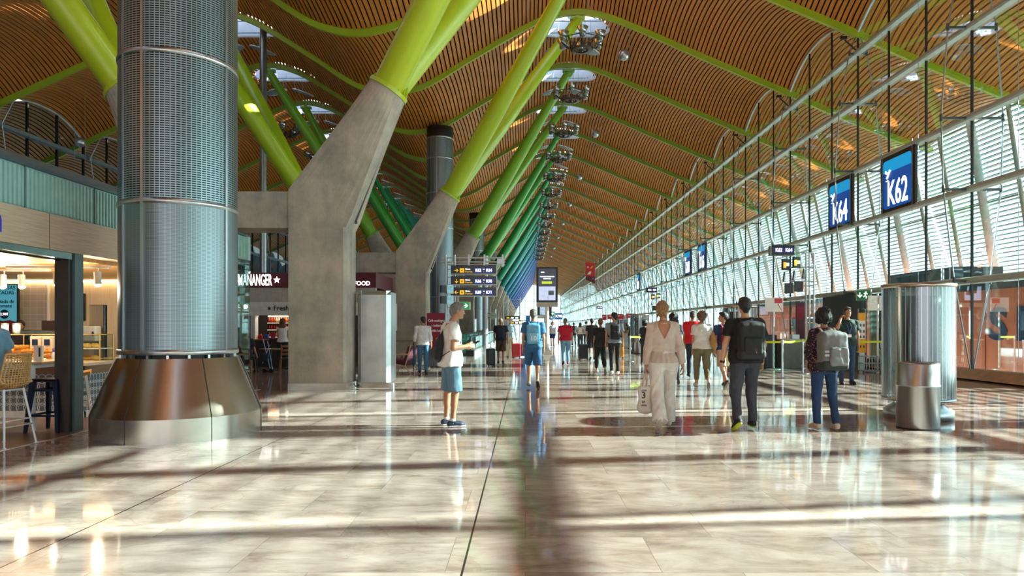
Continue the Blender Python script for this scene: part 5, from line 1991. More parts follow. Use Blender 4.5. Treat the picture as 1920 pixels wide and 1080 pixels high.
def wicker_stool(label, x, y, rz):
    t = thing('wicker_stool', label, 'bar stool', (x, y, 0), rz, 'wicker bar stools')
    def shell(u, v):
        """u across (-1..1), v from the front edge (0) over the seat to the top of the back (1)"""
        if v < 0.45:
            f_ = v / 0.45
            py_, pz_ = 0.20 - 0.38 * f_, 0.73 - 0.03 * math.sin(PI * f_)
        else:
            f_ = (v - 0.45) / 0.55
            py_, pz_ = -0.18 - 0.07 * f_, 0.73 + 0.40 * f_ ** 0.9
        w = 0.215 if v < 0.45 else 0.215 - 0.03 * (v - 0.45) / 0.55
        curl = 0.05 * u * u
        return Vector((u * w, py_ + (curl if v > 0.5 else 0), pz_ + (curl if v < 0.5 else 0)))
    b = MB()
    for i in range(12):
        u = -1 + 2 * i / 11
        b.tube([shell(u, k / 20) for k in range(21)], 0.0085, 5)
    for k in range(1, 26):
        b.tube([shell(-1 + 2 * i / 10, k / 26) for i in range(11)], 0.007, 5)
    b.tube([shell(-1, k / 20) for k in range(21)] + [shell(-1 + 2 * i / 10, 1) for i in range(11)] + [shell(1, 1 - k / 20) for k in range(21)], 0.014, 6)
    b.build('woven_shell', WICK, t)
    for sx in (-1, 1):
        for sy in (-1, 1):
            MB().cyl((sx * 0.14, sy * 0.13, 0.70), (sx * 0.235, sy * 0.225, 0), 0.014, 0.012, n=8).build('leg', STOOLW, t)
            MB().cyl((sx * 0.235, sy * 0.225, 0), (sx * 0.235, sy * 0.225, 0.012), 0.022, n=10).build('foot_cap', STOOLW, t)
    r = MB()
    for z, k in ((0.25, 0.20), (0.32, 0.19)):
        r.tube([(-k, -k, z), (k, -k, z), (k, k, z), (-k, k, z), (-k, -k, z)], 0.008, 6)
    MB().tube([(-0.14, -0.13, 0.69), (0.14, -0.13, 0.69), (0.14, 0.13, 0.69), (-0.14, 0.13, 0.69), (-0.14, -0.13, 0.69)], 0.012, 6).build('seat_frame', STOOLW, t)
    r.build('footrest', STOOLW, t)
    return t
wicker_stool('wicker bar stool on white legs at the left picture edge, occupied', -6.43, 8.42, R(84))
wicker_stool('wicker bar stool beyond the navy stool, half hidden by the post', -6.95, 10.55, R(-60))

# plant with pink blossom strings behind the glass corner
t = thing('flower_garland', 'string of pink blossoms hanging behind the kiosk glass corner', 'garland', (-6.55, 15.0, 0))
pk = MB()
rng = random.Random(5)
for k in range(46):
    z = 0.75 + 1.75 * k / 46
    pk.sphere((rng.uniform(-0.05, 0.05), rng.uniform(-0.05, 0.05), z), rng.uniform(0.015, 0.03), 6)
pk.build('blossom', M('blossom_pink', '#C2347A', 0.6), t)
MB().cyl((0, 0, 0.6), (0, 0, 2.49), 0.006, n=5).build('string', M('twig_green', '#3C5A38', 0.6), t)
t = thing('potted_plant', 'small yellow flowered plant on the floor behind the glass corner', 'plant', (-6.62, 15.1, 0))
MB().lathe([(0, 0), (0.10, 0), (0.13, 0.22), (0.11, 0.22), (0, 0.2)], 16).build('pot', M('pot_grey', '#6B6B66', 0.6), t)
pk = MB()
for k in range(60):
    p = Vector((rng.gauss(0, 0.08), rng.gauss(0, 0.08), 0.38 + rng.gauss(0, 0.1)))
    pk.sphere(p, rng.uniform(0.012, 0.03), 6)
pk.build('flowers', M('plant_yellow', '#B9B23C', 0.6, 0, 0.4, 20), t)
# ---------------------------------------------------------------- second restaurant, behind the first concrete column
RY = 25.0
t = thing('food_kiosk', 'maroon signed food kiosk with lit shelves behind the first concrete column', 'kiosk', (0, 0, 0))
MB().mm((-14, RY, 2.89), (-5.47, RY + 3.2, 3.44)).build('fascia', MAROON, t)
text('lettering', 'LA', 0.58, LETW, t, (-10.42, RY - 0.01, 3.16), (90, 0, 0), sx=0.45, bold=0.008, align='RIGHT')
text('lettering', 'MAÑANGER', 0.58, LETW, t, (-9.28, RY - 0.01, 3.15), (90, 0, 0), sx=0.385, bold=0.008, align='RIGHT')
st = MB()
st.prism([(-9.10 + (0.13 if k % 2 == 0 else 0.055) * math.sin(PI * k / 5), 3.17 + (0.13 if k % 2 == 0 else 0.055) * math.cos(PI * k / 5)) for k in range(10)], RY - 0.012, RY)
st.build('star', LETW, t)
text('lettering', 'HOMEMADE FOOD', 0.22, LETW, t, (-5.68, RY - 0.01, 3.04), (90, 0, 0), bold=0.004, align='RIGHT', sx=0.95)
cb = MB()
cb.mm((-14, RY + 0.05, 2.36), (-5.5, RY + 0.3, 2.89))
for k in range(140):
    x = -14 + 0.06 * k
    cb.mm((x, RY + 0.03, 2.38), (x + 0.028, RY + 0.05, 2.87))
cb.build('ribbed_band', M('ribbed_grey', '#B6B4AE', 0.5), t)
MB().mm((-14, RY - 0.02, 1.88), (-5.5, RY + 0.3, 2.36)).build('white_fascia', M('fascia_white', '#C9CDCB', 0.5), t)
text('lettering', 'Freshly made', 0.26, M('letter_dark_brown', '#2A1815', 0.5), t, (-9.22, RY - 0.03, 2.13), (90, 0, 0), bold=0.004, align='LEFT')
st = MB()
st.prism([(-9.37 + (0.085 if k % 2 == 0 else 0.035) * math.sin(PI * k / 5), 2.13 + (0.085 if k % 2 == 0 else 0.035) * math.cos(PI * k / 5)) for k in range(10)], RY - 0.035, RY - 0.02)
st.build('star', M('letter_dark_brown', '#2A1815', 0.5), t)
MB().mm((-14, RY + 2.6, 0), (-5.5, RY + 2.8, 2.9)).build('back_wall', M('kiosk_inside', '#2A2322', 0.6), t)
MB().mm((-14, RY + 0.3, 2.3), (-5.5, RY + 2.7, 2.36)).build('ceiling_panel', M('kiosk_inside', '#2A2322', 0.6), t)
MB().mm((-10.06, RY + 0.0, 0), (-9.9, RY + 0.3, 1.88)).build('pillar', M('pillar_white', '#BFC3C1', 0.5), t)
MB().mm((-5.9, RY + 0.3, 1.3), (-5.0, RY + 1.6, 2.35)).build('white_end_box', M('fascia_white', '#C9CDCB', 0.5), t)
MB().mm((-5.32, RY + 0.27, 1.75), (-5.05, RY + 0.3, 2.05)).build('small_screen', M('kiosk_screen', '#1A2238', 0.3, emit=0.2, var=0.6, scale=8), t)
MB().mm((-6.2, RY + 0.4, 0), (-5.6, RY + 2.6, 2.3)).build('end_wall', M('kiosk_inside', '#2A2322', 0.6), t)
lamp(-9.0, RY + 1.2, 2.25, 130, (1.0, 0.85, 0.68), 0.06)

# lit product shelf with rows of bottles and jars
t = thing('product_shelf', 'lit shelf unit full of bottles in the food kiosk', 'shelf', (-9.15, RY + 0.85, 0))
MB().mm((-0.65, 0.28, 0.1), (0.62, 0.32, 1.85)).build('back_panel', M('shelf_back', '#5A4030', 0.5), t)
ZS = [0.55, 0.82, 1.09, 1.36, 1.62]
for z in ZS:
    MB().mm((-0.62, 0.0, z - 0.02), (0.60, 0.30, z)).build('shelf_board', WOOD, t)
    MB().mm((-0.62, -0.012, z - 0.045), (0.60, 0.0, z - 0.005)).build('price_strip', M('price_strip', '#E4DCCF', 0.5, emit=0.3), t)  # strip glows faintly: shelf light put into its material
for x in (-0.65, 0.60):
    MB().mm((x, 0, 0), (x + 0.05, 0.32, 1.88)).build('side_panel', DARK, t)
MB().mm((-0.6, 0.02, 1.84), (0.6, 0.06, 1.87)).build('light_strip', M('shelf_led', '#FFE0B0', 0.4, emit=14.0), t)
COLS = ['#B3261C', '#D8652A', '#E0A33A', '#C93A2A', '#7E2A1C', '#D9C8A4', '#9A3B22', '#5C7A34', '#2F5FA0']
protos = []
for c in COLS:
    b = MB()
    b.lathe([(0, 0), (0.036, 0), (0.038, 0.1), (0.018, 0.15), (0.018, 0.18), (0, 0.18)], 10)
    o = b.build('bottle', M('bottle_%s' % c[1:], c, 0.3, var=0.05))
    C.objects.unlink(o)
    protos.append(o)
rows = ['bottom shelf', 'second shelf from the bottom', 'middle shelf', 'second shelf from the top', 'top shelf']
names = {0: 'red', 1: 'orange', 2: 'amber', 3: 'scarlet', 4: 'dark red', 5: 'cream', 6: 'brick brown', 7: 'green', 8: 'blue'}
rng = random.Random(11)
for r_, z in enumerate(ZS):
    for i in range(13):
        q = [[7, 8, 3, 7, 3], [3, 4, 1, 7], [1, 2, 4, 6], [0, 3, 1, 5], [3, 5, 1, 0, 5]][r_]
        q = q[(i // 3) % len(q)]
        o = protos[q].copy()
        C.objects.link(o)
        o.location = (-9.15 - 0.57 + i * 0.09, RY + 0.95, z)
        tag(o, '%s bottle on the %s of the lit shelf unit' % (names[q], rows[r_]), 'bottle', '%s bottles on the %s' % (names[q], rows[r_]))

# counter and wood furniture in front
t = thing('serving_counter', 'dark serving counter with pale wood end before the lit shelf', 'counter', (-8.6, RY - 0.6, 0))
MB().mm((-0.45, -0.3, 0), (0.25, 0.3, 1.02)).build('body', M('counter_dark', '#2B2624', 0.5), t)
MB().mm((0.25, -0.32, 0), (0.36, 0.3, 1.02)).build('end_panel', WOOD, t)
MB().mm((-0.5, -0.34, 1.02), (0.4, 0.34, 1.06)).build('top', M('counter_slab', '#4A4038', 0.3), t)
bag = [('#C02020', 'red'), ('#2458B8', 'blue'), ('#D8A020', 'yellow'), ('#B02A50', 'pink'), ('#3A8A3A', 'green'), ('#2080C0', 'pale blue')]
for i, (c, n_) in enumerate(bag):
    b = MB()
    b.prism([(-0.07, 0), (0.07, 0), (0.075, 0.10), (0.05, 0.19), (-0.05, 0.19), (-0.075, 0.10)], -0.035, 0.035)
    o = b.build('snack_bag', M('bag_%s' % c[1:], c, 0.35, var=0.3, scale=20), None, (-9.75 + i * 0.24 + (0.12 if i > 3 else 0), RY - 0.55 if i > 2 else RY + 0.1, 1.062 if i > 2 else 1.0), bevel=0.01)
    tag(o, '%s snack bag standing in front of the lit shelf' % n_, 'snack bag', 'snack bags before the lit shelf')
t = thing('snack_stand', 'low dark stand under the snack bags, left of the serving counter', 'stand', (-9.5, RY + 0.1, 0))
MB().mm((-0.45, -0.2, 0), (0.35, 0.25, 0.96)).build('body', M('counter_dark', '#2B2624', 0.5), t)
MB().mm((-0.47, -0.22, 0.96), (0.37, 0.27, 1.0)).build('top', WOOD, t)

CHW = M('chair_wood', '#8A5630', 0.45, 0, 0.2, 5)
def wood_chair(label, x, y, rz):
    t = thing('wooden_chair', label, 'chair', (x, y, 0), rz, 'slatted wooden chairs')
    MB().mm((-0.24, -0.22, 0.42), (0.24, 0.24, 0.47)).build('seat', DARK, t, bevel=0.01)
    for sx in (-1, 1):
        MB().cyl((sx * 0.22, 0.2, 0.43), (sx * 0.24, 0.24, 0), 0.022, n=8).build('leg', CHW, t)
        MB().tube([(sx * 0.25, -0.32, 0.0), (sx * 0.22, -0.20, 0.42), (sx * 0.22, -0.28, 0.90)], 0.022, 8).build('leg', CHW, t)
    for z, y_ in ((0.60, -0.235), (0.72, -0.255), (0.85, -0.275)):
        MB().mm((-0.22, y_ - 0.012, z - 0.035), (0.22, y_ + 0.012, z + 0.035)).build('back_slat', CHW, t)
    return t
wood_chair('slatted wooden chair seen from behind, under the seated man in dark clothes', -8.78, 21.4, 0)
wood_chair('slatted wooden chair half hidden by the first concrete column', -7.55, 21.7, R(25))
t = thing('small_table', 'small round bistro table between the wooden chairs', 'table', (-8.35, 22.4, 0))
MB().cyl((0, 0, 0.71), (0, 0, 0.74), 0.36, n=28).build('top', CHW, t)
MB().cyl((0, 0, 0.02), (0, 0, 0.71), 0.03, n=10).build('column', DARK, t)
MB().cyl((0, 0, 0), (0, 0, 0.03), 0.24, n=20).build('base', DARK, t)
t = thing('folded_stroller', 'folded pale blue framed stroller leaning by the wooden chairs', 'stroller', (-8.16, 21.5, 0))
for a_, b_ in (((-0.1, 0, 1.05), (0.12, 0, 0.15)), ((0.0, 0.1, 1.0), (0.16, 0.1, 0.12)), ((-0.12, 0.0, 0.3), (0.1, 0.05, 0.9))):
    MB().tube([a_, b_], 0.016, 6).build('frame_tube', M('stroller_blue', '#8FA3C4', 0.35, 0.5), t)
MB().mm((-0.12, -0.03, 0.35), (0.06, 0.12, 0.62)).build('seat', M('stroller_cloth', '#28304A', 0.7), t, bevel=0.03)
for x in (-0.05, 0.16):
    MB().cyl((x, -0.03, 0.07), (x, 0.0, 0.07), 0.07, n=16).build('wheel', BLACK, t)

# cafe banner, lounge chair, table and suitcases near the second column
t = thing('cafe_banner', 'maroon red banner with white Spanish text beside the grey-haired man', 'banner', at(819, 0, 27.5).to_2d().to_3d())
t.location = ((819 - CX) * 27.5 / FPX, 27.5, 0)
bo = MB().mm((-0.40, -0.03, 0.25), (0.38, 0.03, 2.01)).build('panel', M('cafe_banner_red', '#8E1234', 0.45, var=0.05), t)
for s_, z in (('Café ecológico', 1.70), ('y bollería', 1.50), ('recién hecha', 1.30)):
    text('lettering', s_, 0.135, PLAINW, bo, (0, -0.035, z), (90, 0, 0), bold=0.003, sx=0.85)
MB().prism([(-0.05, 0.98), (0.05, 1.05), (0.22, 1.02), (0.28, 0.92), (0.14, 0.86), (0.0, 0.88)], -0.036, -0.031).build('food_picture', M('croissant_print', '#D98A3A', 0.5, var=0.3, scale=20), bo)
MB().mm((-0.44, -0.2, 0.0), (0.42, 0.2, 0.06)).build('foot', WHITE, t)
for x in (-0.38, 0.36):
    MB().mm((x - 0.02, 0.03, 0.0), (x + 0.02, 0.06, 2.0)).build('upright', ALU, t)
t = thing('lounge_chair', 'low armchair with maroon cushions on a pale wooden frame', 'armchair', (-3.88, 21.6, 0), R(72))
PALEW = M('chair_pale_wood', '#C9AE8C', 0.45, 0, 0.12, 4)
MAR2 = M('cushion_maroon', '#5B2233', 0.7, 0, 0.12, 12, bump=0.15)
s = MB().box((0, 0.02, 0.36), (0.56, 0.58, 0.14), rot=Matrix.Rotation(R(8), 3, 'X')).build('seat_cushion', MAR2, t, bevel=0.04)
s = MB().box((0, -0.30, 0.60), (0.56, 0.14, 0.52), rot=Matrix.Rotation(R(18), 3, 'X')).build('back_cushion', MAR2, t, bevel=0.04)
for sx in (-1, 1):
    MB().tube([(sx * 0.33, 0.36, 0.0), (sx * 0.33, 0.28, 0.28), (sx * 0.33, -0.26, 0.22), (sx * 0.33, -0.46, 0.0)], 0.022, 8).build('leg_frame', PALEW, t)
    MB().tube([(sx * 0.33, 0.34, 0.58), (sx * 0.33, -0.36, 0.60)], 0.024, 8).build('armrest', PALEW, t)
    MB().tube([(sx * 0.33, 0.28, 0.28), (sx * 0.33, 0.34, 0.58)], 0.02, 8).build('arm_post', PALEW, t)
    MB().tube([(sx * 0.33, -0.26, 0.22), (sx * 0.33, -0.46, 0.90)], 0.02, 8).build('back_post', PALEW, t)
t = thing('side_table', 'thin dark table behind the maroon armchair', 'table', (-4.15, 23.3, 0))
MB().mm((-0.75, -0.3, 0.96), (0.5, 0.3, 1.0)).build('top', M('thin_table_top', '#7C6650', 0.4), t)
for x in (-0.6, 0.35):
    MB().cyl((x, 0, 0), (x, 0, 0.96), 0.025, n=8).build('leg', DARK, t)
t = thing('bistro_table', 'small black bistro table between armchair and white shirted man', 'table', (-3.45, 22.6, 0))
MB().cyl((0, 0, 0.70), (0, 0, 0.73), 0.30, n=24).build('top', BLACK, t)
MB().cyl((0, 0, 0.02), (0, 0, 0.70), 0.028, n=10).build('column', BLACK, t)
for g in (0, PI / 2, PI, 3 * PI / 2):
    MB().tube([(0, 0, 0.06), (0.28 * math.cos(g), 0.28 * math.sin(g), 0.012)], 0.014, 6).build('leg', BLACK, t)
t = thing('metal_bench', 'low black metal bench frame behind the white shirted man', 'bench', (-4.1, 26.6, 0))
for x in (-0.7, -0.25, 0.2, 0.65):
    MB().cyl((x, 0, 0), (x, 0, 0.38), 0.02, n=8).build('leg', BLACK, t)
MB().mm((-0.8, -0.2, 0.38), (0.8, 0.2, 0.42)).build('seat', BLACK, t)

def suitcase(label, x, y, w, h, d, mat, rz=0.0, handle=True, hh=0.35, group=None):
    t = thing('suitcase', label, 'suitcase', (x, y, 0), rz, group)
    MB().mm((-w / 2, -d / 2, 0.05), (w / 2, d / 2, h)).build('shell', mat, t, bevel=0.045)
    gr = MB()
    for k in range(5):
        xx = -w / 2 + w * (k + 1) / 6
        gr.mm((xx - 0.008, -d / 2 - 0.006, 0.1), (xx + 0.008, -d / 2, h - 0.05))
    gr.build('ridge', mat, t)
    for sx in (-1, 1):
        for sy in (-1, 1):
            MB().cyl((sx * w * 0.38 - 0.015, sy * d * 0.32, 0.03), (sx * w * 0.38 + 0.015, sy * d * 0.32, 0.03), 0.03, n=12).build('wheel', BLACK, t)
    if handle:
        MB().tube([(-0.09, d * 0.3, h), (-0.09, d * 0.3, h + hh), (0.09, d * 0.3, h + hh), (0.09, d * 0.3, h)], 0.010, 6).build('pull_handle', DARK, t)
    else:
        MB().tube([(-0.07, 0, h), (-0.05, 0, h + 0.03), (0.05, 0, h + 0.03), (0.07, 0, h)], 0.010, 6).build('grip', BLACK, t)
    return t
SUITK = M('suitcase_charcoal', '#1E2226', 0.45, 0, 0.15)
q = fl(810, 690)
suitcase('black suitcase standing right of the white shirted man, larger one', q.x, q.y, 0.42, 0.72, 0.26, SUITK, R(15))
q = fl(822, 688)
suitcase('dark suitcase half hidden behind the grey-haired man', q.x + 0.05, q.y + 0.4, 0.36, 0.55, 0.24, M('suitcase_slate', '#2E343A', 0.5), R(-10), False)
q = fl(920, 687)
suitcase('dark grey upright suitcase standing alone left of the navy shirted man', q.x, q.y, 0.30, 0.66, 0.30, SUITK, R(20), False)
q = fl(968, 671)
suitcase('bright red suitcase beside the pale blue shirted person', q.x, q.y, 0.42, 0.68, 0.26, M('suitcase_red', '#B01E28', 0.35), 0.1)
q = fl(979, 670)
suitcase('bright blue suitcase right of the red one', q.x, q.y + 0.3, 0.36, 0.62, 0.26, M('suitcase_blue', '#2B6FA8', 0.35), -0.1, False)
q = fl(1094, 675)
suitcase('dark suitcase pulled along left of the black shirted walker', q.x, q.y, 0.42, 0.70, 0.28, SUITK, 0.1, True, 0.42)
q = fl(1165, 672)
suitcase('yellow suitcase partly hidden by the man with grey shirt and backpack', q.x - 0.1, q.y, 0.40, 0.72, 0.26, M('suitcase_yellow', '#C98A1C', 0.4), 0.0, True)
# ---------------------------------------------------------------- people: bodies and clothes grown as smooth blended volumes
V3 = lambda *a: np.array(a, dtype=np.float64)
class Field:
    """signed distance volume; shapes are blended in, then the zero surface is extracted"""
    def __init__(s, lo, hi, h):
        s.h = h
        s.lo = np.array(lo, float)
        s.n = np.maximum(4, np.ceil((np.array(hi, float) - s.lo) / h).astype(int) + 1)
        s.D = np.full(s.n, 1.0, dtype=np.float32)
        s.ax = [s.lo[i] + h * np.arange(s.n[i]) for i in range(3)]
    def win(s, lo, hi):
        a = np.clip(np.floor((np.array(lo) - s.lo) / s.h).astype(int), 0, s.n)
        b = np.clip(np.ceil((np.array(hi) - s.lo) / s.h).astype(int) + 1, 0, s.n)
        if np.any(b <= a):
            return None, None
        sl = tuple(slice(a[i], b[i]) for i in range(3))
        g = [s.ax[i][a[i]:b[i]] for i in range(3)]
        return sl, (g[0][:, None, None], g[1][None, :, None], g[2][None, None, :])
    def put(s, sl, d, k):
        D = s.D[sl]
        if k <= 0:
            s.D[sl] = np.minimum(D, d)
        else:
            h = np.clip(0.5 + 0.5 * (D - d) / k, 0, 1)
            s.D[sl] = D * (1 - h) + d * h - k * h * (1 - h)
    def cap(s, a, b, ra, rb=None, k=0.02, cut=None, sq=None):
        """tapered capsule a-b; cut: list of (point, normal) keeping the negative side; sq=(axis vector, factor) flattens"""
        rb = ra if rb is None else rb
        a, b = np.array(a, float), np.array(b, float)
        m = max(ra, rb) + k + s.h * 2 + 0.01
        sl, g = s.win(np.minimum(a, b) - m, np.maximum(a, b) + m)
        if sl is None:
            return
        X, Y, Z = g[0] - a[0], g[1] - a[1], g[2] - a[2]
        ba = b - a
        L = max(1e-9, ba @ ba)
        t = np.clip((X * ba[0] + Y * ba[1] + Z * ba[2]) / L, 0, 1)
        px, py, pz = X - t * ba[0], Y - t * ba[1], Z - t * ba[2]
        if sq:
            ax, f = np.array(sq[0], float), sq[1]
            ax = ax / np.linalg.norm(ax)
            q = px * ax[0] + py * ax[1] + pz * ax[2]
            px, py, pz = px + ax[0] * q * (f - 1), py + ax[1] * q * (f - 1), pz + ax[2] * q * (f - 1)
        d = np.sqrt(px * px + py * py + pz * pz) - (ra + (rb - ra) * t)
        if cut:
            for p, nrm in cut:
                d = np.maximum(d, (g[0] - p[0]) * nrm[0] + (g[1] - p[1]) * nrm[1] + (g[2] - p[2]) * nrm[2])
        s.put(sl, d, k)
    def ell(s, c, r, k=0.02, rot=None, cut=None):
        r = np.array(r, float)
        m = r.max() + k + s.h * 2 + 0.01
        sl, g = s.win(np.array(c) - m, np.array(c) + m)
        if sl is None:
            return
        X, Y, Z = g[0] - c[0], g[1] - c[1], g[2] - c[2]
        if rot is not None:
            X, Y, Z = (rot[0][0] * X + rot[1][0] * Y + rot[2][0] * Z, rot[0][1] * X + rot[1][1] * Y + rot[2][1] * Z, rot[0][2] * X + rot[1][2] * Y + rot[2][2] * Z)
        q = np.sqrt((X / r[0]) ** 2 + (Y / r[1]) ** 2 + (Z / r[2]) ** 2)
        d = (q - 1) * r.min()
        if cut:
            for p, nrm in cut:
                d = np.maximum(d, (g[0] - p[0]) * nrm[0] + (g[1] - p[1]) * nrm[1] + (g[2] - p[2]) * nrm[2])
        s.put(sl, d, k)
    def rbox(s, c, half, r, k=0.01, rot=None):
        half = np.array(half, float)
        m = np.linalg.norm(half) + k + s.h * 2
        sl, g = s.win(np.array(c) - m, np.array(c) + m)
        if sl is None:
            return
        X, Y, Z = g[0] - c[0], g[1] - c[1], g[2] - c[2]
        if rot is not None:
            X, Y, Z = (rot[0][0] * X + rot[1][0] * Y + rot[2][0] * Z, rot[0][1] * X + rot[1][1] * Y + rot[2][1] * Z, rot[0][2] * X + rot[1][2] * Y + rot[2][2] * Z)
        qx, qy, qz = np.abs(X) - half[0] + r, np.abs(Y) - half[1] + r, np.abs(Z) - half[2] + r
        d = np.sqrt(np.maximum(qx, 0) ** 2 + np.maximum(qy, 0) ** 2 + np.maximum(qz, 0) ** 2) + np.minimum(np.maximum(qx, np.maximum(qy, qz)), 0) - r
        s.put(sl, d, k)
    def loft(s, prof, off=0.0, k=0.03, zlo=None, zhi=None, yc=None, xc=None):
        """torso: rows (z, half width, half depth, y centre)"""
        P = np.array(prof, float)
        z0, z1 = (P[0, 0] if zlo is None else zlo), (P[-1, 0] if zhi is None else zhi)
        m = P[:, 1].max() + off + k + 0.08
        sl, g = s.win((-m + (xc or 0) - 0.06, -m - 0.1, z0 - 0.05), (m + (xc or 0) + 0.06, m + 0.1, z1 + 0.05))
        if sl is None:
            return
        zz = g[2].ravel()
        w = np.interp(zz, P[:, 0], P[:, 1])[None, None, :] + off
        dd = np.interp(zz, P[:, 0], P[:, 2])[None, None, :] + off
        y0 = np.interp(zz, P[:, 0], P[:, 3])[None, None, :]
        X, Y = np.abs(g[0] - (xc or 0)) / w, np.abs(g[1] - y0) / dd
        e = 2.5
        q = (X ** e + Y ** e) ** (1 / e)
        d = (q - 1) * np.minimum(w, dd)
        d = np.maximum(d, np.maximum(z0 - g[2], g[2] - z1))
        s.put(sl, d, k)
    def noise(s, amp, freq, seed=0, zf=1.0):
        r = np.random.RandomState(seed)
        X, Y, Z = s.ax[0][:, None, None], s.ax[1][None, :, None], s.ax[2][None, None, :] * zf
        N = np.zeros(s.n, dtype=np.float32)
        for i in range(5):
            f = freq * (1 + 0.6 * i)
            v = r.normal(size=3)
            v /= np.linalg.norm(v)
            ph = r.uniform(0, 6.28)
            N += (np.sin((X * v[0] + Y * v[1] + Z * v[2]) * f + ph + 1.5 * np.sin((X * v[1] + Y * v[2] + Z * v[0]) * f * 0.7)) / (1 + 0.5 * i)).astype(np.float32)
        s.D += amp * N
    def cut(s, p, nrm):
        s.D = np.maximum(s.D, (s.ax[0][:, None, None] - p[0]) * nrm[0] + (s.ax[1][None, :, None] - p[1]) * nrm[1] + (s.ax[2][None, None, :] - p[2]) * nrm[2]).astype(np.float32)
    def surf(s):
        """naive surface nets"""
        D = s.D
        D[0], D[-1] = np.maximum(D[0], 0.01), np.maximum(D[-1], 0.01)
        D[:, 0], D[:, -1] = np.maximum(D[:, 0], 0.01), np.maximum(D[:, -1], 0.01)
        D[:, :, 0], D[:, :, -1] = np.maximum(D[:, :, 0], 0.01), np.maximum(D[:, :, -1], 0.01)
        ins = D < 0
        nx, ny, nz = D.shape
        cnt = np.zeros((nx - 1, ny - 1, nz - 1), dtype=np.int8)
        corners = [(i, j, k) for i in (0, 1) for j in (0, 1) for k in (0, 1)]
        for i, j, k in corners:
            cnt += ins[i:nx - 1 + i, j:ny - 1 + j, k:nz - 1 + k]
        act = np.argwhere((cnt > 0) & (cnt < 8))
        if len(act) == 0:
            return [], []
        idx = np.full(cnt.shape, -1, dtype=np.int64)
        idx[act[:, 0], act[:, 1], act[:, 2]] = np.arange(len(act))
        acc = np.zeros((len(act), 3))
        num = np.zeros(len(act))
        edges = []
        for a in corners:
            for ax in range(3):
                if a[ax] == 0:
                    b = list(a)
                    b[ax] = 1
                    edges.append((a, tuple(b), ax))
        for a, b, ax in edges:
            da = D[act[:, 0] + a[0], act[:, 1] + a[1], act[:, 2] + a[2]].astype(np.float64)
            db = D[act[:, 0] + b[0], act[:, 1] + b[1], act[:, 2] + b[2]].astype(np.float64)
            cr = (da < 0) != (db < 0)
            t = np.where(cr, da / np.where(cr, da - db, 1), 0)
            p = np.tile(np.array(a, float), (len(act), 1))
            p[:, ax] += t
            acc += p * cr[:, None]
            num += cr
        verts = s.lo + s.h * (act + acc / num[:, None])
        faces = []
        for ax in range(3):
            u, v = (ax + 1) % 3, (ax + 2) % 3
            sa = [slice(None)] * 3
            sb = [slice(None)] * 3
            sa[ax], sb[ax] = slice(0, -1), slice(1, None)
            A, B = ins[tuple(sa)], ins[tuple(sb)]
            e = np.argwhere(A != B)
            ok = (e[:, u] > 0) & (e[:, v] > 0) & (e[:, u] < D.shape[u] - 1) & (e[:, v] < D.shape[v] - 1)
            e = e[ok]
            if len(e) == 0:
                continue
            fl_ = A[e[:, 0], e[:, 1], e[:, 2]]
            q = []
            for du, dv in ((1, 1), (0, 1), (0, 0), (1, 0)):
                c = e.copy()
                c[:, u] -= du
                c[:, v] -= dv
                q.append(idx[c[:, 0], c[:, 1], c[:, 2]])
            q = np.stack(q, 1)
            q[~fl_] = q[~fl_][:, ::-1]
            faces.append(q)
        return verts, np.concatenate(faces)

def vmesh(name, pieces, mat, parent=None):
    """one mesh object from one or more (verts, faces)"""
    vs, fs, o = [], [], 0
    for v, f in pieces:
        if len(v) == 0:
            continue
        vs.append(np.asarray(v))
        fs.append(np.asarray(f) + o)
        o += len(v)
    me = bpy.data.meshes.new(name)
    if vs:
        V = np.concatenate(vs)
        F = np.concatenate(fs)
        me.vertices.add(len(V))
        me.vertices.foreach_set('co', V.astype(np.float32).ravel())
        me.loops.add(F.size)
        me.loops.foreach_set('vertex_index', F.astype(np.int32).ravel())
        me.polygons.add(len(F))
        me.polygons.foreach_set('loop_start', np.arange(0, F.size, 4, dtype=np.int32))
        me.polygons.foreach_set('loop_total', np.full(len(F), 4, dtype=np.int32))
        me.polygons.foreach_set('use_smooth', np.ones(len(F), dtype=bool))
        me.update(calc_edges=True)
        me.validate()
    me.materials.append(mat)
    ob = bpy.data.objects.new(name, me)
    C.objects.link(ob)
    if parent is not None:
        ob.parent = parent
    return ob

def skin(tone):
    c = {'light': '#C99A7C', 'tan': '#B07D5C', 'pale': '#D6AE92', 'dark': '#7A4E36'}[tone]
    return M('skin_' + tone, c, 0.5, 0, 0.06, 9, bump=0.04, bscale=120)
def cloth(c, rough=0.8):
    return M('cloth_' + c.lstrip('#'), c, rough, 0, 0.10, 12, bump=0.12, bscale=160)
def unit(v):
    v = np.array(v, float)
    return v / np.linalg.norm(v)

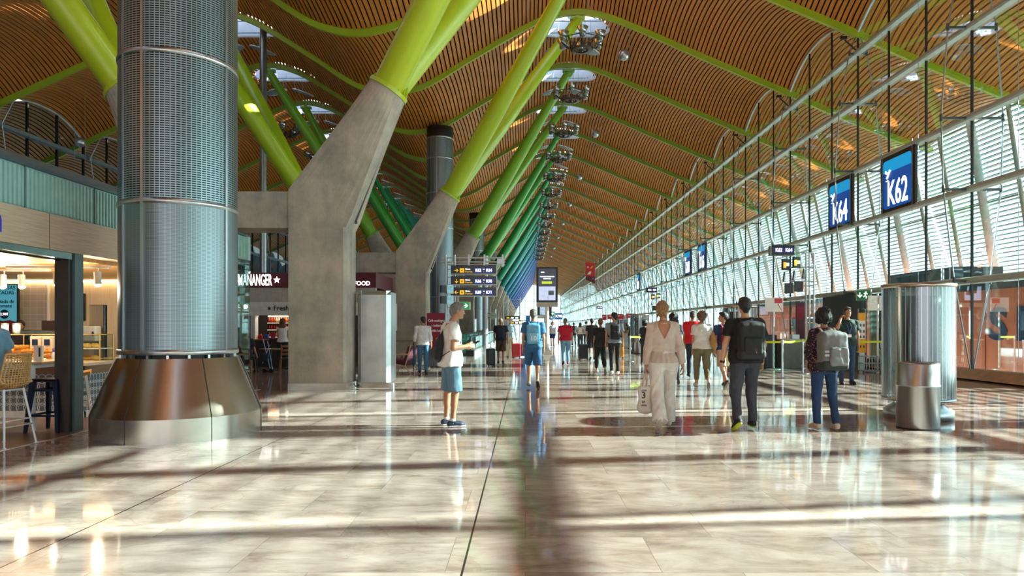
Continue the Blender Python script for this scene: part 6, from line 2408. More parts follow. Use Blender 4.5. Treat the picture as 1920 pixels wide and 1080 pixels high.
def fingers(F, w, d, palm, L, curl, thumb_side, hh):
    """five unequal bent fingers on a palm. w wrist, d hand direction, palm = palm normal, thumb_side = vector towards the thumb"""
    d, palm = unit(d), unit(palm)
    side = unit(thumb_side - d * (thumb_side @ d))
    palm = unit(np.cross(side, d)) * (1 if np.cross(side, d) @ palm > 0 else -1)
    k0 = w + d * L * 0.48
    F.cap(w, w + d * L * 0.12, 0.024 * hh, 0.026 * hh, 0.012)
    for q in (-0.027, -0.009, 0.009, 0.027):
        F.cap(w + d * L * 0.08 + side * q * 0.7 * hh, k0 + side * q * hh, 0.0125 * hh, 0.0105 * hh, 0.010)
    for q, ln in ((0.029, 0.40), (0.010, 0.45), (-0.010, 0.42), (-0.028, 0.33)):
        p = k0 + side * q * hh
        c1 = curl
        for seg, (f, r) in enumerate(((0.45, 0.0092), (0.32, 0.0085), (0.23, 0.0075))):
            dirn = unit(d * math.cos(c1) + palm * math.sin(c1))
            p2 = p + dirn * L * ln * f
            F.cap(p, p2, r * hh, r * 0.92 * hh, 0.004)
            p = p2
            c1 += curl * 0.9 + 0.12
    t0 = w + d * L * 0.16 + side * 0.022 * hh
    t1 = t0 + unit(d * 0.65 + side * 0.75 + palm * 0.25) * L * 0.24
    t2 = t1 + unit(d * 0.9 + side * 0.2 + palm * (0.3 + curl * 0.4)) * L * 0.17
    t3 = t2 + unit(d * 0.9 + palm * (0.3 + curl * 0.5)) * L * 0.13
    F.cap(t0, t1, 0.014 * hh, 0.011 * hh, 0.008)
    F.cap(t1, t2, 0.0105 * hh, 0.0095 * hh, 0.004)
    F.cap(t2, t3, 0.0092 * hh, 0.008 * hh, 0.004)

def person(label, x, y, H=1.74, rz=0.0, cat='person', tone='light', build=1.0, female=False, fine=1,
           legs=((0.0, 0.16, 0.0), (0.0, -0.10, 0.10)), thigh=None, shin=None, foot=(0.0, 0.0), arms=None, lean=0.0,
           head=(0.0, 0.0), hair=('short', '#2A2019'), top=('#FFFFFF', 'short', 0.5, 0.47), bottom=('#31506E', 'long', 0.012),
           shoes=('#202830', '#E8E8E8'), sit=False, face=False, curl=(0.5, 0.5), socks=None, vneck=None, peplum=False, z=0.0, head_yaw=0.0, group=None,
           hem_w=0.008, neck_h=0.0, ground=True):
    """rz 0 looks along +y. thigh/shin: direction per leg (right, left). arms: ((upper dir, fore dir, palm normal), ...) right, left."""
    s = H / 1.75
    b = build
    t = thing('person', label, cat, (x, y, z), rz, group)
    h = {0: 0.020, 1: 0.013, 2: 0.0095}[fine]
    S = skin(tone)
    # ---------------- skeleton
    hipz = 0.0
    hw = 0.092 * s * (1.0 if not female else 1.02)
    TL, SL = 0.43 * s, 0.42 * s
    if thigh is None:
        thigh = ((0.02, legs[0][1], -1), (-0.02, legs[1][1], -1))
    if shin is None:
        shin = ((0.0, -0.04 + legs[0][2], -1), (0.0, -0.35 + legs[1][2], -1))
    J = {}
    low = 9
    for i, sx in enumerate((1, -1)):
        hp = V3(sx * hw, 0, hipz)
        kn = hp + unit(thigh[i]) * TL
        an = kn + unit(shin[i]) * SL
        p = foot[i]
        fd = V3(0.12 * sx, math.cos(p), -math.sin(p))
        fd = unit(fd)
        fu = unit(V3(0, math.sin(p), math.cos(p)))
        heel = an - fd * 0.045 * s - fu * 0.045 * s
        ball = an + fd * 0.115 * s - fu * 0.052 * s
        toe = an + fd * 0.165 * s - fu * 0.056 * s
        J[i] = (hp, kn, an, heel, ball, toe, fd, fu)
        low = min(low, heel[2] - 0.035 * s, ball[2] - 0.03 * s, toe[2] - 0.024 * s)
    dz = -low if ground else 0.0
    for i in J:
        J[i] = tuple(p + V3(0, 0, dz) if k < 6 else p for k, p in enumerate(J[i]))
    hz = dz
    # torso stations above the hip joints: (dz, half width, half depth, y)
    fm = female
    W = [(-0.06, 0.150 if fm else 0.140, 0.085, 0), (0.0, (0.180 if fm else 0.168), 0.118, -0.005), (0.09, (0.165 if fm else 0.160), 0.112, 0.0),
         (0.20, (0.132 if fm else 0.148), 0.098, 0.004), (0.32, (0.142 if fm else 0.163), 0.105, 0.0), (0.42, (0.155 if fm else 0.178), 0.110, -0.004),
         (0.50, (0.150 if fm else 0.170), 0.092, -0.012), (0.555, 0.105, 0.070, -0.016), (0.59, 0.062, 0.058, -0.012)]
    prof = [(hz + a * s, w * s * b, d * s * (0.55 + 0.45 * b), yy * s + lean * a * s) for a, w, d, yy in W]
    shz = hz + 0.505 * s
    shw = (0.165 if fm else 0.190) * s * (0.75 + 0.25 * b)
    sy = lean * 0.505 * s - 0.012 * s
    UL, FL, HL = 0.295 * s, 0.25 * s, 0.185 * s
    if arms is None:
        arms = (((0.10, -0.05, -1), (0.02, 0.16, -1), (-1, 0, 0)), ((-0.10, -0.05, -1), (-0.02, 0.16, -1), (1, 0, 0)))
    A = {}
    for i, sx in enumerate((1, -1)):
        sh = V3(sx * shw, sy, shz)
        el = sh + unit(arms[i][0]) * UL
        wr = el + unit(arms[i][1]) * FL
        A[i] = (sh, el, wr)
    J['A'] = A
    nb = V3(0, sy + 0.002, shz + 0.05 * s)
    hc = V3(0, sy + (0.035 + head[0] * 0.6) * s + lean * 0.05, shz + (0.250 + neck_h) * s)
    # ---------------- body
    lo = [min(min(A[i][j][0] for j in range(3)) for i in A) - 0.25, -0.75, -0.05]
    hi = [max(max(A[i][j][0] for j in range(3)) for i in A) + 0.25, 0.75, hz + 0.9 * s]
    allp = [p for i in (0, 1) for p in J[i][:6]] + [p for i in A for p in A[i]]
    lo[1] = min(-0.25, min(p[1] for p in allp) - 0.22)
    hi[1] = max(0.25, max(p[1] for p in allp) + 0.22)
    lo[0] = min(lo[0], min(p[0] for p in allp) - 0.15)
    hi[0] = max(hi[0], max(p[0] for p in allp) + 0.15)
    F = Field(lo, hi, h)
    F.loft(prof, 0, 0.02)
    rl = (0.080 * s * b, 0.052 * s * (0.6 + 0.4 * b), 0.036 * s)
    for i, sx in enumerate((1, -1)):
        hp, kn, an, heel, ball, toe, fd, fu = J[i]
        F.cap(hp, kn, rl[0], rl[1], 0.03)
        F.cap(kn, an, rl[1] * 0.94, rl[2], 0.02)
        back = unit(np.cross(unit(an - kn), V3(1, 0, 0)))
        if back[1] > 0:
            back = -back
        F.cap(kn + (an - kn) * 0.14 + back * 0.012 * s, kn + (an - kn) * 0.42 + back * 0.014 * s, 0.048 * s * (0.6 + 0.4 * b), 0.038 * s, 0.03)
        F.cap(heel + fu * 0.0, ball, 0.030 * s, 0.030 * s, 0.02)
        F.cap(an, heel, rl[2] * 0.95, 0.030 * s, 0.02)
        F.cap(ball, toe, 0.030 * s, 0.020 * s, 0.01)
        F.ell(hp + V3(-sx * 0.005, -0.055 * s, 0.0), (0.085 * s * b, 0.075 * s * b, 0.085 * s), 0.04)
        sh, el, wr = A[i]
        ra = 0.047 * s * (0.5 + 0.5 * b) * (0.85 if fm else 1)
        F.cap(V3(sx * 0.06 * s, sy, shz + 0.025 * s), sh, 0.05 * s, ra * 1.1, 0.03)
        F.cap(sh, el, ra, ra * 0.82, 0.02)
        F.cap(el, wr, ra * 0.84, 0.025 * s, 0.015)
        hd = unit(unit(wr - el) + V3(0, 0, -0.08))
        J['h%d' % i] = (wr, hd)
        if fine < 2:
            F.cap(wr, wr + hd * 0.08 * s, 0.027 * s, 0.03 * s, 0.015)
            for q in (-0.02, 0.0, 0.02):
                sd = unit(np.cross(hd, np.array(arms[i][2], float)))
                F.cap(wr + hd * 0.08 * s + sd * q * s, wr + hd * 0.155 * s + sd * q * s + np.array(arms[i][2], float) * 0.03 * s, 0.012 * s, 0.010 * s, 0.008)
    F.cap(V3(0, sy + 0.0, shz + 0.0), hc + V3(0, -0.015 * s, -0.06 * s), 0.056 * s * (0.6 + 0.4 * b) * (0.86 if fm else 1), 0.050 * s * (0.86 if fm else 1), 0.03)
    pieces = []
    cy_, sy_ = math.cos(head_yaw), math.sin(head_yaw)
    def hp_(px_, py_, pz_):
        """point of the head frame (x right, y to the face) in body space"""
        px_, py_, pz_ = px_ * s, py_ * s, pz_ * s
        pt_ = head[0]
        py2, pz2 = py_ * math.cos(pt_) + pz_ * math.sin(pt_), -py_ * math.sin(pt_) + pz_ * math.cos(pt_)
        return hc + V3(px_ * cy_ - py2 * sy_, px_ * sy_ + py2 * cy_, pz2)
    fwd = V3(-sy_, cy_, 0)
    rt = V3(cy_, sy_, 0)
    rotm = np.stack([rt, fwd, V3(0, 0, 1)], 1)
    def headshape(F2):
        F2.ell(hp_(0, -0.008, 0.022), (0.074 * s, 0.093 * s, 0.088 * s), 0.01, rotm)
        F2.cap(hp_(0, 0.02, -0.03), hp_(0, 0.060, -0.085), 0.056 * s, 0.030 * s, 0.025)
        F2.ell(hp_(0, 0.045, -0.02), (0.058 * s, 0.050 * s, 0.075 * s), 0.02, rotm)
        for sx in (-1, 1):
            F2.cap(hp_(sx * 0.045, 0.005, -0.03), hp_(sx * 0.03, 0.045, -0.083), 0.025 * s, 0.018 * s, 0.02)
            F2.cap(hp_(sx * 0.012, 0.086, 0.012), hp_(sx * 0.04, 0.075, 0.014), 0.010 * s, 0.010 * s, 0.012)
            F2.ell(hp_(sx * 0.078, -0.008, -0.012), (0.010 * s, 0.019 * s, 0.031 * s), 0.005, rotm)
        F2.cap(hp_(0, 0.090, 0.005), hp_(0, 0.108, -0.030), 0.010 * s, 0.013 * s, 0.010)
        F2.cap(hp_(-0.012, 0.094, -0.034), hp_(0.012, 0.094, -0.034), 0.009 * s, 0.009 * s, 0.006)
        F2.cap(hp_(-0.020, 0.086, -0.060), hp_(0.020, 0.086, -0.060), 0.008 * s, 0.008 * s, 0.006)
        F2.cap(hp_(-0.016, 0.083, -0.070), hp_(0.016, 0.083, -0.070), 0.008 * s, 0.008 * s, 0.006)
        F2.cap(hp_(-0.01, 0.078, -0.095), hp_(0.01, 0.078, -0.095), 0.017 * s, 0.017 * s, 0.015)
    if fine == 2:
        hh_ = 0.0055
        F2 = Field(hc - V3(0.14, 0.16, 0.20) * s, hc + V3(0.14, 0.16, 0.14) * s, hh_)
        headshape(F2)
        F2.cap(V3(0, sy + 0.0, shz + 0.03 * s), hc + V3(0, -0.015 * s, -0.06 * s), 0.055 * s * (0.6 + 0.4 * b) * (0.86 if fm else 1), 0.050 * s * (0.86 if fm else 1), 0.03)
        pieces.append(F2.surf())
        for i, sx in enumerate((1, -1)):
            wr, hd = J['h%d' % i]
            F3 = Field(wr - 0.20 * s, wr + 0.20 * s, 0.0048)
            el = A[i][1]
            F3.cap(wr - unit(wr - el) * 0.05 * s, wr, 0.029 * s, 0.024 * s, 0.01)
            th = arms[i][3] if len(arms[i]) > 3 else V3(0, 1, 0)
            fingers(F3, wr, hd, np.array(arms[i][2], float), HL, curl[i], np.array(th, float), s * (0.9 if fm else 1.0))
            pieces.append(F3.surf())
    else:
        headshape(F)
    pieces.insert(0, F.surf())
    vmesh('body', pieces, S, t)
    # ---------------- eyes and brows where a face shows
    if face:
        for sx in (-1, 1):
            MB().sphere(tuple(hp_(sx * 0.031, 0.083, -0.001)), 0.0115 * s, 10).build('eye', M('eye_white', '#E9E4DE', 0.2), t)
            MB().sphere(tuple(hp_(sx * 0.031, 0.0915, -0.001)), 0.0055 * s, 8).build('iris', M('iris_dark', '#2A1C12', 0.2), t)
            MB().tube([tuple(hp_(sx * 0.016, 0.097, 0.017)), tuple(hp_(sx * 0.032, 0.095, 0.022)), tuple(hp_(sx * 0.048, 0.084, 0.018))], 0.0035 * s, 5).build('eyebrow', cloth(hair[1]), t)
        MB().tube([tuple(hp_(-0.022, 0.093, -0.0655)), tuple(hp_(0, 0.0975, -0.065)), tuple(hp_(0.022, 0.093, -0.0655))], 0.0032 * s, 5).build('lips', M('lips', '#9A5A4C', 0.5), t)
    # ---------------- trousers, shorts or skirt
    def leg_garment(col, kind, off, flare=0.0):
        off = max(off, 0.012)
        F = Field((lo[0], lo[1], -0.03), (hi[0], hi[1], hz + 0.30 * s), h)
        F.loft(prof, 0.012 + off * 0.4, 0.02, zlo=hz - 0.105 * s, zhi=hz + 0.17 * s)
        for i, sx in enumerate((1, -1)):
            hp, kn, an = J[i][:3]
            F.ell(hp + V3(-sx * 0.005, -0.055 * s, 0.0), ((0.085 * b) * s + 0.012, 0.075 * s * b + 0.012, 0.085 * s), 0.04)
            if kind == 'long':
                end = kn + (an - kn) * (1.0 if flare < 0.01 else 1.05)
                cut = [(end, unit(an - kn))]
                F.cap(hp, kn, rl[0] + off, rl[1] + off * 1.1, 0.03)
                back = unit(np.cross(unit(an - kn), V3(1, 0, 0)))
                if back[1] > 0:
                    back = -back
                F.cap(kn + (an - kn) * 0.14 + back * 0.012 * s, kn + (an - kn) * 0.42 + back * 0.014 * s, 0.048 * s * (0.6 + 0.4 * b) + off * 0.7, 0.038 * s + off * 0.7, 0.03)
                F.cap(kn, end + unit(an - kn) * 0.03, rl[1] * 0.95 + off, rl[2] + off * 1.1 + flare, 0.02, cut)
            elif kind == 'crop':
                end = kn + (an - kn) * 0.80
                F.cap(hp, kn, rl[0] + off, rl[1] + off, 0.03)
                F.cap(kn, end, rl[1] * 0.95 + off, 0.050 * s + off * 0.3, 0.02, [(end, unit(an - kn))])
            else:
                f = {'shorts': 0.98, 'short': 0.8}[kind]
                end = hp + (kn - hp) * f
                F.cap(hp, end + unit(kn - hp) * 0.05, rl[0] + off, rl[0] * 0.82 + off * 1.5, 0.03, [(end, unit(kn - hp))])
        if fine:
            F.noise(0.0022 + off * 0.08, 26, 3, 0.55)
        return vmesh({'long': 'trousers', 'crop': 'trousers', 'shorts': 'shorts', 'short': 'shorts'}[kind], [F.surf()], cloth(col), t)
    leg_garment(*bottom)
    # ---------------- top
    col, sleeve, loose, hem = top[:4]
    offt = 0.013 + 0.010 * loose
    zh = hz + (hem - 0.47) * s
    F = Field((lo[0], lo[1], hz - 0.35 * s), (hi[0], hi[1], hz + 0.75 * s), h)
    P2 = []
    for (zz, w, d, yy), (a, *_r) in zip(prof, W):
        kk = loose * max(0.0, 1 - abs(a - 0.12) / 0.34)
        low_ = max(0.0, min(1.0, (0.17 - a) / 0.13))
        w2, d2 = w + 0.022 * kk * s, d + 0.016 * kk * s
        low_ *= 0.0 if peplum else 1.0
        w2 = max(w2, w2 + (hw + rl[0] + bottom[2] + 0.010 - offt - w2) * low_)
        d2 = max(d2, d2 + (rl[0] + bottom[2] * 0.8 + 0.044 * s * b - offt - d2) * low_)
        P2.append((zz, w2 + hem_w * low_, d2 + hem_w * low_, yy - 0.012 * low_ * s))
    P2.insert(0, (P2[0][0] - 0.25,) + P2[0][1:])
    F.loft(P2, offt, 0.02, zlo=zh, zhi=hz + 0.585 * s)
    if fm:
        for sx in (-1, 1):
            F.ell((sx * 0.068 * s, sy + 0.085 * s, hz + 0.385 * s), (0.065 * s + offt, 0.055 * s + offt, 0.06 * s + offt), 0.04)
    for i, sx in enumerate((1, -1)):
        sh, el, wr = A[i]
        ra = 0.047 * s * (0.5 + 0.5 * b) * (0.85 if fm else 1)
        F.cap(V3(sx * 0.05 * s, sy, shz + 0.022 * s), sh, 0.052 * s + offt * 0.6, ra * 1.1 + offt, 0.03)
        so = offt + 0.006 * loose
        if sleeve == 'short':
            e = sh + (el - sh) * 0.62
            F.cap(sh, e + unit(el - sh) * 0.04, ra + so, ra + so * 1.5, 0.02, [(e, unit(el - sh))])
        elif sleeve in ('long', 'rolled'):
            F.cap(sh, el, ra + so, ra * 0.85 + so, 0.02)
            e = el + (wr - el) * (0.93 if sleeve == 'long' else 0.55)
            F.cap(el, e + unit(wr - el) * 0.03, ra * 0.86 + so * 1.1, 0.026 * s + so, 0.015, [(e, unit(wr - el))])
        elif sleeve == 'none':
            pass
    if fine:
        F.noise(0.0022 + 0.0022 * loose, 24, 8 + int(H * 100), 0.7)
    # neckline
    sl, g = F.win((-0.12, -0.3, shz), (0.12, 0.3, hz + 0.75 * s))
    nd = np.sqrt(g[0] ** 2 + (g[1] - sy - 0.01) ** 2 + ((g[2] - (shz + 0.115 * s)) * 1.0) ** 2) - 0.082 * s
    F.D[sl] = np.maximum(F.D[sl], -nd)
    if vneck == 'back':
        sl, g = F.win((-0.13, -0.4, shz - 0.23 * s), (0.13, sy, hz + 0.75 * s))
        wdg = np.abs(g[0]) - np.clip((g[2] - (shz - 0.165 * s)) * 0.50, -0.01, 0.085)
        F.D[sl] = np.maximum(F.D[sl], -np.maximum(wdg, (g[1] - sy + 0.02)))
    tm = top[4] if len(top) > 4 else cloth(col)
    tp = vmesh('top', [F.surf()], tm, t)
    if peplum:
        F = Field((-0.35, -0.35, hz - 0.1 * s), (0.35, 0.35, hz + 0.30 * s), h)
        sl = (slice(None),) * 3
        X, Y, Z = F.ax[0][:, None, None], F.ax[1][None, :, None], F.ax[2][None, None, :]
        ang = np.arctan2(Y, X)
        dn = np.clip((hz + 0.165 * s - Z) / (0.17 * s), 0, 1.2)
        rr = 1 + dn * (0.36 + 0.05 * np.sin(ang * 17))
        r2 = 1 + dn * (0.66 + 0.07 * np.sin(ang * 17))
        q = ((np.abs(X) / (0.160 * s * rr)) ** 2.3 + (np.abs(Y + 0.02 * dn) / (0.122 * s * r2)) ** 2.3) ** (1 / 2.3)
        d = (q - 1) * 0.12 * s
        d = np.maximum(d, np.maximum((hz + 0.005 * s) - Z, Z - (hz + 0.185 * s)))
        F.D = d.astype(np.float32) + 0 * Z
        vmesh('peplum', [F.surf()], tm, t)
        MB().tube([(-0.10 * s, sy - 0.045 * s, shz + 0.06 * s), (0, sy - 0.075 * s, shz + 0.052 * s), (0.10 * s, sy - 0.045 * s, shz + 0.06 * s)], 0.006, 6).build('back_tie', tm, t)
    # ---------------- shoes
    for i, sx in enumerate((1, -1)):
        hp, kn, an, heel, ball, toe, fd, fu = J[i]
        hs = min(h, 0.010) if fine else 0.016
        F = Field(np.minimum(np.minimum(heel, toe), an) - 0.09, np.maximum(np.maximum(heel, toe), an) + 0.09, hs)
        topz = [(an + fu * 0.005 * s, fu)]
        F.cap(heel + fu * 0.008, ball + fu * 0.006, 0.037 * s, 0.040 * s, 0.02)
        F.cap(ball + fu * 0.002, toe + fu * 0.002, 0.040 * s, 0.030 * s, 0.015)
        F.cap(heel + fu * 0.02, an, 0.037 * s, 0.042 * s, 0.02, topz)
        F.cap(an + fd * 0.01, ball + fu * 0.01, 0.040 * s, 0.034 * s, 0.02, topz)
        F.cut(heel - fu * 0.018 * s, -fu)
        vmesh('shoe', [F.surf()], cloth(shoes[0], 0.6), t)
        F = Field(np.minimum(heel, toe) - 0.09, np.maximum(heel, toe) + 0.09, hs * 0.8)
        F.cap(heel, ball, 0.040 * s, 0.044 * s, 0.02)
        F.cap(ball, toe, 0.044 * s, 0.033 * s, 0.01)
        F.cut(heel - fu * 0.012 * s, fu)
        F.cut(heel - fu * 0.036 * s, -fu)
        vmesh('sole', [F.surf()], cloth(shoes[1], 0.6), t)
        if socks:
            F = Field(an - 0.1, an + 0.1, hs)
            F.cap(an - fu * 0.02, an + (kn - an) * 0.11, 0.043 * s, 0.041 * s, 0.01, [(an + (kn - an) * 0.11, unit(kn - an))])
            vmesh('sock', [F.surf()], cloth(socks), t)
    # ---------------- hair
    style, hcol = hair
    if style != 'none':
        hm = M('hair_' + hcol.lstrip('#'), hcol, 0.55, 0, 0.35, 30, bump=0.5, bscale=140, stretch=(1, 1, 0.35))
        hs = {0: 0.014, 1: 0.010, 2: 0.0065}[fine]
        ext = 0.62 if style in ('long', 'longcurly', 'pony', 'braid') else 0.26
        F = Field(hc - V3(0.22, 0.26, ext) * s, hc + V3(0.22, 0.22, 0.20) * s, hs)
        th = {'short': 0.012, 'buzz': 0.005, 'curly': 0.035, 'bun': 0.012, 'long': 0.018, 'longcurly': 0.030, 'pony': 0.012, 'bob': 0.032, 'top': 0.010, 'braid': 0.014}[style]
        fn = rotm @ unit((0, 1.0, -0.75 if style != 'buzz' else -0.6))
        F.ell(hp_(0, -0.014, 0.026), ((0.075 + th) * s, (0.091 + th) * s, (0.088 + th) * s), 0.0, rotm, [(hp_(0, 0.066, 0.055), fn)])
        F.cap(hp_(0, -0.062, -0.03), hp_(0, -0.056, -0.07), (0.046 + th * 0.7) * s, (0.034 + th * 0.5) * s, 0.02)
        if style == 'top':
            F.ell(hp_(0, 0.02, 0.092), (0.062 * s, 0.080 * s, 0.034 * s), 0.02, rotm)
        if style == 'short':
            F.ell(hp_(0, 0.035, 0.088), (0.062 * s, 0.056 * s, 0.026 * s), 0.02, rotm)
            for sx in (-1, 1):
                F.cap(hp_(sx * 0.070, 0.015, 0.03), hp_(sx * 0.072, 0.012, -0.012), 0.012 * s, 0.008 * s, 0.01)
        if style == 'bun':
            F.ell(hp_(0, -0.115, 0.03), (0.055 * s, 0.045 * s, 0.060 * s), 0.012, rotm)
            for g_ in range(7):
                F.cap(hp_(0.045 * math.cos(g_), -0.115 + 0.03 * math.sin(g_ * 2), 0.03 + 0.05 * math.sin(g_)), hp_(0.055 * math.cos(g_ + 0.8), -0.125, 0.03 + 0.06 * math.sin(g_ + 0.9)), 0.012 * s, 0.008 * s, 0.006)
            for sx in (-1, 1):
                F.cap(hp_(sx * 0.05, -0.06, -0.07), hp_(sx * 0.062, -0.045, -0.115), 0.010 * s, 0.004 * s, 0.006)
        if style in ('long', 'longcurly'):
            w = 0.052 if style == 'long' else 0.06
            for sx in (-1, 0, 1):
                F.cap(hp_(sx * 0.05, -0.05, 0.0), hp_(sx * 0.065, -0.075, -0.20), w * s, w * 0.95 * s, 0.04)
                F.cap(hp_(sx * 0.065, -0.075, -0.20), hp_(sx * 0.05, -0.085, -0.34), w * 0.95 * s, 0.02 * s, 0.04)
        if style == 'bob':
            for sx in (-1, 1):
                F.cap(hp_(sx * 0.06, -0.02, 0.0), hp_(sx * 0.075, -0.005, -0.075), 0.055 * s, 0.042 * s, 0.03)
            F.cap(hp_(0.07, 0.0, -0.07), hp_(0.125, 0.0, -0.095), 0.03 * s, 0.006 * s, 0.03)
        if style in ('pony', 'braid'):
            F.cap(hp_(0, -0.09, 0.0), hp_(0, -0.11, -0.14), 0.032 * s, 0.026 * s, 0.02)
            F.cap(hp_(0, -0.11, -0.14), hp_(0.01, -0.115, -0.36), 0.024 * s, 0.008 * s, 0.02)
        amp = {'curly': 0.009, 'longcurly': 0.010, 'bob': 0.006, 'bun': 0.004}.get(style, 0.002)
        if fine:
            F.noise(amp, 75 if 'curly' in style or style == 'bob' else 110, 4, 0.6)
        vmesh('hair', [F.surf()], hm, t)
    t['_'] = 0
    del t['_']
    info = dict(t=t, s=s, hz=hz, shz=shz, sy=sy, shw=shw, A=A, J=J, hc=hc, hp=hp_, b=b, x=x, y=y, rz=rz, prof=prof, z=z)
    return info

def local_thing(P, name, label, cat, group=None):
    return thing(name, label, cat, (P['x'], P['y'], P['z']), P['rz'], group)

def backpack(P, label, col, w=0.30, h_=0.46, d=0.17, pocket=None, base=None, strap=None, fine=1, zc=None, badge=None, reflect=None, drop=0.0, pocket_dx=0.0):
    s = P['s']
    t = local_thing(P, 'backpack', label, 'backpack')
    m = M('pack_' + col.lstrip('#'), col, 0.7, 0, 0.14, 10, bump=0.07, bscale=160)
    yb = P['sy'] - (0.105 + d / 2) * s - 0.012
    zc = P['shz'] - 0.205 * s - drop if zc is None else zc
    hh = {0: 0.018, 1: 0.012, 2: 0.008}[fine]
    F = Field((-w, yb - d, zc - h_ * 0.7), (w, yb + d, zc + h_ * 0.7), hh)
    F.rbox((0, yb, zc), (w / 2, d / 2, h_ / 2), 0.055, 0)
    F.ell((0, yb + 0.02, zc + h_ * 0.40), (w * 0.40, d * 0.42, h_ * 0.16), 0.05)
    F.noise(0.003, 22, 5, 0.7)
    vmesh('pack_body', [F.surf()], m, t)
    pm_ = M('pack_' + (pocket or col).lstrip('#'), pocket or col, 0.7, 0, 0.14, 10, bump=0.07, bscale=160)
    F = Field((-w, yb - d * 1.2, zc - h_ * 0.6), (w, yb, zc + h_ * 0.3), hh)
    F.rbox((pocket_dx, yb - d * 0.44, zc - h_ * 0.15), (w * 0.36, d * 0.20, h_ * 0.25), 0.03, 0)
    F.noise(0.003, 26, 6, 0.7)
    vmesh('front_pocket', [F.surf()], pm_, t)
    zp = MB()
    zp.tube([(-w * 0.34 + pocket_dx, yb - d * 0.655, zc + h_ * 0.06), (pocket_dx, yb - d * 0.66, zc + h_ * 0.085), (w * 0.34 + pocket_dx, yb - d * 0.655, zc + h_ * 0.06)], 0.004, 5)
    zp.build('zip', BLACK, t)
    if base:
        F = Field((-w, yb - d * 1.2, zc - h_ * 0.7), (w, yb + d, zc), hh)
        F.rbox((0, yb - 0.004, zc - h_ * 0.38), (w / 2 + 0.006, d / 2 + 0.012, h_ * 0.135), 0.05, 0)
        vmesh('base_panel', [F.surf()], M('pack_' + base.lstrip('#'), base, 0.7, 0, 0.12, 10), t)
    sc_ = strap or col
    sm_ = M('pack_' + sc_.lstrip('#'), sc_, 0.7, 0, 0.14, 10, bump=0.07, bscale=160)
    zt = P['shz'] + 0.055 * s
    for sx in (-1, 1):
        x = sx * 0.105 * s
        pts = [(x * 0.75, yb + d * 0.35, zc + h_ * 0.40), (x * 0.95, P['sy'] - 0.10 * s, zt - 0.012), (x * 1.02, P['sy'] - 0.05 * s, zt + 0.022), (x * 1.05, P['sy'] + 0.02 * s, zt + 0.018),
               (x * 1.12, P['sy'] + 0.10 * s, zt - 0.06), (x * 1.3, P['sy'] + 0.135 * s, zt - 0.18), (sx * 0.19 * s, P['sy'] + 0.07 * s, zt - 0.33), (sx * 0.175 * s, yb + d * 0.3, zc - h_ * 0.33)]
        MB().tube(pts, 0.02, 8, flat=(0.026, 0.008), up=(0, 0, 1)).build('strap', sm_, t)
    MB().tube([(-0.035, yb + d * 0.3, zc + h_ * 0.50), (-0.03, yb + d * 0.25, zc + h_ * 0.57), (0.03, yb + d * 0.25, zc + h_ * 0.57), (0.035, yb + d * 0.3, zc + h_ * 0.50)], 0.009, 6).build('grab_loop', sm_, t)
    if badge:
        bx, bz, txt, sz, bc = badge
        text('lettering', txt, sz, M('pack_print_' + bc.lstrip('#'), bc, 0.6, var=0.02), t, (bx, yb - d * 0.66, zc + bz), (90, 0, 0), bold=0.002)
    if reflect:
        for dz in (0, -0.05):
            MB().mm((-w * 0.44, yb - d * 0.54, zc + dz - 0.02), (-w * 0.28, yb - d * 0.50, zc + dz + 0.01)).build('reflective_tab', M('tab_grey', '#B9BDBC', 0.4), t)
    return t
# ---------------------------------------------------------------- the people
def walk(lead, st=1.0, out=0.02):
    """leg directions for a stride; lead 0 = right leg in front, 1 = left"""
    f_t, f_s = (out, 0.34 * st, -1), (0, -0.06 * st, -1)
    b_t, b_s = (0.0, -0.17 * st, -1), (0.0, -0.62 * st, -1)
    th = (f_t, (-b_t[0], b_t[1], -1)) if lead == 0 else (b_t, (-f_t[0], f_t[1], -1))
    sh = (f_s, b_s) if lead == 0 else (b_s, f_s)
    ft = (-0.05, 0.72 * st) if lead == 0 else (0.72 * st, -0.05)
    return dict(thigh=th, shin=sh, foot=ft)
STAND = dict(thigh=((0.05, 0.03, -1), (-0.05, -0.01, -1)), shin=((0.02, -0.07, -1), (-0.02, -0.05, -1)))
def arm(side, fwd_up=0.0, fwd_fore=0.18, out=0.10):
    s_ = 1 if side == 'R' else -1
    return ((s_ * out, fwd_up, -1), (s_ * 0.03, fwd_fore, -1), (-s_, 0.2, 0))
def arms_pair(r=0.0, l=0.0, out=0.12):
    return (arm('R', r, r + 0.22, out), arm('L', l, l + 0.22, out))
def hand_world(P, i):
    wr, hd = P['J']['h%d' % i]
    return wr, hd

# 1 grey-haired man with phone and drawstring bag
q = fl(846, 799)
P = person('grey-haired man in white T-shirt and denim shorts looking down at a phone', q.x, q.y, 1.77, R(-66), fine=2, tone='tan',
           thigh=((0.06, 0.06, -1), (-0.05, -0.04, -1)), shin=((0.0, -0.10, -1), (0, -0.05, -1)),
           arms=(((0.10, -0.10, -1), (-0.18, 0.95, 0.10), (-0.85, 0.1, -0.4), (-0.3, 0.2, 1)), ((-0.10, 0.05, -1), (0.42, 0.85, 0.02), (0.2, -0.2, 1), (0.6, 0.2, 0.5))),
           head=(0.12, 0), head_yaw=R(-8), hair=('short', '#6F6D6B'), top=('#D6D3CF', 'short', 1.0, 0.41), bottom=('#5C7F92', 'shorts', 0.024),
           shoes=('#16203A', '#C9CCCF'), socks='#E4E4E2', hem_w=0.022, face=True, curl=(0.7, 0.55), build=1.02)
s = P['s']
wr, hd = hand_world(P, 0)
t = local_thing(P, 'mobile_phone', 'dark mobile phone in the hand of the grey-haired man', 'phone')
pc_ = wr + hd * 0.135 + V3(-0.045, 0.0, 0.035)
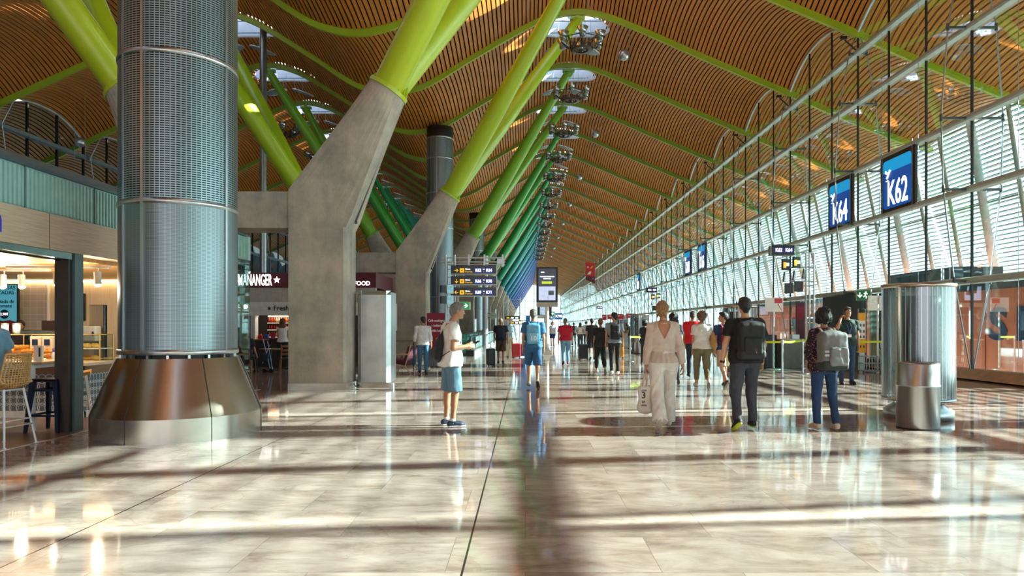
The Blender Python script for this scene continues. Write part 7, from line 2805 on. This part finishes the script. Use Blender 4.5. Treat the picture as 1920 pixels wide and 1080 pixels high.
b = MB().box((0, 0, 0), (0.074, 0.15, 0.009)).build('case', BLACK, t, tuple(pc_), bevel=0.003)
b.rotation_euler = (R(28), 0, R(8))
sc2 = MB().box((0, 0, 0.0055), (0.066, 0.138, 0.001)).build('screen', M('phone_glass', '#1A2028', 0.1), b)
t = local_thing(P, 'drawstring_bag', 'black drawstring bag on the back of the grey-haired man', 'bag')
yb = P['sy'] - 0.185
F = Field((-0.25, yb - 0.2, P['hz'] - 0.05), (0.25, yb + 0.15, P['shz'] + 0.1), 0.008)
F.cap((0.0, yb - 0.01, P['hz'] + 0.13), (0.0, yb + 0.02, P['hz'] + 0.28), 0.135, 0.10, 0.02, sq=((0, 1, 0), 1.9))
F.cap((0.0, yb + 0.02, P['hz'] + 0.28), (0.03, yb + 0.06, P['shz'] - 0.08), 0.10, 0.022, 0.03, sq=((0, 1, 0), 1.6))
F.noise(0.006, 20, 2, 0.6)
vmesh('sack', [F.surf()], M('sack_black', '#141416', 0.65, 0, 0.2, 12, bump=0.3), t)
for sx in (-1, 1):
    MB().tube([(0.03, yb + 0.06, P['shz'] - 0.08), (sx * 0.10, P['sy'] - 0.09, P['shz'] + 0.05), (sx * 0.115, P['sy'] - 0.02, P['shz'] + 0.078), (sx * 0.12, P['sy'] + 0.09, P['shz'] + 0.0),
               (sx * 0.19, P['sy'] + 0.10, P['shz'] - 0.22), (sx * 0.18, yb + 0.10, P['hz'] + 0.16), (sx * 0.10, yb, P['hz'] + 0.08)], 0.007, 6).build('cord', BLACK, t)

# 2 woman in cream knit and white trousers with tote bag
q = fl(1243, 806)
P = person('woman with hair bun in cream open-back knit top and white trousers', q.x, q.y, 1.76, R(-3), fine=2, female=True, tone='tan', cat='person',
           **walk(0, 1.15), arms=(((0.22, -0.02, -1), (0.20, 0.10, -1), (-0.5, -0.4, -0.3), (0, 1, 0)), ((-0.16, -0.06, -1), (-0.10, 0.05, -1), (1, 0, 0), (0, 1, 0))),
           head_yaw=R(-28), hair=('bun', '#8A6236'), top=('#C4B4A6', 'long', 1.0, 0.63, cloth('#C4B4A6', 0.9)), peplum=True, vneck='back',
           bottom=('#D3CEC6', 'long', 0.036, 0.026), shoes=('#DAD4C8', '#B9B2A6'), curl=(0.45, 0.85), face=True, build=0.98)
PW = P
wr, hd = hand_world(P, 1)
t = local_thing(P, 'tote_bag', 'white canvas tote bag with black print in the left hand of the woman in cream', 'bag')
hx, hy, hzz = wr + hd * 0.09
TOTE = M('tote_canvas', '#D9D2C4', 0.85, 0, 0.08, 14, bump=0.2)
F = Field((hx - 0.25, hy - 0.3, hzz - 0.62), (hx + 0.25, hy + 0.3, hzz - 0.1), 0.008)
F.rbox((hx - 0.01, hy, hzz - 0.39), (0.090, 0.085, 0.185), 0.05, 0)
F.ell((hx + 0.0, hy, hzz - 0.50), (0.11, 0.09, 0.10), 0.05)
F.noise(0.006, 18, 12, 0.6)
vmesh('bag_body', [F.surf()], TOTE, t)
for sx in (-1, 1):
    MB().tube([(hx + sx * 0.03 - 0.01, hy - 0.07, hzz - 0.24), (hx + sx * 0.012, hy - 0.02, hzz - 0.02), (hx + sx * 0.012, hy + 0.02, hzz - 0.02), (hx + sx * 0.03 - 0.01, hy + 0.07, hzz - 0.24)], 0.01, 6, flat=(0.012, 0.004), up=(0, 1, 0)).build('bag_handle', TOTE, t)
for zz, tx_, sz in ((-0.33, '3', 0.13), (-0.42, '21', 0.045)):
    text('lettering', tx_, sz, PLAINK, t, (hx - 0.04, hy - 0.095, hzz + zz), (90, 0, 0), bold=0.002)
for zz, w_ in ((-0.255, 0.05), (-0.27, 0.07), (-0.465, 0.06), (-0.478, 0.07)):
    MB().mm((hx - 0.01 - w_, hy - 0.099, hzz + zz), (hx - 0.01 + w_ * 0.2, hy - 0.093, hzz + zz + 0.007)).build('print', PLAINK, t)
for rx in (0.0, 0.02):
    MB().lathe([(0.030, -0.005), (0.034, 0.0), (0.030, 0.005)], 16).build('bracelet', M('gold_band', '#C79A3A', 0.3, 0.8), P['t'], tuple(wr - hd * (0.03 + rx)))

# 3 big man in black T-shirt with black backpack
q = fl(1397, 806)
P = person('big man in black T-shirt and dark grey trousers walking away', q.x, q.y, 1.80, R(2), fine=2, tone='light', build=1.16,
           thigh=((0.04, 0.16, -1), (-0.12, -0.06, -1)), shin=((0.03, -0.06, -1), (-0.10, -0.50, -1)), foot=(0.0, 0.55),
           arms=(((0.20, 0.05, -1), (0.08, 0.35, -1), (-1, 0, 0), (0, 1, 0)), ((-0.30, -0.04, -1), (-0.12, 0.16, -1), (1, 0, 0), (0, 1, 0))),
           hair=('short', '#1D1713'), top=('#121214', 'short', 1.0, 0.44), bottom=('#3A3D46', 'long', 0.020), shoes=('#15171A', '#A8B020'), curl=(0.6, 0.5))
backpack(P, 'black backpack with small pale badge worn by the big man in black', '#17181B', 0.36, 0.50, 0.19, base='#232528', fine=2, drop=0.02)
wr, hd = hand_world(P, 1)
MB().cyl(tuple(wr - hd * 0.025), tuple(wr + hd * 0.005), 0.034, n=18).build('watch', BLACK, P['t'])

# 4 woman with grey backpack
FLOWER = M('flower_print', '#1A1620', 0.8)
def _flowers(m):
    n, l = m.node_tree.nodes, m.node_tree.links
    b = n['Principled BSDF']
    tc = n.new('ShaderNodeTexCoord')
    vo = n.new('ShaderNodeTexVoronoi')
    vo.inputs['Scale'].default_value = 34
    l.new(tc.outputs['Object'], vo.inputs['Vector'])
    rp = n.new('ShaderNodeValToRGB')
    rp.color_ramp.interpolation = 'CONSTANT'
    e = rp.color_ramp.elements
    e[0].position, e[0].color = 0.0, lin('#A86A74') + (1,)
    e[1].position, e[1].color = 0.34, lin('#16121C') + (1,)
    q_ = e.new(0.20); q_.color = lin('#7E3B58') + (1,)
    l.new(vo.outputs['Distance'], rp.inputs[0])
    l.new(rp.outputs[0], b.inputs['Base Color'])
_flowers(FLOWER)
q = fl(1545, 806)
P = person('woman with black hair in dark flowered blouse and blue jeans walking away', q.x, q.y, 1.66, R(4), fine=2, female=True, tone='tan', build=1.10,
           thigh=((0.08, 0.00, -1), (-0.06, 0.02, -1)), shin=((0.06, -0.14, -1), (0.0, -0.06, -1)), foot=(0.12, 0.0),
           arms=(((0.16, 0.10, -1), (-0.05, 0.55, -0.55), (-1, 0, 0), (0, 1, 0)), ((-0.24, -0.02, -1), (0.20, 0.60, -0.7), (1, 0, 0), (0, 1, 0))),
           hair=('bob', '#0E0C0D'), top=('#1A1620', 'rolled', 1.0, 0.40, FLOWER), bottom=('#1B3A60', 'long', 0.008), shoes=('#C9B9A4', '#D8CEBE'), curl=(0.8, 0.8))
backpack(P, 'large grey backpack with front pocket on the woman in the flowered blouse', '#6E706F', 0.37, 0.52, 0.22, pocket='#7B7D7B', base='#26302E', strap='#7D6A55', fine=2, reflect=True, drop=0.05, pocket_dx=0.04)

# 5 man on the phone
q = fl(1588, 721)
P = person('man in dark green polo with lanyard talking on a phone at his ear', q.x, q.y, 1.90, R(176), fine=2, tone='tan', build=1.14, **STAND,
           arms=(((0.09, 0.22, -0.09), (-0.22, -0.22, 0.40), (-1, 0.1, 0), (0, 1, 0.2)), ((-0.16, 0.02, -1), (-0.04, 0.12, -1), (1, 0, 0), (0, 1, 0))),
           hair=('short', '#2A211C'), top=('#122B27', 'short', 0.7, 0.45), bottom=('#1F3556', 'long', 0.012), shoes=('#121316', '#1C1C1E'), face=True, curl=(0.8, 0.5), head_yaw=R(6))
wr, hd = hand_world(P, 0)
t = local_thing(P, 'mobile_phone', 'mobile phone at the ear of the man in the green polo', 'phone')
b = MB().box((0, 0, 0), (0.010, 0.072, 0.145)).build('case', BLACK, t, tuple(P['hp'](0.092, 0.02, -0.02)), bevel=0.003)
MB().box((-0.006, 0, 0), (0.001, 0.064, 0.13)).build('screen', M('phone_glass', '#1A2028', 0.1), b)
t = local_thing(P, 'lanyard', 'blue lanyard with white badge round the neck of the man in the polo', 'lanyard')
fy = P['sy'] + 0.170
for sx in (-1, 1):
    MB().tube([(sx * 0.055, P['sy'] - 0.02, P['shz'] + 0.075), (sx * 0.06, P['sy'] + 0.075, P['shz'] + 0.04), (sx * 0.04, fy + 0.01, P['shz'] - 0.12), (0, fy + 0.012, P['shz'] - 0.28)], 0.008, 6).build('ribbon', M('ribbon_blue', '#5560A8', 0.6), t)
MB().mm((-0.045, fy + 0.008, P['shz'] - 0.36), (0.045, fy + 0.014, P['shz'] - 0.29)).build('badge', PLAINW, t)

# 6-9 the group beyond the woman in white
q = fl(1316, 729)
P = person('curly-haired woman in white T-shirt and olive trousers walking away', q.x, q.y, 1.74, R(-4), fine=1, female=True, tone='tan', build=1.12, **walk(1, 1.05),
           arms=arms_pair(0.05, -0.05), hair=('curly', '#6B4630'), top=('#CFCCC6', 'short', 1.0, 0.47), bottom=('#6B6447', 'crop', 0.026), shoes=('#C9C9C4', '#8E8A84'))
t = local_thing(P, 'shoulder_bag', 'tan slouchy shoulder bag on the curly-haired woman in white T-shirt', 'bag')
F = Field((0.0, -0.35, P['hz'] - 0.1), (0.55, 0.3, P['shz']), 0.012)
F.cap((0.25, -0.10, P['hz'] + 0.12), (0.24, -0.06, P['hz'] + 0.33), 0.14, 0.07, 0.02, sq=((1, 0, 0), 1.6))
F.noise(0.008, 16, 3, 0.6)
vmesh('bag_body', [F.surf()], M('bag_tan', '#A98150', 0.7, 0, 0.2, 10, bump=0.3), t)
MB().tube([(0.24, -0.12, P['hz'] + 0.33), (0.20, -0.06, P['shz'] - 0.05), (0.16, -0.01, P['shz'] + 0.055), (0.20, 0.06, P['shz'] - 0.05), (0.24, 0.0, P['hz'] + 0.33)], 0.012, 6).build('bag_strap', M('bag_tan', '#A98150', 0.7), t)
q = fl(1357, 729)
P = person('boy in blue T-shirt and beige shorts looking to the left', q.x, q.y, 1.74, R(10), fine=1, tone='tan', build=0.96, **walk(0, 1.2),
           arms=arms_pair(0.1, -0.1), head_yaw=R(62), hair=('top', '#17120F'), top=('#22365E', 'short', 0.8, 0.45), bottom=('#B79E80', 'shorts', 0.026), shoes=('#23252C', '#8F8578'), face=True)
backpack(P, 'red backpack on the boy in the blue T-shirt', '#8E1D34', 0.28, 0.42, 0.15, fine=1)
q = fl(1299, 709)
P = person('man in bright red T-shirt and navy trousers ahead of the curly-haired woman', q.x, q.y, 1.82, R(-12), fine=1, tone='tan', build=1.05, **walk(1, 0.5), arms=arms_pair(-0.05, 0.1),
           hair=('buzz', '#3A2E26'), top=('#C4141C', 'short', 1.0, 0.45), bottom=('#1E2638', 'long', 0.014), shoes=('#1A1A1E', '#1A1A1E'))
q = fl(1263, 720)
P = person('woman with long black curls partly hidden by the woman in cream', q.x, q.y, 1.72, R(-5), fine=1, female=True, tone='tan', **walk(1, 0.7), arms=arms_pair(0.1, 0.0),
           hair=('longcurly', '#151011'), top=('#191820', 'short', 0.7, 0.44), bottom=('#2A2B33', 'long', 0.012), shoes=('#2A2426', '#3A2A26'))
t = local_thing(P, 'tied_jacket', 'purple jacket slung on the woman with long black curls', 'jacket')
F = Field((-0.1, -0.35, P['hz'] - 0.15), (0.4, 0.15, P['shz'] - 0.05), 0.012)
F.cap((0.13, -0.15, P['hz'] + 0.0), (0.12, -0.14, P['shz'] - 0.16), 0.10, 0.06, 0.02, sq=((0, 1, 0), 2.0))
F.noise(0.006, 20, 9, 0.4)
vmesh('cloth', [F.surf()], cloth('#5A2A5E'), t)
q = fl(1209, 684)
person('dark-haired person holding up a phone, left of the woman in cream', q.x, q.y, 1.66, R(-35), fine=1, female=True, tone='light', **STAND,
       arms=(((0.12, 0.1, -1), (0.0, 0.9, 0.5), (-1, 0, 0)), ((-0.12, 0.15, -1), (0.1, 0.9, 0.4), (1, 0, 0))), hair=('bob', '#15110F'), top=('#2B2B30', 'short', 0.6, 0.44), bottom=('#2A2E38', 'long', 0.012), shoes=('#222226', '#333338'))

# 10-11 blue backpack man, red shirt man
q = fl(1000, 728)
P = person('man in blue T-shirt and blue shorts walking away with a pale blue backpack', q.x, q.y, 1.81, R(0), fine=2, tone='tan', build=1.0, **walk(1, 1.15), arms=arms_pair(0.02, -0.02, 0.14),
           hair=('short', '#5E5850'), top=('#35658F', 'short', 0.8, 0.47), bottom=('#2A5884', 'shorts', 0.024), shoes=('#A89C8C', '#2A2A2C'))
backpack(P, 'pale blue backpack with a white number 10 on the man in blue', '#5FA3C6', 0.31, 0.46, 0.17, pocket='#7DB6D2', strap='#35688C', fine=2, badge=(0.0, -0.10, '10', 0.15, '#F0F4F4'))
q = fl(1060, 684)
P = person('man in crimson T-shirt and pale jeans walking away in mid hall', q.x, q.y, 1.71, R(0), fine=1, tone='tan', build=1.12, **walk(0, 0.35), arms=arms_pair(0.05, -0.05, 0.22),
           hair=('buzz', '#6E5B4E'), top=('#B5122F', 'short', 1.0, 0.46), bottom=('#6C97B4', 'long', 0.016), shoes=('#8E1520', '#3A2020'))
# 12-13 pair with black backpacks
q = fl(1126, 702)
P = person('woman with ponytail in black top and wide black trousers beside the grey-shirted man', q.x, q.y, 1.64, R(3), fine=1, female=True, tone='tan', build=1.04, **walk(1, 1.2), arms=arms_pair(0.05, 0.1),
           hair=('pony', '#6A4A30'), top=('#1C1E22', 'short', 0.8, 0.46), bottom=('#16191F', 'crop', 0.030), shoes=('#D0CCC2', '#8C9078'))
backpack(P, 'round black backpack hanging low on the woman with ponytail', '#141619', 0.32, 0.42, 0.18, fine=1, drop=0.10)
q = fl(1152, 704)
P = person('young man in grey T-shirt and black trousers with black straps over his shoulders', q.x, q.y, 1.80, R(-2), fine=1, tone='tan', build=0.98, **walk(0, 0.4), arms=arms_pair(-0.02, 0.05, 0.16),
           head_yaw=R(35), hair=('top', '#17120F'), top=('#7E8A92', 'short', 0.8, 0.46), bottom=('#15161A', 'long', 0.010), shoes=('#DEDCD6', '#C9C6BE'), face=True)
backpack(P, 'slim black backpack on the young man in grey', '#131416', 0.27, 0.44, 0.14, fine=1)
# 14 onward: farther figures
FAR = [
    ('man in navy T-shirt and dark shorts behind the pair with backpacks', 1110, 676, 1.72, 0, dict(hair=('short', '#1D1713'), top=('#1B2029', 'short', 1.0, 0.44), bottom=('#20242C', 'shorts', 0.02), shoes=('#1A1B1E', '#1A1B1E'), **walk(0, 0.6)), False),
    ('long-haired woman in white tank top and grey trousers', 1088, 652, 1.66, 0, dict(hair=('long', '#4A3424'), top=('#E6E4E0', 'none', 0.2, 0.50), bottom=('#44474F', 'long', 0.03, 0.02), shoes=('#303034', '#303034'), **walk(1, 0.3)), True),
    ('man in white striped shirt beside the woman in the tank top', 1099, 652, 1.74, 0, dict(hair=('short', '#2A201A'), top=('#C9CDD0', 'short', 1.0, 0.46), bottom=('#2F333C', 'long', 0.014), shoes=('#222226', '#222226'), **walk(0, 0.4)), False),
    ('person in white top and blue cardigan coming towards the camera', 1036, 650, 1.72, 180, dict(hair=('bob', '#2A211C'), top=('#D8DCE4', 'short', 0.8, 0.46), bottom=('#22387A', 'short', 0.03), shoes=('#22242C', '#22242C'), **walk(0, 0.5)), True),
    ('dark figure standing just behind the totem post', 1020, 652, 1.70, 180, dict(hair=('short', '#1D1713'), top=('#3B4650', 'long', 0.8, 0.46), bottom=('#2B2F36', 'long', 0.012), shoes=('#1A1B1E', '#1A1B1E'), **STAND), False),
    ('dark clothed person queuing left of the far air outlet', 1183, 655, 1.72, 20, dict(hair=('short', '#1D1713'), top=('#1B1E22', 'short', 0.8, 0.46), bottom=('#22304A', 'long', 0.012), shoes=('#1A1B1E', '#1A1B1E'), **STAND), False),
    ('person in olive top queuing by the far red desk signs', 1176, 653, 1.64, -30, dict(hair=('bob', '#2A1C14'), top=('#6B6A3A', 'short', 0.8, 0.46), bottom=('#22262E', 'long', 0.012), shoes=('#1A1B1E', '#1A1B1E'), **STAND), True),
    ('dark dressed person far off right of the crimson T-shirt man', 1076, 648, 1.70, 10, dict(hair=('short', '#1D1713'), top=('#24272C', 'long', 0.8, 0.46), bottom=('#1C1E22', 'long', 0.012), shoes=('#1A1B1E', '#1A1B1E'), **walk(1, 0.4)), False),
    ('tiny far person in black at the end of the hall', 1067, 640, 1.72, 0, dict(hair=('short', '#1D1713'), top=('#1C1E24', 'short', 0.8, 0.46), bottom=('#26304A', 'long', 0.012), shoes=('#1A1B1E', '#1A1B1E'), **STAND), False),
    ('tiny far person in pale shirt at the end of the hall', 1117, 640, 1.70, 0, dict(hair=('short', '#3A2A1E'), top=('#C9C4BC', 'short', 0.8, 0.46), bottom=('#3A4454', 'long', 0.012), shoes=('#1A1B1E', '#1A1B1E'), **STAND), True),
]
for l, px, py, H, rz, kw, fem in FAR:
    q = fl(px, py)
    person(l, q.x, q.y, H, R(rz), fine=0, female=fem, tone='tan', arms=arms_pair(0.05, -0.05), **kw)
q = fl(939, 684)
P = person('bald man in navy T-shirt and brown shorts by the moving walkway', q.x, q.y, 1.70, R(0), fine=1, tone='tan', build=1.02, **walk(1, 0.6), arms=arms_pair(0.0, 0.15, 0.25),
           hair=('buzz', '#8A6A54'), top=('#141C2C', 'short', 1.0, 0.46), bottom=('#4A3A2A', 'shorts', 0.03), shoes=('#22242A', '#7A6A5C'))
backpack(P, 'dark navy backpack on the bald man in brown shorts', '#10182A', 0.27, 0.44, 0.13, fine=1)
q = fl(957, 671)
person('person in pale blue shirt and beige trousers beside the red suitcase', q.x, q.y, 1.80, R(-10), fine=1, tone='tan', **STAND, arms=arms_pair(0.15, 0.0, 0.16),
       hair=('short', '#B9AA96'), top=('#A9C8D6', 'long', 1.0, 0.42), bottom=('#C4B59E', 'long', 0.016), shoes=('#8A7A66', '#8A7A66'))
q = fl(793, 701)
P = person('dark-haired man in white shirt and blue jeans facing the cafe', q.x, q.y, 1.70, R(8), fine=2, tone='tan', **walk(1, 0.25), arms=(((0.16, 0.0, -1), (0.10, 0.10, -1), (-1, 0, 0), (0, 1, 0)), ((-0.18, 0.0, -1), (-0.05, 0.25, -1), (1, 0, 0), (0, 1, 0))),
           head_yaw=R(30), hair=('short', '#17120F'), top=('#D0D0D2', 'rolled', 0.5, 0.44), bottom=('#3B6C93', 'long', 0.014), shoes=('#15181E', '#15181E'), face=True)
wr, hd = hand_world(P, 1)
t = local_thing(P, 'rolled_jacket', 'folded blue jacket hanging from the left hand of the man in white shirt', 'jacket')
F = Field(wr + V3(-0.2, -0.2, -0.75), wr + V3(0.2, 0.2, 0.05), 0.010)
F.cap(wr + hd * 0.08 + V3(-0.02, 0, -0.04), wr + V3(-0.02, 0.03, -0.56), 0.055, 0.075, 0.02, sq=((1, 0, 0), 1.4))
F.noise(0.008, 20, 9, 0.4)
vmesh('cloth', [F.surf()], cloth('#3A5A74'), t)
# restaurant and cafe
person('seated person in dark clothes on the slatted chair by the food kiosk', -8.78, 21.45, 1.72, R(0), fine=1, tone='light', thigh=((0.12, 1, -0.06), (-0.12, 1, -0.06)), shin=((0, 0.05, -1), (0, 0.05, -1)),
       arms=arms_pair(0.5, 0.5), hair=('short', '#2A211C'), top=('#20242E', 'short', 0.8, 0.45), bottom=('#23262E', 'long', 0.012), shoes=('#1A1B1E', '#1A1B1E'))
person('woman with long brown hair and white top before the lit shelf', -8.28, 23.3, 1.70, R(0), fine=1, female=True, tone='tan', arms=arms_pair(0.1, 0.4), **STAND,
       hair=('long', '#5A3A22'), top=('#DCDAD6', 'none', 0.2, 0.50), bottom=('#1E2026', 'long', 0.014), shoes=('#1A1B1E', '#1A1B1E'))
person('dark-haired barista behind the cafe counter at the left edge', -9.62, 13.0, 1.54, R(200), fine=1, female=True, tone='tan', arms=arms_pair(0.4, 0.4), **STAND,
       hair=('bun', '#17110E'), top=('#3A2326', 'short', 0.6, 0.45), bottom=('#1E2026', 'long', 0.014), shoes=('#1A1B1E', '#1A1B1E'), face=True)
P = person('seated customer in blue patterned shirt cut by the left picture edge', -6.62, 8.40, 1.74, R(80), fine=2, tone='light', z=0.0, thigh=((0.14, 1, -0.22), (-0.14, 1, -0.18)), shin=((0, 0.0, -1), (0, 0.1, -1)),
       arms=(((0.45, 0.1, -1), (-0.3, 0.8, 0.2), (-1, 0, 0), (0, 0, 1)), ((-0.35, 0.15, -1), (0.3, 0.8, 0.2), (1, 0, 0), (0, 0, 1))), hair=('short', '#3A2A1E'), top=('#6F9CB8', 'short', 0.9, 0.45), bottom=('#D8642C', 'shorts', 0.016), shoes=('#2A2C32', '#C9C9C9'), ground=False)
P['t'].location.z = 0.86
